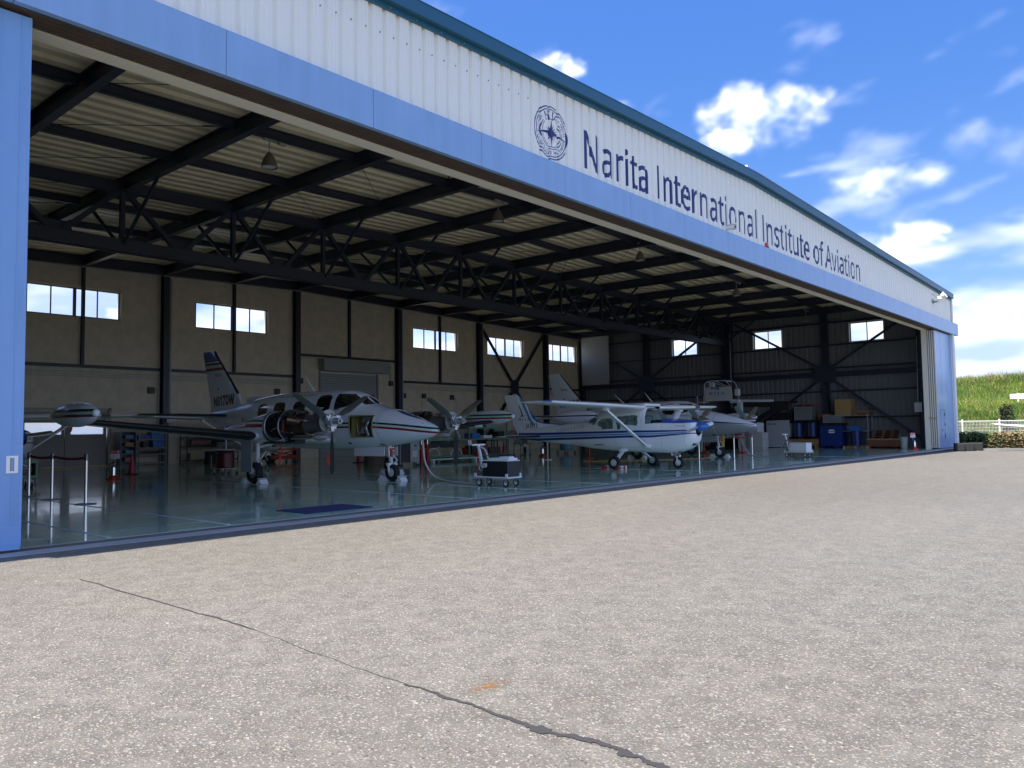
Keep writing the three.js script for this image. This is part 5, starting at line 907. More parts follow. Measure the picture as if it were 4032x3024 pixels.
function engineBay(t, x, s) {
  const e = grp(t, 'engine'); e.position.set(x, 1.52, 0);
  const dk = std(0.030, 0.028, 0.028, 0.38, { metalness: 0.6 }), br = std(0.09, 0.06, 0.045, 0.35, { metalness: 0.7 });
  put(e, 'firewall', lathe([[0, 0.64], [0.40, 0.64], [0.42, 0.60]], 28).rotateX(Math.PI / 2), std(0.12, 0.12, 0.11, 0.4, { metalness: 0.6 }));
  const seg = (r0, z0, r1, z1) => new THREE.CylinderGeometry(r1, r0, z1 - z0, 28).rotateX(Math.PI / 2).translate(0, 0.03, (z0 + z1) / 2);
  put(e, 'accessory_case', [seg(0.33, 0.66, 0.35, 0.95), seg(0.37, 0.95, 0.37, 1.02)], dk);
  put(e, 'intake_screen', [seg(0.30, 1.02, 0.30, 1.28), seg(0.38, 1.28, 0.38, 1.33)], std(0.06, 0.06, 0.06, 0.5, { metalness: 0.5 }));
  put(e, 'combustor_case', [seg(0.31, 1.33, 0.33, 1.75), seg(0.34, 1.75, 0.34, 1.80)], br);
  put(e, 'exhaust_duct', [seg(0.32, 1.80, 0.29, 2.15), rod([0.2, 0.1, 2.0], [0.46, 0.16, 1.78], 0.11, 0.12, 14), rod([-0.2, 0.1, 2.0], [-0.46, 0.16, 1.78], 0.11, 0.12, 14)], std(0.14, 0.09, 0.06, 0.3, { metalness: 0.8 }));
  put(e, 'gearbox', [seg(0.25, 2.15, 0.17, 2.55), seg(0.20, 2.55, 0.20, 2.62), seg(0.12, 2.62, 0.11, 2.88), rbox(0.14, 0.14, 0.2, 0, 0.28, 2.4, 0.03)], std(0.16, 0.16, 0.155, 0.4, { metalness: 0.5 }));
  put(e, 'cowl_ring', [new THREE.TorusGeometry(0.39, 0.022, 8, 36).translate(0, 0, 0.68), new THREE.TorusGeometry(0.40, 0.02, 8, 36).translate(0, 0, 1.30)], MAT.alu);
  put(e, 'upper_shroud', new THREE.CylinderGeometry(0.40, 0.40, 0.42, 24, 1, true, -0.9, 1.8).rotateX(Math.PI / 2).rotateZ(Math.PI).translate(0, 0.02, 1.55), std(0.24, 0.25, 0.28, 0.22, { metalness: 0.8, side: THREE.DoubleSide }));
  const pipe = []; const wire = []; let sd = seed; seed = 41 + (s > 0 ? 5 : 0);
  for (let k = 0; k < 26; k++) { const a = rr(0, 6.28), r = rr(0.34, 0.40), z0 = rr(0.7, 1.6), z1 = z0 + rr(0.25, 0.8), a1 = a + rr(-0.7, 0.7), q = (A, R, z) => [Math.cos(A) * R, 0.03 + Math.sin(A) * R, z]; (k % 3 ? pipe : wire).push(tube([q(a, r - 0.06, z0), q(a, r, z0 + 0.06), q((a + a1) / 2, r + 0.01, (z0 + z1) / 2), q(a1, r, z1 - 0.05), q(a1, r - 0.08, z1)], k % 3 ? rr(0.008, 0.016) : 0.006, 18, 6)); }
  put(e, 'engine_pipes', pipe, MAT.galv); put(e, 'engine_wires', wire, std(0.12, 0.03, 0.02, 0.5));
  const bits = []; for (let k = 0; k < 22; k++) { const a = rr(0, 6.28), r = 0.35, z = rr(0.72, 2.1); bits.push(rbox(rr(0.05, 0.12), rr(0.05, 0.12), rr(0.05, 0.14), Math.cos(a) * r, 0.03 + Math.sin(a) * r, z, 0.012)); } seed = sd;
  put(e, 'engine_accessories', bits, dk);
  put(e, 'oil_cooler', [rbox(0.34, 0.2, 0.42, -0.05 * s, -0.36, 1.42, 0.02)], MAT.black);
  put(e, 'lower_cowl_tray', [rbox(0.5, 0.04, 0.85, 0, -0.33, 2.05, 0.02), rod([-0.2, -0.27, 1.7], [-0.2, -0.25, 2.5], 0.018), rod([0.1, -0.28, 1.7], [0.1, -0.26, 2.5], 0.022), rod([-0.1, -0.29, 1.7], [-0.1, -0.29, 2.4], 0.014)], std(0.28, 0.30, 0.22, 0.4));
  put(e, 'lower_intake', new THREE.SphereGeometry(0.17, 16, 10).scale(1, 0.55, 1.4).translate(0, -0.30, 2.5), std(0.34, 0.36, 0.37, 0.35));
  put(e, 'warning_streamer', box(0.008, 0.32, 0.055, -0.40 * 1, -0.02, 1.52), std(0.5, 0.10, 0.08, 0.8));
  put(e, 'lower_skid', rbox(0.36, 0.05, 1.3, 0, -0.44, 0.95, 0.02), std(0.06, 0.065, 0.07, 0.5));
}
const twinA = makeTwin('white twin turboprop with open engines, green and red stripes, tail marked N617DW', true, 'N617DW');
twinA.position.set(14.0, 0, -9.139); twinA.rotation.y = 0.044;
const twinB = makeTwin('white and grey twin turboprop with navy stripe, tail marked N611RR, behind the single', false, 'N611RR');
twinB.position.set(32.5, 0, -8.55); twinB.rotation.y = -0.004;

// ---------------- the person sitting in the cabin of the striped twin
{
  const seg = (p, a, b, r0, r1) => { const ab = [b[0] - a[0], b[1] - a[1], b[2] - a[2]], ap = [p[0] - a[0], p[1] - a[1], p[2] - a[2]], h = clamp((ap[0] * ab[0] + ap[1] * ab[1] + ap[2] * ab[2]) / (ab[0] ** 2 + ab[1] ** 2 + ab[2] ** 2)); return Math.hypot(ap[0] - ab[0] * h, ap[1] - ab[1] * h, ap[2] - ab[2] * h) - mix(r0, r1, h); };
  const smin = (a, b, k) => { const h = clamp(0.5 + 0.5 * (b - a) / k); return mix(b, a, h) - k * h * (1 - h); };
  const bones = [[[0, 0.10, 0], [0, 0.32, 0.0], 0.14, 0.13], [[0, 0.32, 0], [0, 0.46, 0.0], 0.14, 0.12], [[0, 0.46, 0], [0, 0.62, 0.03], 0.055, 0.05]];
  for (const s of [-1, 1]) bones.push([[s * 0.06, 0.47, 0], [s * 0.19, 0.45, 0], 0.075, 0.065], [[s * 0.19, 0.45, 0], [s * 0.23, 0.20, 0.06], 0.055, 0.045], [[s * 0.23, 0.20, 0.06], [s * 0.15, 0.17, 0.28], 0.042, 0.032], [[s * 0.15, 0.17, 0.28], [s * 0.13, 0.17, 0.36], 0.032, 0.022], [[s * 0.09, 0.09, 0], [s * 0.11, 0.09, 0.40], 0.085, 0.062], [[s * 0.11, 0.09, 0.40], [s * 0.11, -0.30, 0.42], 0.058, 0.04], [[s * 0.11, -0.32, 0.40], [s * 0.11, -0.335, 0.54], 0.04, 0.03]);
  const field = (p) => { let d = 9; for (const b of bones) d = smin(d, seg(p, ...b), 0.04); let h = Math.hypot(p[0] / 0.078, (p[1] - 0.70) / 0.112, (p[2] - 0.045) / 0.095); h = (h - 1) * 0.08; d = smin(d, h, 0.025); d = smin(d, seg(p, [0, 0.70, 0.13], [0, 0.675, 0.15], 0.012, 0.014), 0.015); for (const s of [-1, 1]) d = smin(d, seg(p, [s * 0.078, 0.71, 0.04], [s * 0.082, 0.68, 0.04], 0.016, 0.012), 0.01); return d; };
  const N = 72, lo = [-0.34, -0.40, -0.22], hi = [0.34, 0.86, 0.62], mc = new MarchingCubes(N, std(1, 1, 1), false, false, 120000); mc.isolation = 0;
  const sz = Math.max(hi[0] - lo[0], hi[1] - lo[1], hi[2] - lo[2]) / 2, ct = lo.map((v, i) => (v + hi[i]) / 2);
  for (let k = 0; k < N; k++) for (let j = 0; j < N; j++) for (let i = 0; i < N; i++) { const p = [i, j, k].map((v, q) => ct[q] + ((v - N / 2) / (N / 2)) * sz); mc.field[i + j * N + k * N * N] = -field(p); }
  mc.update();
  const n = mc.count, pos = mc.positionArray.slice(0, n * 3), nor = mc.normalArray.slice(0, n * 3), col = new Float32Array(n * 3);
  for (let i = 0; i < n; i++) { const x = pos[i * 3] * sz + ct[0], y = pos[i * 3 + 1] * sz + ct[1], z = pos[i * 3 + 2] * sz + ct[2]; pos[i * 3] = x; pos[i * 3 + 1] = y; pos[i * 3 + 2] = z; const hair = y > 0.745 || (y > 0.62 && z < 0.02 && y < 0.9 && Math.abs(x) < 0.1), skin = y > 0.56 || (z > 0.30 && y > 0.10 && y < 0.24); const c = hair ? [0.012, 0.010, 0.010] : skin ? [0.42, 0.27, 0.19] : y > 0.03 ? [0.09, 0.13, 0.12] : [0.03, 0.03, 0.05]; col.set(c, i * 3); }
  const g = new THREE.BufferGeometry(); g.setAttribute('position', new THREE.BufferAttribute(pos, 3)); g.setAttribute('normal', new THREE.BufferAttribute(nor, 3)); g.setAttribute('color', new THREE.BufferAttribute(col, 3));
  const o = new THREE.Mesh(g, std(1, 1, 1, 0.8, { vertexColors: true })); o.name = numbered('person'); o.castShadow = o.receiveShadow = true; o.position.set(14.0 - 0.2 + 0.018, 1.41, -9.139 + 0.43); o.rotation.y = 0.044 + 0.35; scene.add(o);
  o.userData = { label: 'person in dark green clothes seated inside the striped twin, behind a cabin window', category: 'person' };
}
// ------------------------------------------------------------ things on the hangar floor
// rope posts
function ropePost(label, pos, ry, beltTo, group) {
  const t = thing('rope_post', label, 'post', pos, ry, group);
  put(t, 'post_base', lathe([[0, 0.022], [0.05, 0.022], [0.19, 0.012], [0.2, 0.0], [0, 0]], 32), MAT.galv);
  put(t, 'post_tube', cyl(0.031, 0.031, 0.84, 0, 0.02, 0, 20), MAT.chrome);
  put(t, 'post_head', [cyl(0.042, 0.042, 0.12, 0, 0.85, 0, 20), cyl(0.036, 0.03, 0.02, 0, 0.965, 0, 16)], std(0.14, 0.145, 0.15, 0.3, { metalness: 0.8 }));
  if (beltTo) { const L = beltTo, rows = []; for (let i = 0; i <= 16; i++) { const u = i / 16, y = 0.905 - 0.035 * 4 * u * (1 - u); rows.push([[0.003 * Math.sin(u * 9), y - 0.025, 0.045 + u * (L - 0.09)], [0.003 * Math.sin(u * 9), y + 0.025, 0.045 + u * (L - 0.09)]]); }
    put(t, 'belt', quads(rows), BELTM); }
  return t;
}
const BELTM = std(0.20, 0.006, 0.014, 0.75, { side: THREE.DoubleSide });
ropePost('chrome rope post nearest the blue door edge, its red belt leading to the middle post', [6.25, 0, -9.6], 0, 1.45, 'rope posts by the left door');
ropePost('middle chrome rope post of the three by the left door', [6.23, 0, -8.15], 0, 1.85, 'rope posts by the left door');
ropePost('chrome rope post at the right end of the red belt, nearest the sill', [6.21, 0, -6.3], 0, 0, 'rope posts by the left door');
ropePost('chrome rope post under the nose of the grey-bellied twin', [31.3, 0, -4.6], 1.75, 3.1, 'rope posts by the far twin');
ropePost('chrome rope post just ahead of the grey-bellied twin nose', [34.35, 0, -5.16], 0, 0, 'rope posts by the far twin');
ropePost('chrome rope post beside the nose wheel of the grey-bellied twin', [30.1, 0, -5.6], 0, 0, 'rope posts by the far twin');

const caster = (x, z, r = 0.055, h = 0.15) => [new THREE.CylinderGeometry(r, r, 0.035, 16).rotateZ(Math.PI / 2).translate(x, r, z), box(0.012, h - r, 0.05, x - 0.026, (h + r) / 2, z + 0.012), box(0.012, h - r, 0.05, x + 0.026, (h + r) / 2, z + 0.012), box(0.07, 0.012, 0.07, x, h, z + 0.015)];
function casterSet(t, xs, zs, r = 0.055, h = 0.15, hub = MAT.galv) {
  for (const x of xs) for (const z of zs) { const c = grp(t, 'caster'); const g = caster(x, z, r, h); put(c, 'caster_wheel', g[0], MAT.rubber); put(c, 'caster_hub', new THREE.CylinderGeometry(r * 0.6, r * 0.6, 0.042, 14).rotateZ(Math.PI / 2).translate(x, r, z), hub); put(c, 'caster_fork', g.slice(1), MAT.galv); }
}
{ // green service cart half hidden by the left door
  const t = thing('service_cart', 'pale green metal service cart on casters behind the blue door edge', 'cart', [6.75, 0, -13.2]);
  const gm = std(0.20, 0.36, 0.24, 0.5);
  put(t, 'top_tray', [rbox(1.5, 0.04, 0.62, 0, 0.66, 0, 0.01), box(1.5, 0.07, 0.02, 0, 0.70, 0.30), box(1.5, 0.07, 0.02, 0, 0.70, -0.30), box(0.02, 0.07, 0.6, 0.74, 0.70, 0), box(0.02, 0.07, 0.6, -0.74, 0.70, 0)], gm);
  put(t, 'lower_tray', [rbox(1.5, 0.04, 0.62, 0, 0.26, 0, 0.01), box(1.5, 0.06, 0.02, 0, 0.29, 0.30)], gm);
  for (const x of [-0.72, 0.72]) for (const z of [-0.28, 0.28]) put(t, 'leg', box(0.04, 0.6, 0.04, x, 0.42, z), gm);
  casterSet(t, [-0.68, 0.62], [-0.24, 0.24], 0.075, 0.2);
  single('paint_tin', 'small white tin standing on the green service cart', 'tin', [cyl(0.11, 0.11, 0.13, 0, 0, 0)], MAT.white, [6.55, 0.68, -13.1]);
}
// fire extinguishers
const extSign = canvasTex(128, 128, (x) => { x.fillStyle = '#e9e6e6'; x.fillRect(0, 0, 128, 128); x.fillStyle = '#c8222e'; x.fillRect(0, 0, 128, 54); x.strokeStyle = '#f3e9e9'; x.lineWidth = 4;
  const ch = [[[[.08, .1], [.2, .25]], [[.05, .4], [.18, .5]], [[.05, .95], [.2, .65]], [[.3, .1], [.4, .3]], [[.62, 0], [.62, .35]], [[.95, .1], [.82, .3]], [[.35, .4], [.35, 1]], [[.35, .4], [.9, .4], [.9, 1]], [[.35, .6], [.9, .6]], [[.35, .8], [.9, .8]]], [[[.5, 0], [.48, .5], [.05, 1]], [[.5, .45], [.95, 1]], [[.15, .3], [.25, .5]], [[.85, .25], [.72, .45]]], [[[.1, .02], [.42, .02], [.42, .3], [.1, .3], [.1, .02]], [[.58, .02], [.9, .02], [.9, .3], [.58, .3], [.58, .02]], [[.02, .48], [.98, .48]], [[.5, .3], [.05, .75]], [[.5, .45], [.95, .75]], [[.1, .7], [.42, .7], [.42, 1], [.1, 1], [.1, .7]], [[.58, .7], [.9, .7], [.9, 1], [.58, 1], [.58, .7]]]];
  ch.forEach((g, i) => { x.beginPath(); for (const s of g) s.forEach((p, j) => { const X = 8 + i * 39 + p[0] * 33, Y = 10 + p[1] * 34; j ? x.lineTo(X, Y) : x.moveTo(X, Y); }); x.stroke(); });
  x.fillStyle = '#7d7f86'; for (let i = 0; i < 4; i++) x.fillRect(12, 66 + i * 13, 40 + (i * 37) % 60, 5); });
function extinguisher(label, pos, ry, withSign = true, body = MAT.chrome) {
  const t = thing('fire_extinguisher', label, 'extinguisher', pos, ry);
  put(t, 'stand_base', [cyl(0.2, 0.19, 0.05, 0, 0, 0, 24), cyl(0.13, 0.11, 0.07, 0, 0.05, 0, 20)], MAT.red);
  put(t, 'cylinder', lathe([[0, 0.10], [0.075, 0.10], [0.08, 0.14], [0.08, 0.36], [0.065, 0.42], [0.03, 0.46], [0.03, 0.49], [0, 0.49]], 20), body);
  put(t, 'valve', [cyl(0.02, 0.02, 0.07, 0, 0.48, 0), bar([-0.01, 0.54, 0], [0.09, 0.58, 0], 0.02, 0.015), bar([-0.01, 0.52, 0], [0.09, 0.53, 0], 0.02, 0.012)], MAT.black);
  put(t, 'hose', tube([[0, 0.5, 0], [-0.08, 0.5, 0.02], [-0.12, 0.4, 0.03], [-0.11, 0.25, 0.03], [-0.09, 0.16, 0.03]], 0.012), MAT.black);
  put(t, 'sign_post', rod([0.0, 0.1, -0.12], [0, 0.66, -0.12], 0.012), MAT.white);
  if (withSign) { put(t, 'sign_plate', [rbox(0.28, 0.26, 0.008, 0, 0.76, -0.12, 0.003)], MAT.white); put(t, 'sign_face', new THREE.PlaneGeometry(0.275, 0.255).translate(0, 0.76, -0.1155), std(1, 1, 1, 0.5, { map: extSign })); }
  return t;
}
extinguisher('fire extinguisher with small red and white sign, left of the cone', [10.15, 0, -14.7], -0.75);
extinguisher('fire extinguisher with sign beside the right door jamb', [45.8, 0, -1.2], -0.75);
extinguisher('red fire extinguisher at the foot of the green parts rack', [25.55, 0, -14.1], -0.75, false, MAT.red);
extinguisher('fire extinguisher on a red stand seen beneath the tail of the blue-striped aircraft', [30.95, 0, -14.7], -0.75, false);
// traffic cones
function cone(label, pos, n = 1) {
  const t = thing('traffic_cone', label, 'cone', pos, rr(0, 1), 'red traffic cones');
  for (let k = 0; k < n; k++) put(t, 'cone_base', rbox(0.4, 0.03, 0.4, 0, 0.018 + k * 0.045, 0, 0.01), MAT.black);
  const y = (n - 1) * 0.045 + 0.03;
  put(t, 'cone_body', lathe([[0.135, y], [0.13, y + 0.03], [0.03, y + 0.66], [0.024, y + 0.665], [0, y + 0.665]], 24), phy(0.42, 0.02, 0.035, 0.45, { clearcoat: 0.3 }));
  return t;
}
cone('red traffic cone standing in front of the blue storage bins', [11.95, 0, -17.6]);
cone('red traffic cone seen under the nose of the striped twin', [21.8, 0, -17.7]);
cone('red traffic cone stacked on spare bases beside the green rack', [28.5, 0, -15.1], 4);
{ // drum on dolly
  const t = thing('oil_drum', 'maroon drum with white lid on a wheeled dolly, under the near wing', 'drum', [13.75, 0, -14.6]);
  put(t, 'drum_body', lathe([[0, 0.2], [0.29, 0.2], [0.3, 0.22], [0.292, 0.24], [0.292, 0.42], [0.303, 0.44], [0.292, 0.46], [0.292, 0.64], [0.303, 0.66], [0.292, 0.68], [0.292, 0.80], [0, 0.80]], 32), std(0.11, 0.012, 0.022, 0.35));
  put(t, 'drum_lid', lathe([[0, 0.83], [0.31, 0.83], [0.312, 0.79], [0.295, 0.79]], 32), MAT.white);
  put(t, 'dolly', [rbox(0.62, 0.03, 0.62, 0, 0.18, 0, 0.01), rod([-0.34, 0.18, -0.3], [-0.34, 0.62, -0.3], 0.012)], MAT.galv);
  put(t, 'pump_tube', rod([0.02, 0.8, 0], [0.02, 1.25, 0], 0.028), MAT.white);
  casterSet(t, [-0.26, 0.26], [-0.26, 0.26], 0.05, 0.165);
}
// storage along the back wall, left
function shelfUnit(name, label, pos, w, h, d, levels, mat = MAT.grey) {
  const t = thing(name, label, 'shelf', pos);
  for (const x of [-w / 2 + 0.02, w / 2 - 0.02]) for (const z of [-d / 2 + 0.02, d / 2 - 0.02]) put(t, 'upright', box(0.04, h, 0.04, x, h / 2, z), mat);
  for (const y of levels) put(t, 'shelf_board', [box(w - 0.02, 0.03, d - 0.02, 0, y, 0), box(w - 0.1, 0.05, 0.02, 0, y - 0.01, d / 2 - 0.01)], mat);
  return t;
}
function bin(name, label, cat, w, h, d, mat, pos, group, lid = true) {
  const t = thing(name, label, cat, pos, 0, group);
  put(t, 'tub', [rbox(w, h, d, 0, h / 2, 0, 0.02), box(w + 0.02, 0.03, d + 0.02, 0, h * 0.9, 0), box(w * 0.9, 0.02, d + 0.015, 0, h * 0.55, 0)], mat);
  if (lid) put(t, 'lid', rbox(w + 0.03, 0.025, d + 0.03, 0, h + 0.01, 0, 0.008), mat);
  put(t, 'bin_handle', box(w * 0.3, 0.03, 0.02, 0, h * 0.75, d / 2 + 0.012), MAT.navyBox); return t;
}
{
  const cab = thing('drawer_cabinet', 'grey cabinet with four small blue and orange boxes, left of the bin shelf', 'cabinet', [15.0, 0, -25.35]);
  put(cab, 'carcass', [box(0.04, 1.5, 0.6, -0.32, 0.75, 0), box(0.04, 1.5, 0.6, 0.32, 0.75, 0), box(0.6, 1.5, 0.03, 0, 0.75, -0.28), box(0.64, 0.03, 0.6, 0, 1.49, 0)], std(0.16, 0.17, 0.18, 0.5));
  for (let k = 0; k < 4; k++) { put(cab, 'cabinet_shelf', box(0.58, 0.02, 0.54, 0, 0.2 + k * 0.33, 0), MAT.grey); put(cab, 'parts_box', rbox(0.36, 0.16, 0.4, 0.05, 0.30 + k * 0.33, 0.06, 0.01), k % 2 ? std(0.06, 0.20, 0.34, 0.5) : std(0.34, 0.16, 0.09, 0.5)); }
  shelfUnit('storage_shelf', 'grey steel shelf holding blue bins against the back wall', [16.05, 0, -25.35], 1.25, 1.55, 0.6, [0.12, 0.5, 0.78, 1.16]);
  bin('storage_bin', 'upper blue lidded bin at the right of the grey shelf', 'bin', 0.55, 0.28, 0.45, MAT.binBlue, [16.28, 1.18, -25.3], 'blue bins on the grey shelf');
  bin('storage_bin', 'lower blue lidded bin at the right of the grey shelf', 'bin', 0.5, 0.3, 0.45, MAT.binBlue, [16.32, 0.8, -25.3], 'blue bins on the grey shelf');
  bin('storage_bin', 'low blue tray at the left of the grey shelf top', 'bin', 0.48, 0.17, 0.45, std(0.02, 0.09, 0.34, 0.5), [15.72, 1.18, -25.3], 'blue bins on the grey shelf', false);
  single('cloth_roll', 'black rolled cover lying on the grey shelf', 'roll', [new THREE.CylinderGeometry(0.13, 0.13, 0.45, 16).rotateX(Math.PI / 2).translate(0, 0.13, 0)], MAT.black, [15.75, 0.795, -25.3]);
  single('long_tube', 'long black tube with white end strip on the grey shelf', 'tube', [new THREE.CylinderGeometry(0.06, 0.06, 1.1, 14).rotateZ(Math.PI / 2).translate(0, 0.06, 0)], MAT.darkGrey, [16.05, 0.515, -25.15]);
  shelfUnit('storage_shelf', 'dark steel shelf with covers and rolls behind the near wing', [18.9, 0, -25.35], 2.6, 1.5, 0.7, [0.15, 0.8, 1.2], MAT.darkGrey);
  single('canvas_roll', 'rolled pinkish canvas cover on the dark shelf', 'roll', [new THREE.CylinderGeometry(0.15, 0.15, 0.95, 18).rotateZ(Math.PI / 2).translate(0, 0.15, 0)], std(0.34, 0.22, 0.19, 0.9), [18.4, 0.815, -25.3]);
  single('canvas_roll', 'grey rolled cover at the right of the dark shelf', 'roll', [new THREE.CylinderGeometry(0.14, 0.14, 0.8, 18).rotateZ(Math.PI / 2).translate(0, 0.14, 0)], std(0.16, 0.16, 0.19, 0.9), [19.6, 0.815, -25.3]);
  single('tool_bag', 'red tool bag on top of the dark shelf', 'bag', [rbox(0.5, 0.24, 0.35, 0, 0.12, 0, 0.08, 3)], MAT.red, [18.7, 1.215, -25.3]);
  single('carton', 'small pale carton standing under the dark shelf', 'box', [rbox(0.3, 0.32, 0.3, 0, 0.16, 0, 0.005)], MAT.woodPale, [17.95, 0.165, -25.2]);
  single('carton', 'brown carton on the floor in front of the dark shelf', 'box', [rbox(0.5, 0.55, 0.4, 0, 0.275, 0, 0.005)], std(0.05, 0.04, 0.035, 0.8), [18.6, 0.0, -24.6]);
}
// chocks
function wheelChock(label, pos, ry) {
  const t = thing('wheel_chock', label, 'chock', pos, ry, 'white metal chocks');
  const v = plate([[-0.11, 0], [0.11, 0], [0.03, 0.11], [0.09, 0.13], [0.0, 0.15], [-0.09, 0.12], [-0.03, 0.1]], 0.24).rotateY(Math.PI / 2);
  put(t, 'chock_block', v.clone().translate(0, 0, 0.36), MAT.white); put(t, 'chock_block', v.clone().translate(0, 0, -0.36), MAT.white);
  put(t, 'chock_rod', [rod([0.1, 0.03, -0.34], [0.1, 0.03, 0.34], 0.014), tube([[0.12, 0.06, -0.05], [0.14, 0.2, 0.02], [0.12, 0.06, 0.12]], 0.01)], MAT.white); return t;
}
wheelChock('white chocks round the near main wheel of the striped twin', [14.0 - 2.49 * 0.999 , 0, -9.139 + 0.11], 0.044);
wheelChock('white chocks round the nose wheel of the striped twin', [14.12, 0, -6.42], 0.044);
wheelChock('white chocks round the far main wheel of the striped twin', [16.49, 0, -9.25], 0.044);
wheelChock('white chocks round the nose wheel of the grey-bellied twin', [32.49, 0, -5.83], 0);
wheelChock('white chocks round the near main wheel of the grey-bellied twin', [30.01, 0, -8.55], 0);
{
  const tx = canvasTex(256, 48, (x) => { x.fillStyle = '#8c3030'; x.fillRect(0, 0, 256, 48); x.fillStyle = '#dcd8d2'; x.fillRect(66, 0, 86, 48); x.fillRect(210, 0, 46, 48); x.fillStyle = '#2a2a2a'; x.font = 'bold 42px sans-serif'; x.textAlign = 'center'; x.fillText('NCA', 109, 40); });
  const chockM = std(1, 1, 1, 0.7, { map: tx });
  const mk = (label, pos, ry) => single('block_chock', label, 'chock', mapUV(rbox(0.55, 0.12, 0.13, 0, 0.06, 0, 0.01), 'x', 'y', -0.275, 0.275, 0, 0.12), chockM, pos, ry);
  mk('red and white wooden chock lettered NCA at the near wheel of the blue-striped aircraft', [21.72, 0, -4.01], 0.03);
  mk('red and white wooden chock behind the near wheel of the blue-striped aircraft', [21.78, 0, -4.58], 0.03);
  single('block_chock', 'dark wooden chock with a white end at the far wheel of the blue-striped aircraft', 'chock', [rbox(0.55, 0.13, 0.14, 0, 0.065, 0, 0.01)], MAT.darkGrey, [24.32, 0, -4.0], 0.0);
}
// battery carts
function batteryCart(label, pos, ry, boxMat, sideMat) {
  const t = thing('battery_cart', label, 'cart', pos, ry);
  put(t, 'platform', [rbox(0.5, 0.03, 1.12, 0, 0.215, 0, 0.008), box(0.03, 0.09, 0.06, 0.24, 0.26, 0.5), box(0.03, 0.09, 0.06, -0.24, 0.26, 0.5), box(0.03, 0.09, 0.06, -0.24, 0.26, -0.5)], MAT.white);
  put(t, 'battery_box', rbox(0.42, 0.36, 0.80, 0, 0.42, 0.10, 0.008), boxMat);
  put(t, 'control_panel', [rbox(0.012, 0.09, 0.11, -0.216, 0.50, -0.2, 0.003), rbox(0.012, 0.06, 0.09, -0.216, 0.47, -0.24, 0.003)], MAT.white);
  put(t, 'top_plate', [rbox(0.46, 0.02, 0.84, 0, 0.61, 0.10, 0.004)], sideMat);
  put(t, 'handle', [bar([0, 0.22, -0.42], [0, 0.98, -0.62], 0.05, 0.05), rod([-0.22, 0.98, -0.62], [0.22, 0.98, -0.62], 0.022)], MAT.white);
  put(t, 'tow_hook', tube([[0.05, 0.6, -0.54], [0.06, 0.4, -0.66], [0.05, 0.34, -0.6]], 0.012), MAT.white);
  casterSet(t, [-0.18, 0.18], [-0.43, 0.43], 0.085, 0.2, MAT.white);
  return t;
}
batteryCart('black battery cart with white handle and coiled hose, near the sill', [14.05, 0, -2.5], 0, MAT.black, MAT.white);
single('folding_tray', 'white tray with cables lying on the black battery cart', 'tray', [rbox(0.34, 0.05, 0.62, 0, 0.025, 0, 0.01), rbox(0.2, 0.05, 0.3, 0.02, 0.06, 0.1, 0.01)], MAT.white, [14.05, 0.62, -2.32], 0.06);
single('jumper_cable', 'black jumper cable looped over the white tray', 'cable', tube([[-0.2, 0.03, -0.3], [-0.05, 0.06, -0.1], [0.08, 0.05, 0.05], [-0.1, 0.05, 0.16], [-0.16, 0.04, 0.0], [0.05, 0.05, 0.2], [0.1, 0.04, 0.3]], 0.01), MAT.black, [14.02, 0.70, -2.34]);
single('power_hose', 'pale hose from the black battery cart across the floor to the striped twin', 'hose', [tube([[14.62, 1.12, -5.75], [14.64, 0.85, -5.75], [14.68, 0.45, -5.7], [14.72, 0.14, -5.45], [14.62, 0.03, -4.9], [14.3, 0.026, -4.3], [14.14, 0.026, -3.7], [13.98, 0.026, -3.2], [13.92, 0.05, -3.02], [13.93, 0.2, -2.99]], 0.026, 90, 10)], MAT.hose);
single('hose_coil', 'pale hose hung in a long loop on the black cart handle', 'hose', [tube([[14.06, 0.93, -3.05], [14.08, 0.86, -2.93], [14.1, 0.62, -2.86], [14.1, 0.44, -2.96], [14.09, 0.5, -3.08], [14.07, 0.75, -3.1], [14.05, 0.93, -3.08]], 0.024, 60, 8)], std(0.42, 0.44, 0.44, 0.5));
batteryCart('white battery cart beside the grey-bellied twin, near the sill', [33.6, 0, -2.75], -0.18, MAT.white, MAT.white);
single('power_hose', 'grey hose from the white battery cart to the grey-bellied twin', 'hose', [tube([[32.75, 0.98, -4.95], [32.78, 0.7, -4.93], [32.9, 0.3, -4.8], [33.1, 0.05, -4.55], [33.3, 0.03, -4.2], [33.5, 0.03, -3.9], [33.56, 0.1, -3.7], [33.6, 0.4, -3.5], [33.62, 0.72, -3.35], [33.62, 0.62, -3.0]], 0.028, 80, 8)], std(0.26, 0.28, 0.26, 0.5));
{ // floor mat
  const n = 128, f = tile(n, 32, 2); const mp = dataTex(n, (i, j) => { const v = 0.7 + 0.8 * (f[j * n + i] - 0.4); return [0.20 * v, 0.24 * v, 0.50 * v]; });
  single('door_mat', 'navy blue ribbed mat on the floor just inside the sill', 'mat', mapUV(rbox(1.36, 0.012, 0.92, 0, 0.006, 0, 0.004), 'x', 'z', 0, 0.5, 0, 0.5), std(1, 1, 1, 0.95, { map: mp }), [8.28, 0, -1.34]);
}
single('tow_rope', 'thin yellow rope lying on the floor under the blue-striped aircraft', 'rope', tube([[26.4, 0.015, -8.9], [27.5, 0.015, -7.8], [28.7, 0.015, -6.9], [30.2, 0.015, -6.1], [31.8, 0.015, -5.75]], 0.012, 40, 6), MAT.yellow);
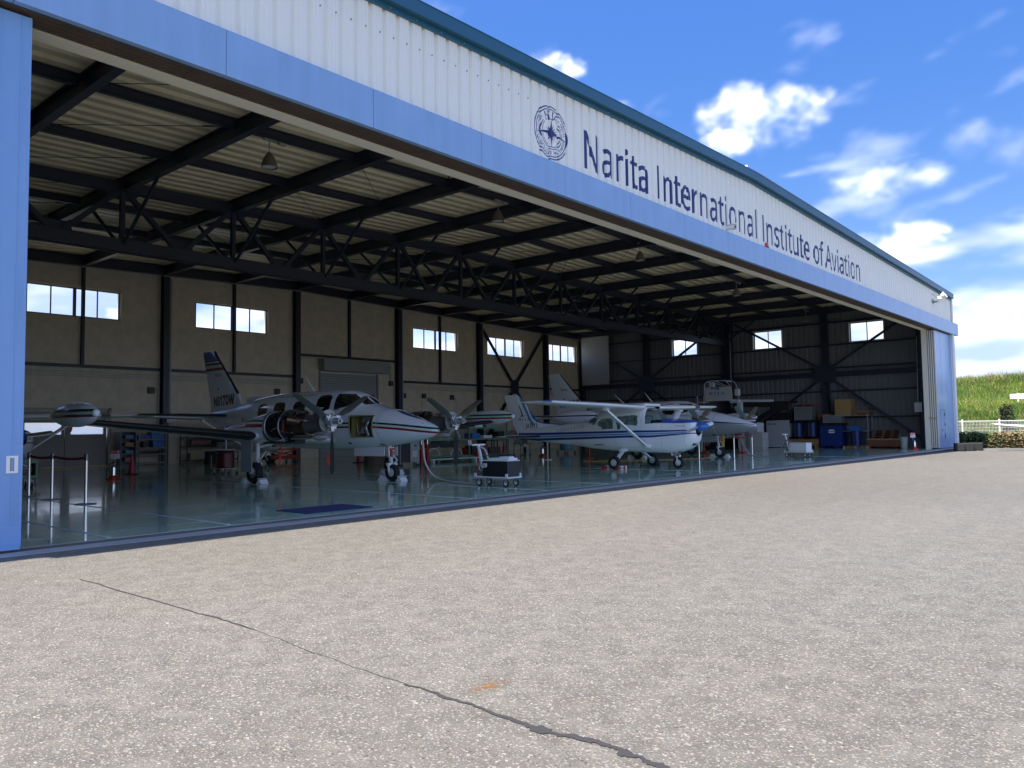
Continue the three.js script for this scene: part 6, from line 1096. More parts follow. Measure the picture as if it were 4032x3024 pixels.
{ // green parts rack with cowlings
  const t = thing('parts_rack', 'long green steel rack loaded with engine cowlings behind the striped twin nose', 'rack', [25.3, 0, -14.75], 0.02);
  for (const x of [-2.6, 0, 2.6]) for (const z of [-0.4, 0.4]) put(t, 'upright', box(0.06, x > 2 ? 1.75 : 2.0, 0.06, x, x > 2 ? 0.875 : 1.0, z), MAT.green);
  for (const y of [0.06, 0.2, 0.92]) for (const x of [-1.3, 1.3]) put(t, 'rail', [box(2.54, 0.06, 0.05, x, y + 0.03, 0.4), box(2.54, 0.06, 0.05, x, y + 0.03, -0.4), box(2.54, 0.02, 0.78, x, y + 0.055, 0)], MAT.green);
  put(t, 'rail', [box(2.54, 0.06, 0.05, 1.3, 1.45, 0.4), box(2.54, 0.06, 0.05, 1.3, 1.45, -0.4), box(2.54, 0.02, 0.78, 1.3, 1.475, 0)], MAT.green);
  put(t, 'rail', [box(2.54, 0.06, 0.05, -1.3, 1.9, 0.4), box(2.54, 0.02, 0.78, -1.3, 1.925, 0)], MAT.green);
  put(t, 'notice', [rbox(0.24, 0.32, 0.006, 0, 0.86, 0.44, 0.002)], MAT.white); put(t, 'notice_header', box(0.24, 0.09, 0.003, 0, 0.975, 0.4455), MAT.red);
  const cowl = (label, x, y, r, len, m, ry = 0) => { const c = thing('cowling', label, 'cowling', [25.3 + x, y, -14.75], ry, 'cowlings on the green rack');
    put(c, 'cowl_shell', new THREE.CylinderGeometry(r, r * 1.12, len, 22, 1, true, -Math.PI / 2, Math.PI).rotateX(Math.PI / 2).rotateZ(0).translate(0, 0, 0), m);
    put(c, 'cowl_rim', new THREE.TorusGeometry(r, 0.022, 8, 24, Math.PI).translate(0, 0, len / 2), MAT.white); return c; };
  const cm = std(0.30, 0.33, 0.36, 0.4, { side: THREE.DoubleSide });
  cowl('grey half cowling low on the rack, left of the propeller blade', -2.1, 0.27, 0.34, 0.7, cm); cowl('grey half cowling low on the rack, right of the propeller blade', -0.75, 0.27, 0.34, 0.7, cm);
  cowl('grey half cowling on the middle rack shelf, left end', -2.05, 0.99, 0.36, 0.7, cm); cowl('grey half cowling on the middle rack shelf, by the centre post', -0.9, 0.99, 0.36, 0.7, cm);
  const items = [['black carton low at the right of the green rack', 0.5, 0.27, 0.5, 0.4, MAT.black], ['dark wooden case low on the green rack, beside the cone', 1.9, 0.27, 0.8, 0.3, std(0.10, 0.06, 0.05, 0.7)], ['brown carton in the middle of the green rack bottom', 1.2, 0.27, 0.45, 0.46, MAT.woodRed], ['blue tool box on the right middle shelf of the rack', 0.6, 0.98, 0.55, 0.24, MAT.binBlue], ['white instrument case on the right middle shelf', 1.5, 0.98, 0.6, 0.14, MAT.white], ['black case on the right middle shelf end', 2.2, 0.98, 0.5, 0.3, MAT.black], ['white duct pieces on the top shelf of the rack', 0.7, 1.49, 0.5, 0.12, MAT.white], ['grey cover on the top shelf of the rack', 1.8, 1.49, 0.8, 0.16, MAT.grey], ['orange first-aid case beside the rack post', 0.35, 0.27, 0.36, 0.3, MAT.red]];
  for (const [l, x, y, w, h, m] of items) single('stored_case', l, 'case', [rbox(w, h, 0.5, 0, h / 2, 0, 0.02)], m, [25.3 + x, y, -14.75 + rr(-0.1, 0.15)], rr(-0.1, 0.1));
  single('trestle_bench', 'long white trim panel lying on low trestles before the green rack', 'bench', [rbox(3.0, 0.05, 0.2, 0, 0.15, 0, 0.01), box(0.08, 0.125, 0.2, -1.3, 0.0625, 0), box(0.08, 0.125, 0.2, 1.3, 0.0625, 0)], MAT.white, [24.0, 0, -14.0], 0.02);
}
{ // test cabinet, jacks, covered seat
  const t = thing('test_cabinet', 'light grey test cabinet on casters behind the nose wheel', 'cabinet', [20.95, 0, -13.2], -0.5);
  put(t, 'cabinet_body', rbox(0.38, 0.95, 0.5, 0, 0.60, 0, 0.02), std(0.45, 0.47, 0.48, 0.5)); put(t, 'cabinet_paper', box(0.2, 0.24, 0.004, 0, 0.46, 0.253), MAT.white); put(t, 'cabinet_meter', box(0.1, 0.05, 0.006, 0.02, 0.78, 0.254), MAT.black);
  put(t, 'cabinet_grille', rbox(0.42, 0.9, 0.5, -0.42, 0.58, 0, 0.02), MAT.black);
  casterSet(t, [-0.55, 0.15], [-0.18, 0.18], 0.05, 0.13);
  for (const [x, z, l] of [[21.75, -13.6, 'red bottle jack standing right of the test cabinet'], [22.35, -13.9, 'red bottle jack standing beside the cowling rack']]) { const j = thing('bottle_jack', l, 'jack', [x, 0, z], 0, 'red jacks'); put(j, 'jack_foot', cyl(0.14, 0.12, 0.05, 0, 0, 0), MAT.darkGrey); put(j, 'jack_body', [cyl(0.085, 0.085, 0.55, 0, 0.05, 0), cyl(0.05, 0.05, 0.2, 0, 0.6, 0)], MAT.red); put(j, 'jack_ram', cyl(0.03, 0.03, 0.22, 0, 0.78, 0), MAT.chrome); }
  const b = thing('covered_seat', 'brown cloth-covered seat on the floor beyond the cone', 'seat', [20.8, 0, -15.4], 0.4);
  const rows = []; for (let i = 0; i <= 14; i++) { const a = i / 14, row = []; for (let k = 0; k <= 24; k++) { const q = k / 24 * 6.2832, r = (0.42 + 0.05 * Math.sin(q * 3) + 0.03 * Math.sin(q * 7 + a * 4)) * Math.pow(Math.sin(Math.min(a * 1.9, Math.PI / 2)), 0.7); row.push([Math.cos(q) * r * 1.25, 0.78 * (1 - a) + 0.0, Math.sin(q) * r]); } rows.push(row); }
  put(b, 'cloth_cover', quads(rows), std(0.17, 0.14, 0.12, 0.9, { side: THREE.DoubleSide }));
}
{ // ramp, blue drum and stands beneath the single
  const d = thing('blue_drum', 'pale blue drum on casters seen beneath the blue-striped fuselage', 'drum', [34.9, 0, -16.2]);
  put(d, 'drum_body', lathe([[0, 0.22], [0.36, 0.22], [0.37, 0.25], [0.36, 0.5], [0.372, 0.52], [0.36, 0.54], [0.36, 0.85], [0, 0.85]], 28), std(0.10, 0.26, 0.36, 0.4)); put(d, 'dolly', rbox(0.8, 0.03, 0.8, 0, 0.2, 0, 0.01), MAT.galv); casterSet(d, [-0.34, 0.34], [-0.34, 0.34], 0.06, 0.185);
  const s = thing('wing_stand', 'white tubular stand with weighted foot beneath the blue-striped aircraft', 'stand', [27.2, 0, -11.4]); put(s, 'stand_tube', rod([0, 0.03, 0], [0, 1.02, 0], 0.035), MAT.white); put(s, 'stand_foot', cyl(0.2, 0.18, 0.03, 0, 0, 0), MAT.white);
  const r = thing('red_stand', 'red steel stand beneath the blue-striped cabin', 'stand', [29.2, 0, -10.6]); put(r, 'stand_tube', rod([0, 0.03, 0], [0, 0.85, 0], 0.05), MAT.red); put(r, 'stand_head', box(0.5, 0.06, 0.2, 0, 0.88, 0), MAT.red); put(r, 'stand_foot', cyl(0.22, 0.2, 0.03, 0, 0, 0), MAT.red);
  const tb = thing('work_table', 'dark work table beyond the tail of the blue-striped aircraft', 'table', [33.2, 0, -20.0], 0.3); put(tb, 'table_top', rbox(2.4, 0.05, 0.8, 0, 0.78, 0, 0.01), MAT.darkGrey); for (const x of [-1.1, 1.1]) for (const z of [-0.34, 0.34]) put(tb, 'leg', box(0.05, 0.755, 0.05, x, 0.3775, z), MAT.darkGrey);
  const gc = thing('service_cart', 'low green trolley carrying small red and blue cans beyond the cone', 'cart', [31.6, 0, -16.6], 0.2); put(gc, 'top_tray', rbox(1.1, 0.04, 0.5, 0, 0.62, 0, 0.01), MAT.green); for (const x of [-0.5, 0.5]) for (const z of [-0.2, 0.2]) put(gc, 'leg', box(0.035, 0.52, 0.035, x, 0.36, z), MAT.green); casterSet(gc, [-0.5, 0.5], [-0.2, 0.2], 0.05, 0.12);
  single('spray_can', 'blue can on the low green trolley', 'can', cyl(0.07, 0.07, 0.26, 0, 0, 0), MAT.binBlue, [31.75, 0.64, -16.6]); single('spray_can', 'orange can on the low green trolley', 'can', cyl(0.08, 0.08, 0.3, 0, 0, 0), std(0.5, 0.09, 0.02, 0.5), [32.0, 0.64, -16.65]);
  const lift = thing('lift_table', 'red scissor table far behind the near main wheel', 'table', [20.5, 0, -22.0], 0.2); put(lift, 'lift_frame', [rbox(1.8, 0.14, 0.8, 0, 0.22, 0, 0.02), bar([-0.8, 0.28, 0.3], [0.8, 0.55, 0.3], 0.05, 0.06), bar([0.8, 0.28, 0.3], [-0.8, 0.55, 0.3], 0.05, 0.06), rbox(1.8, 0.06, 0.8, 0, 0.6, 0, 0.02)], std(0.34, 0.05, 0.02, 0.5)); casterSet(lift, [-0.8, 0.8], [-0.32, 0.32], 0.07, 0.15);
}
// red warning streamers on the striped twin
for (const [x, y, z, l] of [[12.75, 0.98, -7.35, 'long red warning streamer hanging beneath the striped twin belly'], [12.05, 1.0, -8.6, 'short red warning streamer hanging beneath the near wing root'], [16.2, 0.98, -7.4, 'red warning streamer beneath the far engine of the striped twin'], [10.9, 2.0, -20.1, 'red warning streamer hanging from the far high wing at the left']]) {
  const rows = []; for (let i = 0; i <= 10; i++) { const u = i / 10, o = 0.03 * Math.sin(u * 5 + x); rows.push([[-0.03 + o - u * 0.05, -0.52 * u, 0.02 * Math.sin(u * 8)], [0.03 + o - u * 0.05, -0.52 * u, 0.02 * Math.sin(u * 8 + 0.6)]]); }
  single('warning_streamer', l, 'streamer', quads(rows), std(0.62, 0.03, 0.02, 0.75, { side: THREE.DoubleSide }), [x, y, z]);
}
// ------------------------------------------------------------ goods along the right wall
const WX = 48.55;
function pallet(label, pos, n = 1, m = MAT.woodPale, w = 1.1, d = 1.1, group = 'wooden pallets') {
  const first = thing('pallet', label, 'pallet', pos, 0, group);
  for (let k = 0; k < 3; k++) put(first, 'pallet_skid', box(w, 0.08, 0.09, 0, 0.06, -d / 2 + 0.05 + k * (d - 0.1) / 2), m);
  for (let k = 0; k < 6; k++) put(first, 'pallet_plank', box(0.13, 0.022, d, -w / 2 + 0.065 + k * (w - 0.13) / 5, 0.111, 0), m);
  for (let k = 0; k < 3; k++) put(first, 'pallet_plank', box(0.12, 0.02, d, -w / 2 + 0.06 + k * (w - 0.12) / 2, 0.01, 0), m);
  return first;
}
function drum(label, pos, m = MAT.navyBox) {
  const t = thing('steel_drum', label, 'drum', pos, 0, 'dark blue drums along the right wall');
  put(t, 'drum_body', lathe([[0, 0], [0.28, 0], [0.29, 0.02], [0.28, 0.04], [0.28, 0.28], [0.292, 0.30], [0.28, 0.32], [0.28, 0.57], [0.292, 0.59], [0.28, 0.61], [0.28, 0.85], [0.29, 0.87], [0.27, 0.88], [0, 0.87]], 28), m);
  put(t, 'strap', [rod([-0.295, 0.02, -0.1], [-0.295, 0.88, -0.1], 0.008), rod([-0.295, 0.02, 0.14], [-0.295, 0.88, 0.14], 0.008)], MAT.grey);
  return t;
}
{
  const txt = canvasTex(512, 512, (x) => { x.fillStyle = '#ffffff'; x.fillRect(0, 0, 512, 512); x.fillStyle = '#16181c'; x.font = 'bold 44px sans-serif'; x.fillText('DPE 12345', 18, 84); });
  const b = thing('shipping_box', 'tall grey box lettered DPE 12345 against the right wall', 'box', [WX + 0.55, 0, -9.8]);
  put(b, 'box_body', rbox(1.0, 1.68, 1.48, 0, 0.87, 0, 0.015), std(0.50, 0.52, 0.54, 0.5));
  put(b, 'box_front', mapUV(new THREE.PlaneGeometry(1.46, 1.66).rotateY(-Math.PI / 2).translate(-0.503, 0.87, 0), 'z', 'y', -0.73, 0.73, 0.04, 1.70), std(0.50, 0.52, 0.54, 0.5, { map: txt }));
  put(b, 'box_feet', [box(0.9, 0.03, 0.1, 0, 0.015, -0.6), box(0.9, 0.03, 0.1, 0, 0.015, 0.6)], MAT.black);
  single('dark_case', 'flat black case lying on top of the tall grey box', 'case', [rbox(1.0, 0.48, 1.45, 0, 0.24, 0, 0.02)], MAT.black, [WX + 0.6, 1.71, -9.6]);
  // wooden base, drums, silver case
  const wb = thing('wooden_crate', 'long low wooden crate under the two dark drums', 'crate', [WX + 0.35, 0, -8.18]);
  put(wb, 'crate_skid', [box(0.9, 0.12, 0.1, 0, 0.06, -0.8), box(0.9, 0.12, 0.1, 0, 0.06, 0), box(0.9, 0.12, 0.1, 0, 0.06, 0.8)], MAT.wood);
  for (let k = 0; k < 3; k++) put(wb, 'crate_plank', box(0.02, 0.125, 1.9, -0.46, 0.185 + k * 0.13, 0), MAT.wood); put(wb, 'crate_core', box(0.88, 0.40, 1.86, 0, 0.32, 0), MAT.woodRed); put(wb, 'crate_top', box(0.94, 0.02, 1.92, 0, 0.53, 0), MAT.wood);
  pallet('dark pallet carrying two drums on the wooden crate', [WX + 0.35, 0.54, -8.18], 1, MAT.black, 0.8, 1.7, 'pallets along the right wall');
  drum('left one of the two dark blue drums under the silver case', [WX + 0.3, 0.665, -8.58]); drum('right one of the two dark blue drums under the silver case', [WX + 0.3, 0.665, -7.72]);
  pallet('dark pallet lying across the two dark drums', [WX + 0.35, 1.55, -8.15], 1, MAT.black, 0.8, 1.6, 'pallets along the right wall');
  const silver = (label, pos, w, h, d) => { const t = thing('metal_case', label, 'case', pos); put(t, 'case_body', rbox(w, h, d, 0, h / 2 + 0.03, 0, 0.01), std(0.30, 0.31, 0.31, 0.42, { metalness: 0.5 })); put(t, 'case_edge', [box(w + 0.02, 0.03, d + 0.02, 0, h + 0.025, 0), box(w + 0.02, 0.03, d + 0.02, 0, 0.03, 0), box(0.03, h, 0.03, -w / 2, h / 2 + 0.03, -d / 2), box(0.03, h, 0.03, -w / 2, h / 2 + 0.03, d / 2)], std(0.55, 0.56, 0.56, 0.35, { metalness: 0.7 })); put(t, 'case_feet', [box(w, 0.02, 0.06, 0, 0.01, -d / 3), box(w, 0.02, 0.06, 0, 0.01, d / 3)], MAT.black); return t; };
  silver('tall silver transport case on top of the two drums', [WX + 0.4, 1.68, -8.15], 0.8, 0.80, 1.05);
  pallet('reddish pallet lying on the tall silver case', [WX + 0.45, 2.53, -8.05], 1, MAT.woodRed, 0.9, 1.2, 'pallets along the right wall');
  // blue crate, silver case, table with cardboard
  const bc = thing('blue_crate', 'big blue shipping crate with two white stickers', 'crate', [WX + 0.45, 0, -6.5]);
  put(bc, 'crate_body', rbox(0.9, 1.24, 1.30, 0, 0.70, 0, 0.015), std(0.010, 0.035, 0.20, 0.45)); put(bc, 'crate_skid', [box(0.85, 0.08, 0.1, 0, 0.04, -0.45), box(0.85, 0.08, 0.1, 0, 0.04, 0.45)], MAT.black);
  put(bc, 'sticker', [plate([[-0.2, 0.98], [0.2, 0.98], [0.12, 1.08], [-0.12, 1.08]], 0.004).rotateY(-Math.PI / 2).translate(-0.453, 0.02, 0.05), plate([[-0.22, 0.94], [0.22, 0.94], [0.14, 0.86], [-0.14, 0.86]], 0.004).rotateY(-Math.PI / 2).translate(-0.453, 0.02, 0.05)], MAT.white);
  single('lid_board', 'dark board lying on the big blue crate', 'board', [rbox(0.95, 0.16, 1.4, 0, 0.08, 0, 0.01)], MAT.black, [WX + 0.45, 1.325, -6.48]);
  silver('low silver transport case on the big blue crate', [WX + 0.35, 1.49, -6.4], 0.7, 0.44, 1.05);
  const tb = thing('steel_table', 'tall steel rack carrying the cardboard box, right of the blue crate', 'rack', [WX + 0.75, 0, -5.35]);
  for (const x of [-0.4, 0.4]) for (const z of [-0.95, 0.9]) put(tb, 'upright', box(0.07, 1.9, 0.07, x, 0.95, z), MAT.grey); put(tb, 'rack_top', [box(0.95, 0.06, 2.0, 0, 1.93, 0)], MAT.galv); put(tb, 'rack_shelf', box(0.9, 0.04, 1.9, 0, 0.98, 0), MAT.galv);
  const cb = thing('cardboard_box', 'large brown cardboard box high on the steel rack', 'box', [WX + 0.75, 1.96, -5.85]); put(cb, 'carton_body', rbox(0.85, 0.95, 0.92, 0, 0.475, 0, 0.006), MAT.card); put(cb, 'carton_tape', box(0.86, 0.955, 0.05, 0, 0.478, 0), std(0.40, 0.27, 0.13, 0.5));
  const wl = thing('wooden_crate', 'flat reddish wooden crate on the steel rack beside the cardboard box', 'crate', [WX + 0.75, 1.96, -4.85]); put(wl, 'crate_skid', [box(0.7, 0.07, 0.08, 0, 0.035, -0.35), box(0.7, 0.07, 0.08, 0, 0.035, 0.35)], MAT.wood); for (let k = 0; k < 2; k++) put(wl, 'crate_plank', box(0.8, 0.085, 1.0, 0, 0.115 + k * 0.09, 0), std(0.32, 0.14, 0.06, 0.8));
  const rw = thing('wooden_crate', 'small red-brown wooden crate behind the silver cases', 'crate', [WX + 0.95, 1.75, -7.1]); put(rw, 'crate_body', [box(0.7, 0.25, 0.75, 0, 0.19, 0)], MAT.woodRed); put(rw, 'crate_skid', [box(0.7, 0.065, 0.1, 0, 0.0325, -0.3), box(0.7, 0.065, 0.1, 0, 0.0325, 0.3)], MAT.wood);
  single('support_block', 'dark trestle behind the big blue crate', 'trestle', [box(0.6, 1.745, 0.6, 0, 0.8725, 0)], MAT.darkGrey, [WX + 0.95, 0, -7.35]);
  pallet('pale pallet under the single drum', [WX + 0.1, 0, -5.0], 1, MAT.woodPale, 0.9, 1.4, 'pallets along the right wall');
  drum('single dark blue drum standing on the pale pallet under the steel rack', [WX + 0.1, 0.125, -5.05]);
  bin('storage_bin', 'blue lidded tote on the single drum', 'bin', 0.45, 0.26, 0.62, MAT.binBlue, [WX + 0.1, 1.01, -5.08]);
  // pallet stack at the end
  const bs = thing('wooden_crate', 'reddish low crate under the leaning pallets near the jamb', 'crate', [WX + 0.5, 0, -3.55]); put(bs, 'crate_body', box(1.0, 0.4, 1.8, 0, 0.28, 0), MAT.woodRed); put(bs, 'crate_skid', [box(0.9, 0.08, 0.1, 0, 0.04, -0.7), box(0.9, 0.08, 0.1, 0, 0.04, 0.7)], MAT.black); put(bs, 'crate_lid', box(1.04, 0.05, 1.84, 0, 0.505, 0), MAT.woodPale);
  for (let k = 0; k < 4; k++) pallet(['lowest', 'second lowest', 'second highest', 'topmost'][k] + ' pallet of the stack near the right jamb', [WX + 0.5 + 0.02 * k, 0.532 + k * 0.125, -3.6 + 0.04 * k], 1, k % 2 ? MAT.woodRed : std(0.16, 0.09, 0.05, 0.85), 0.95, 1.1, 'pallets along the right wall');
  single('waste_bin', 'pale green waste bin beside the right door jamb', 'bin', [lathe([[0, 0.01], [0.16, 0.01], [0.2, 0.62], [0.215, 0.64], [0.2, 0.65], [0.19, 0.62], [0.15, 0.03], [0, 0.03]], 24)], std(0.36, 0.42, 0.38, 0.6), [46.9, 0, -2.0]);
}
{ // boom lift parked in front of the right wall
  const t = thing('boom_lift', 'white boom lift with its basket raised, lettered NIIA, beyond the grey-bellied twin', 'lift', [45.4, 0, -11.7]);
  const W = std(0.62, 0.64, 0.66, 0.5), K = MAT.black;
  put(t, 'chassis', [rbox(1.9, 0.5, 3.0, 0.2, 0.62, 0.2, 0.05, 2), rbox(1.5, 0.55, 1.8, 0.4, 1.15, 0.6, 0.06, 2)], K);
  for (const x of [-0.75, 1.15]) for (const z of [-0.9, 1.3]) addWheel(t, x, 0.42, z, 0.42, 0.3, MAT.grey);
  put(t, 'engine_cover', [rbox(0.9, 0.95, 0.9, -0.6, 1.1, 2.0, 0.05, 2), rbox(0.6, 0.6, 1.2, -0.75, 0.95, 0.9, 0.04, 2)], W);
  put(t, 'lower_boom', [bar([0.1, 1.4, 1.4], [0.1, 2.55, 3.4], 0.26, 0.3), bar([0.1, 2.62, 4.0], [0.1, 2.72, 0.6], 0.3, 0.34), rbox(0.34, 0.5, 1.2, 0.1, 2.5, 3.4, 0.06, 2), rod([0.1, 2.72, 3.9], [0.1, 2.74, 4.4], 0.06)], K);
  put(t, 'boom_tip', [bar([0.0, 2.92, 0.9], [0.0, 2.86, 3.0], 0.18, 0.14), rbox(0.22, 0.75, 0.3, -0.3, 2.45, 1.05, 0.02), rbox(0.5, 0.2, 0.6, -0.1, 2.9, 0.7, 0.03)], W);
  const sign = canvasTex(512, 320, (x) => { x.fillStyle = '#eef0f2'; x.fillRect(0, 0, 512, 320); x.fillStyle = '#5f93c0'; x.fillRect(110, 8, 170, 60); x.fillStyle = '#d6e2ea'; x.fillRect(110, 40, 120, 26); x.fillStyle = '#20242c'; x.font = 'bold 96px serif'; x.textAlign = 'center'; x.fillText('N I I A', 226, 186); x.fillStyle = '#8a8f96'; x.fillRect(190, 218, 84, 7); });
  const bk = grp(t, 'basket'); const z0 = -1.05, z1 = 0.72, y0 = 2.98;
  put(bk, 'basket_floor', rbox(0.85, 0.06, z1 - z0, -0.25, y0, (z0 + z1) / 2, 0.01), W);
  put(bk, 'basket_panel', mapUV(box(0.02, 0.78, z1 - z0 - 0.06, -0.68, y0 + 0.42, (z0 + z1) / 2), 'z', 'y', z0, z1, y0 + 0.03, y0 + 0.81), std(0.62, 0.64, 0.66, 0.5, { map: sign }));
  put(bk, 'basket_rail', [tube([[-0.68, y0, z0], [-0.68, y0 + 1.0, z0], [-0.68, y0 + 1.16, z0 + 0.12], [-0.68, y0 + 1.17, z1 - 0.45], [-0.68, y0 + 1.1, z1 - 0.3], [-0.68, y0 + 0.6, z1 - 0.02], [-0.68, y0, z1]], 0.022, 70, 6), tube([[0.18, y0, z0], [0.18, y0 + 1.0, z0], [0.18, y0 + 1.16, z0 + 0.12], [0.18, y0 + 1.17, z1 - 0.3], [0.18, y0 + 0.6, z1], [0.18, y0, z1]], 0.022, 60, 6), rod([-0.68, y0 + 1.15, z0 + 0.1], [0.18, y0 + 1.15, z0 + 0.1], 0.022), rod([-0.68, y0 + 1.15, z1 - 0.4], [0.18, y0 + 1.15, z1 - 0.4], 0.022), bar([-0.70, y0 + 1.15, z0 + 0.5], [-0.70, y0 + 0.7, z1 - 0.2], 0.03, 0.03), bar([-0.70, y0 + 1.18, z0 + 0.75], [-0.70, y0 + 0.72, z1], 0.03, 0.03)], W);
  put(bk, 'control_box', [rbox(0.3, 0.42, 0.26, -0.5, y0 + 0.45, z1 + 0.28, 0.03), rbox(0.3, 0.3, 0.3, -0.3, y0 + 0.98, z0 + 0.3, 0.03)], W);
  put(t, 'fork', [rbox(0.06, 0.06, 0.8, -0.55, 2.9, -1.3, 0.01), rbox(0.05, 0.5, 0.06, -0.55, 3.05, -1.65, 0.01), rbox(0.05, 0.5, 0.06, -0.55, 3.05, -1.2, 0.01)], W);
  single('white_trolley', 'white machine cabinet standing under the boom lift', 'machine', [rbox(0.9, 0.9, 1.5, 0, 0.55, 0, 0.04, 2), box(0.8, 0.1, 1.4, 0, 0.05, 0)], std(0.5, 0.5, 0.48, 0.5), [44.0, 0, -9.4], 0.05);
  single('grey_locker', 'light grey locker standing behind the far propeller', 'locker', [rbox(0.7, 1.9, 0.9, 0, 0.95, 0, 0.02)], std(0.34, 0.35, 0.37, 0.5), [47.2, 0, -11.2]);
  const th = thing('tow_bar', 'red tow bar frame and yellow cylinder behind the grey-bellied twin nose wheel', 'tow bar', [38.3, 0, -9.6]); put(th, 'tow_frame', [rod([0, 0.05, 0], [0, 1.0, 0], 0.04), rod([0, 0.95, 0], [0.3, 0.95, 2.0], 0.035), rod([0.3, 0.05, 2.0], [0.3, 1.0, 2.0], 0.04), box(0.4, 0.05, 0.4, 0, 0.025, 0), box(0.4, 0.05, 0.4, 0.3, 0.025, 2.0)], MAT.red); put(th, 'tow_cylinder', cyl(0.1, 0.1, 0.62, 0.15, 0.28, 1.0), MAT.yellow); put(th, 'tow_bracket', box(0.04, 0.06, 0.5, 0.15, 0.9, 1.0), MAT.red);
}
// ------------------------------------------------------------ fittings on the front
{
  const f = thing('floodlight', 'white floodlight on a bracket high at the right corner of the gable', 'floodlight', [45.9, 7.8, -0.04]);
  put(f, 'bracket', [box(0.34, 0.2, 0.03, 0, 0.02, 0.02), bar([0, -0.02, 0.02], [0, 0.02, 0.5], 0.1, 0.08), rod([-0.12, 0.45, 0.0], [-0.12, 0.1, 0.3], 0.012)], MAT.grey);
  put(f, 'lamp_head', [lathe([[0, 0], [0.1, 0.01], [0.15, 0.08], [0.19, 0.22], [0.17, 0.23], [0.13, 0.1], [0, 0.06]], 24).rotateX(1.1).translate(0, 0.22, 0.42), rbox(0.18, 0.2, 0.24, 0, 0.16, 0.36, 0.06, 2)], MAT.white);
  const c = thing('security_camera', 'small white camera on top of the blue fascia under the lettering', 'camera', [21.6, 7.09, -0.02]);
  put(c, 'camera_mount', cyl(0.03, 0.03, 0.09, 0, 0, 0), MAT.white); put(c, 'camera_body', [rbox(0.12, 0.12, 0.34, 0, 0.13, 0.08, 0.03, 2), rbox(0.15, 0.02, 0.4, 0, 0.2, 0.1, 0.01)], MAT.white); put(c, 'camera_lens', new THREE.CylinderGeometry(0.04, 0.04, 0.02, 12).rotateX(Math.PI / 2).translate(0, 0.12, 0.26), MAT.black);
  const r = thing('warning_beacon', 'small red beacon on top of the blue fascia', 'beacon', [24.4, 7.09, 0.0]);
  put(r, 'beacon_base', cyl(0.07, 0.07, 0.04, 0, 0, 0), MAT.darkGrey); put(r, 'beacon_dome', lathe([[0.06, 0.04], [0.06, 0.12], [0.04, 0.17], [0, 0.18]], 16), phy(0.65, 0.02, 0.02, 0.2, { clearcoat: 1 }));
  const n = thing('roof_beacon', 'tiny white lamp on the ridge of the gable', 'beacon', [23.0, trimY(23.0) + 0.36, 0.02]); put(n, 'beacon_base', cyl(0.04, 0.04, 0.03, 0, 0, 0), MAT.white); put(n, 'beacon_dome', new THREE.SphereGeometry(0.06, 10, 8).translate(0, 0.07, 0), MAT.white);
}
// black rubber ballast blocks by the right end of the doors
[[46.75, 0.72, 'left'], [47.55, 1.0, 'middle'], [48.4, 1.25, 'right']].forEach(([x, z, w], i) => {
  const t = thing('ballast_block', `${w} of the three black ballast blocks by the right door end`, 'block', [x, apronY(x), z], 0.25, 'black ballast blocks');
  put(t, 'block_body', rbox(0.72, 0.42, 0.5, 0, 0.21, 0, 0.06, 3), std(0.014, 0.016, 0.019, 0.75)); put(t, 'block_strap', [box(0.03, 0.43, 0.51, -0.2, 0.214, 0), box(0.03, 0.43, 0.51, 0.22, 0.214, 0)], std(0.04, 0.045, 0.045, 0.6));
});
// ------------------------------------------------------------ hedge, fence and grassy bank on the right
const bankY = (x, z) => { const n = 0.35 * fbm(x * 0.25, z * 0.25, 2.2, 3); return x < 58 ? -0.25 : x < 64.5 ? mix(-0.25, 2.35, smooth(58, 65.5, x)) + n * 0.6 : x < 67 ? mix(2.32, 2.7, (x - 64.5) / 2.5) + n * 0.4 : mix(2.7, 4.75, smooth(67, 75.5, x)) + n; };
{
  const rows = [], c = []; const xs = []; for (let x = 54; x <= 110; x += x < 80 ? 0.5 : 5) xs.push(x); const zs = []; for (let z = -60; z <= 70; z += 1) zs.push(z);
  for (const z of zs) rows.push(xs.map((x) => [x, bankY(x, z), z]));
  const g = quads(rows); const uv = g.attributes.uv, p = g.attributes.position; for (let i = 0; i < p.count; i++) uv.setXY(i, p.getX(i) / 2, p.getZ(i) / 2);
  const f = tile(256, 20, 4); const m = dataTex(256, (i, j) => { const v = 0.6 + 0.9 * (f[j * 256 + i] - 0.45); return [0.30 * v, 0.36 * v, 0.12 * v]; });
  setting('grass_bank', g, std(1, 1, 1, 0.95, { map: m, side: THREE.DoubleSide }));
}
function bladeClump(n, h, w, lean) { // several grass blades in one clump
  const gs = []; for (let k = 0; k < n; k++) { const a = rr(0, 6.28), l = rr(0.5, 1) * h, b = rr(0.2, 1) * lean, ox = rr(-0.12, 0.12), oz = rr(-0.12, 0.12), rows = []; for (let i = 0; i <= 3; i++) { const u = i / 3, ww = w * (1 - u * 0.92), x = ox + Math.cos(a) * b * u * u, z = oz + Math.sin(a) * b * u * u; rows.push([[x - Math.sin(a) * ww, l * u * (1 - 0.25 * u * b / h), z + Math.cos(a) * ww], [x + Math.sin(a) * ww, l * u * (1 - 0.25 * u * b / h), z - Math.cos(a) * ww]]); } gs.push(quads(rows)); }
  return join(gs);
}
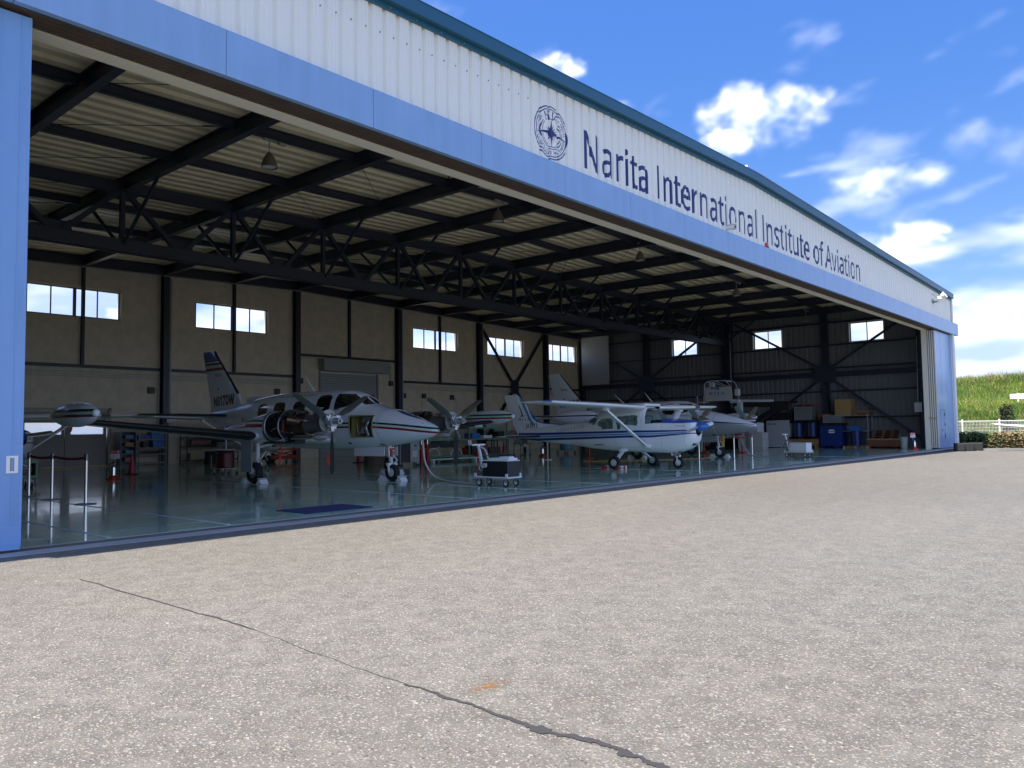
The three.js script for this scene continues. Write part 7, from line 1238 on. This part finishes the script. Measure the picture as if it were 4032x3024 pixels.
function scatter(name, label, cat, geo, mat, pts, colors) {
  const im = new THREE.InstancedMesh(geo, mat, pts.length), M = new M4(), q = new Q4(), e = new THREE.Euler(), cc = new THREE.Color();
  pts.forEach((p, i) => { e.set(rr(-0.15, 0.15), rr(0, 6.28), rr(-0.15, 0.15)); q.setFromEuler(e); const s = p[3]; M.compose(new V3(p[0], p[1], p[2]), q, new V3(s, s * rr(0.8, 1.25), s)); im.setMatrixAt(i, M); const k = colors(p); cc.setRGB(...k); im.setColorAt(i, cc); });
  im.name = numbered(name); im.castShadow = im.receiveShadow = true; im.userData = { label, category: cat, kind: 'stuff' }; scene.add(im); return im;
}
{
  const gm = phy(1, 1, 1, 0.8, { side: THREE.DoubleSide, transmission: 0.3, thickness: 0 });
  const pts = []; for (let i = 0; i < 15000; i++) { const x = 57.6 + 20 * rnd(), z = rr(-9, 7); pts.push([x, bankY(x, z) - 0.03, z, x > 73 ? rr(0.8, 1.6) : rr(0.7, 1.25)]); }
  scatter('tall_grass', 'tall green grass covering the bank to the right of the hangar', 'grass', bladeClump(10, 0.62, 0.016, 0.42), gm, pts, (p) => { const n = fbm(p[0] * 0.3, p[2] * 0.3, 6.6, 3), y = clamp(0.5 + n * 1.6), b = rr(0.75, 1.3); const dry = rnd() < 0.12 + 0.25 * smooth(70, 77, p[0]); return dry ? [0.40 * b, 0.33 * b, 0.12 * b] : [mix(0.10, 0.25, y) * b, mix(0.22, 0.33, y) * b, mix(0.025, 0.045, y) * b]; });
  // seed heads along the crest
  const hp = []; for (let i = 0; i < 260; i++) { const x = rr(73.5, 77), z = rr(-9, 7); hp.push([x, bankY(x, z), z, rr(0.9, 1.5)]); }
  scatter('seed_heads', 'pale seed heads of tall grass along the crest of the bank', 'grass', bladeClump(4, 1.1, 0.012, 0.5), gm, hp, () => [0.42, 0.36, 0.22]);
  // hedge and dry brush at the foot
  const leaf = (() => { const gs = []; for (let k = 0; k < 12; k++) { const g = new THREE.PlaneGeometry(0.10, 0.055); g.rotateX(rr(0, 3)); g.rotateY(rr(0, 6)); g.translate(rr(-0.16, 0.16), rr(-0.12, 0.14), rr(-0.16, 0.16)); gs.push(g); } return join(gs); })();
  const hpnt = []; for (let i = 0; i < 4200; i++) { const z = rr(-8, 9), top = 0.85 + 0.25 * fbm(z * 0.7, 3, 1, 3), y = -0.2 + top * Math.pow(rnd(), 0.8); hpnt.push([54.6 + rr(-0.35, 0.9) * (1 - 0.3 * y), y, z, rr(0.8, 1.5)]); }
  scatter('hedge', 'low scrubby hedge, partly dry and brown, in front of the white fence', 'hedge', leaf, std(1, 1, 1, 0.9, { side: THREE.DoubleSide }), hpnt, (p) => { const dry = clamp((p[2] - 0.3) * 0.8) * (rnd() < 0.75 ? 1 : 0), b = rr(0.7, 1.3); return [mix(0.07, 0.27, dry) * b, mix(0.11, 0.20, dry) * b, mix(0.035, 0.11, dry) * b]; });
}
{ // white mesh fence, each bay a fence of posts and wire
  const m = MAT.white;
  const t = thing('mesh_fence', 'white wire mesh fence at the foot of the grassy bank', 'fence', [57.3, -0.25, 0]);
  for (let k = -4; k < 7; k++) { const z = k * 2.06 + 0.88; put(t, 'post', [cyl(0.045, 0.045, 1.78, 0, 0, z, 10), new THREE.SphereGeometry(0.055, 8, 6).translate(0, 1.8, z)], m);
    const w = []; for (let i = 1; i < 26; i++) w.push(box(0.009, 1.55, 0.009, 0, 0.95, z + i * 0.0793)); for (let i = 0; i < 9; i++) w.push(box(0.009, 0.009, 2.02, 0.009, 0.2 + i * 0.185, z + 1.03)); put(t, 'mesh_panel', w, m); put(t, 'top_rail', box(0.04, 0.04, 2.02, 0, 1.74, z + 1.03), m); }
}
{ // small dark shrub tree before the bank, guard rail, parked aeroplane
  const t = thing('small_tree', 'small dark-leaved tree standing before the bank by the fence', 'tree', [60.0, bankY(60, 0.85), 0.85]);
  put(t, 'trunk', [rod([0, -0.1, 0], [0.03, 0.9, 0.02], 0.06, 0.035), rod([0.02, 0.7, 0], [0.25, 1.5, 0.15], 0.03, 0.012), rod([0.02, 0.75, 0], [-0.2, 1.5, -0.15], 0.03, 0.012), rod([0.02, 0.9, 0], [0.05, 1.9, 0.05], 0.03, 0.01)], std(0.10, 0.075, 0.05, 0.9));
  const ls = []; for (let i = 0; i < 1500; i++) { const a = rr(0, 6.28), u = Math.pow(rnd(), 0.5), cl = i % 9, cx = Math.cos(cl * 2.4) * 0.3, cz = Math.sin(cl * 2.4) * 0.3, cy = 0.75 + (cl / 9) * 1.5, g = new THREE.PlaneGeometry(0.11, 0.06); g.rotateX(rr(0, 3.1)); g.rotateY(a); const r = 0.34 * u * (1 - 0.35 * (cl / 9)); g.translate(cx * (1 - 0.5 * cl / 9) + Math.cos(a) * r, cy + rr(-0.3, 0.3) * u, cz * (1 - 0.5 * cl / 9) + Math.sin(a) * r); ls.push(g); }
  const cr = put(t, 'crown', ls, std(0.045, 0.06, 0.025, 0.8, { side: THREE.DoubleSide }));
  const g = thing('guard_rail', 'white steel guard rail on the bank above the fence', 'rail', [65.6, bankY(65.6, 2), 0]);
  put(g, 'rail_beam', [rbox(0.06, 0.36, 5.2, 0, 0.72, 2.85, 0.02), rbox(0.09, 0.06, 5.2, -0.02, 0.72, 2.85, 0.02)], MAT.white); for (const z of [0.75, 2.75, 4.75]) put(g, 'post', [cyl(0.07, 0.07, 1.2, 0.06, -0.25, z, 12)], MAT.white);
}
{
  const t = thing('parked_aeroplane', 'white low-wing aeroplane parked outside, only its yellow wing tip in view', 'aeroplane', [48.6, apronY(48.6), 8.2], -Math.PI / 2);
  const wm = phy(0.80, 0.80, 0.79, 0.3, { clearcoat: 0.8 });
  const b = new Body([[-4.2, 1.0, 1.2, 0.05, 2.2], [-2, 0.75, 1.5, 0.4, 2.4], [0, 0.62, 1.75, 0.58, 2.6], [1.4, 0.65, 1.5, 0.52, 2.6], [2.4, 0.8, 1.3, 0.3, 2.4]]).build(0.1, 24).skin;
  put(t, 'fuselage', b, wm);
  for (const s of [-1, 1]) { const W = foil([{ le: [0.4 * s, 0.86, 0.7], c: 1.6, t: 0.22 }, { le: [5.6 * s, 1.34, 0.35], c: 1.0, t: 0.13 }, { le: [6.1 * s, 1.40, 0.30], c: 0.9, t: 0.10 }, { le: [6.3 * s, 1.43, 0.16], c: 0.66, t: 0.04 }].map((q) => ({ ...q, up: [0, 1, 0] })), (u, i) => (i >= 2 ? 'tip' : 'skin')); put(t, 'wing', W.skin, wm); put(t, 'wing_tip', W.tip, std(0.42, 0.42, 0.10, 0.5)); put(t, 'main_gear', [rod([1.4 * s, 0.95, 0], [1.45 * s, 0.2, 0], 0.04), tyreGeo(0.2, 0.14).translate(1.45 * s, 0.2, 0)], MAT.darkGrey); }
  put(t, 'nose_gear', [rod([0, 0.7, 1.7], [0, 0.2, 1.75], 0.04), tyreGeo(0.18, 0.12).translate(0, 0.18, 1.75)], MAT.darkGrey);
  put(t, 'fin', foil([{ le: [0, 1.1, -3.2], c: 1.1, t: 0.08 }, { le: [0, 2.4, -3.9], c: 0.6, t: 0.05 }].map((q) => ({ ...q, up: [1, 0, 0] }))).skin, wm);
  put(t, 'tailplane', foil([{ le: [-1.7, 1.15, -3.7], c: 0.6, t: 0.06 }, { le: [0, 1.12, -3.4], c: 0.9, t: 0.08 }, { le: [1.7, 1.15, -3.7], c: 0.6, t: 0.06 }].map((q) => ({ ...q, up: [0, 1, 0] }))).skin, wm);
}
renderer.render(scene, camera);
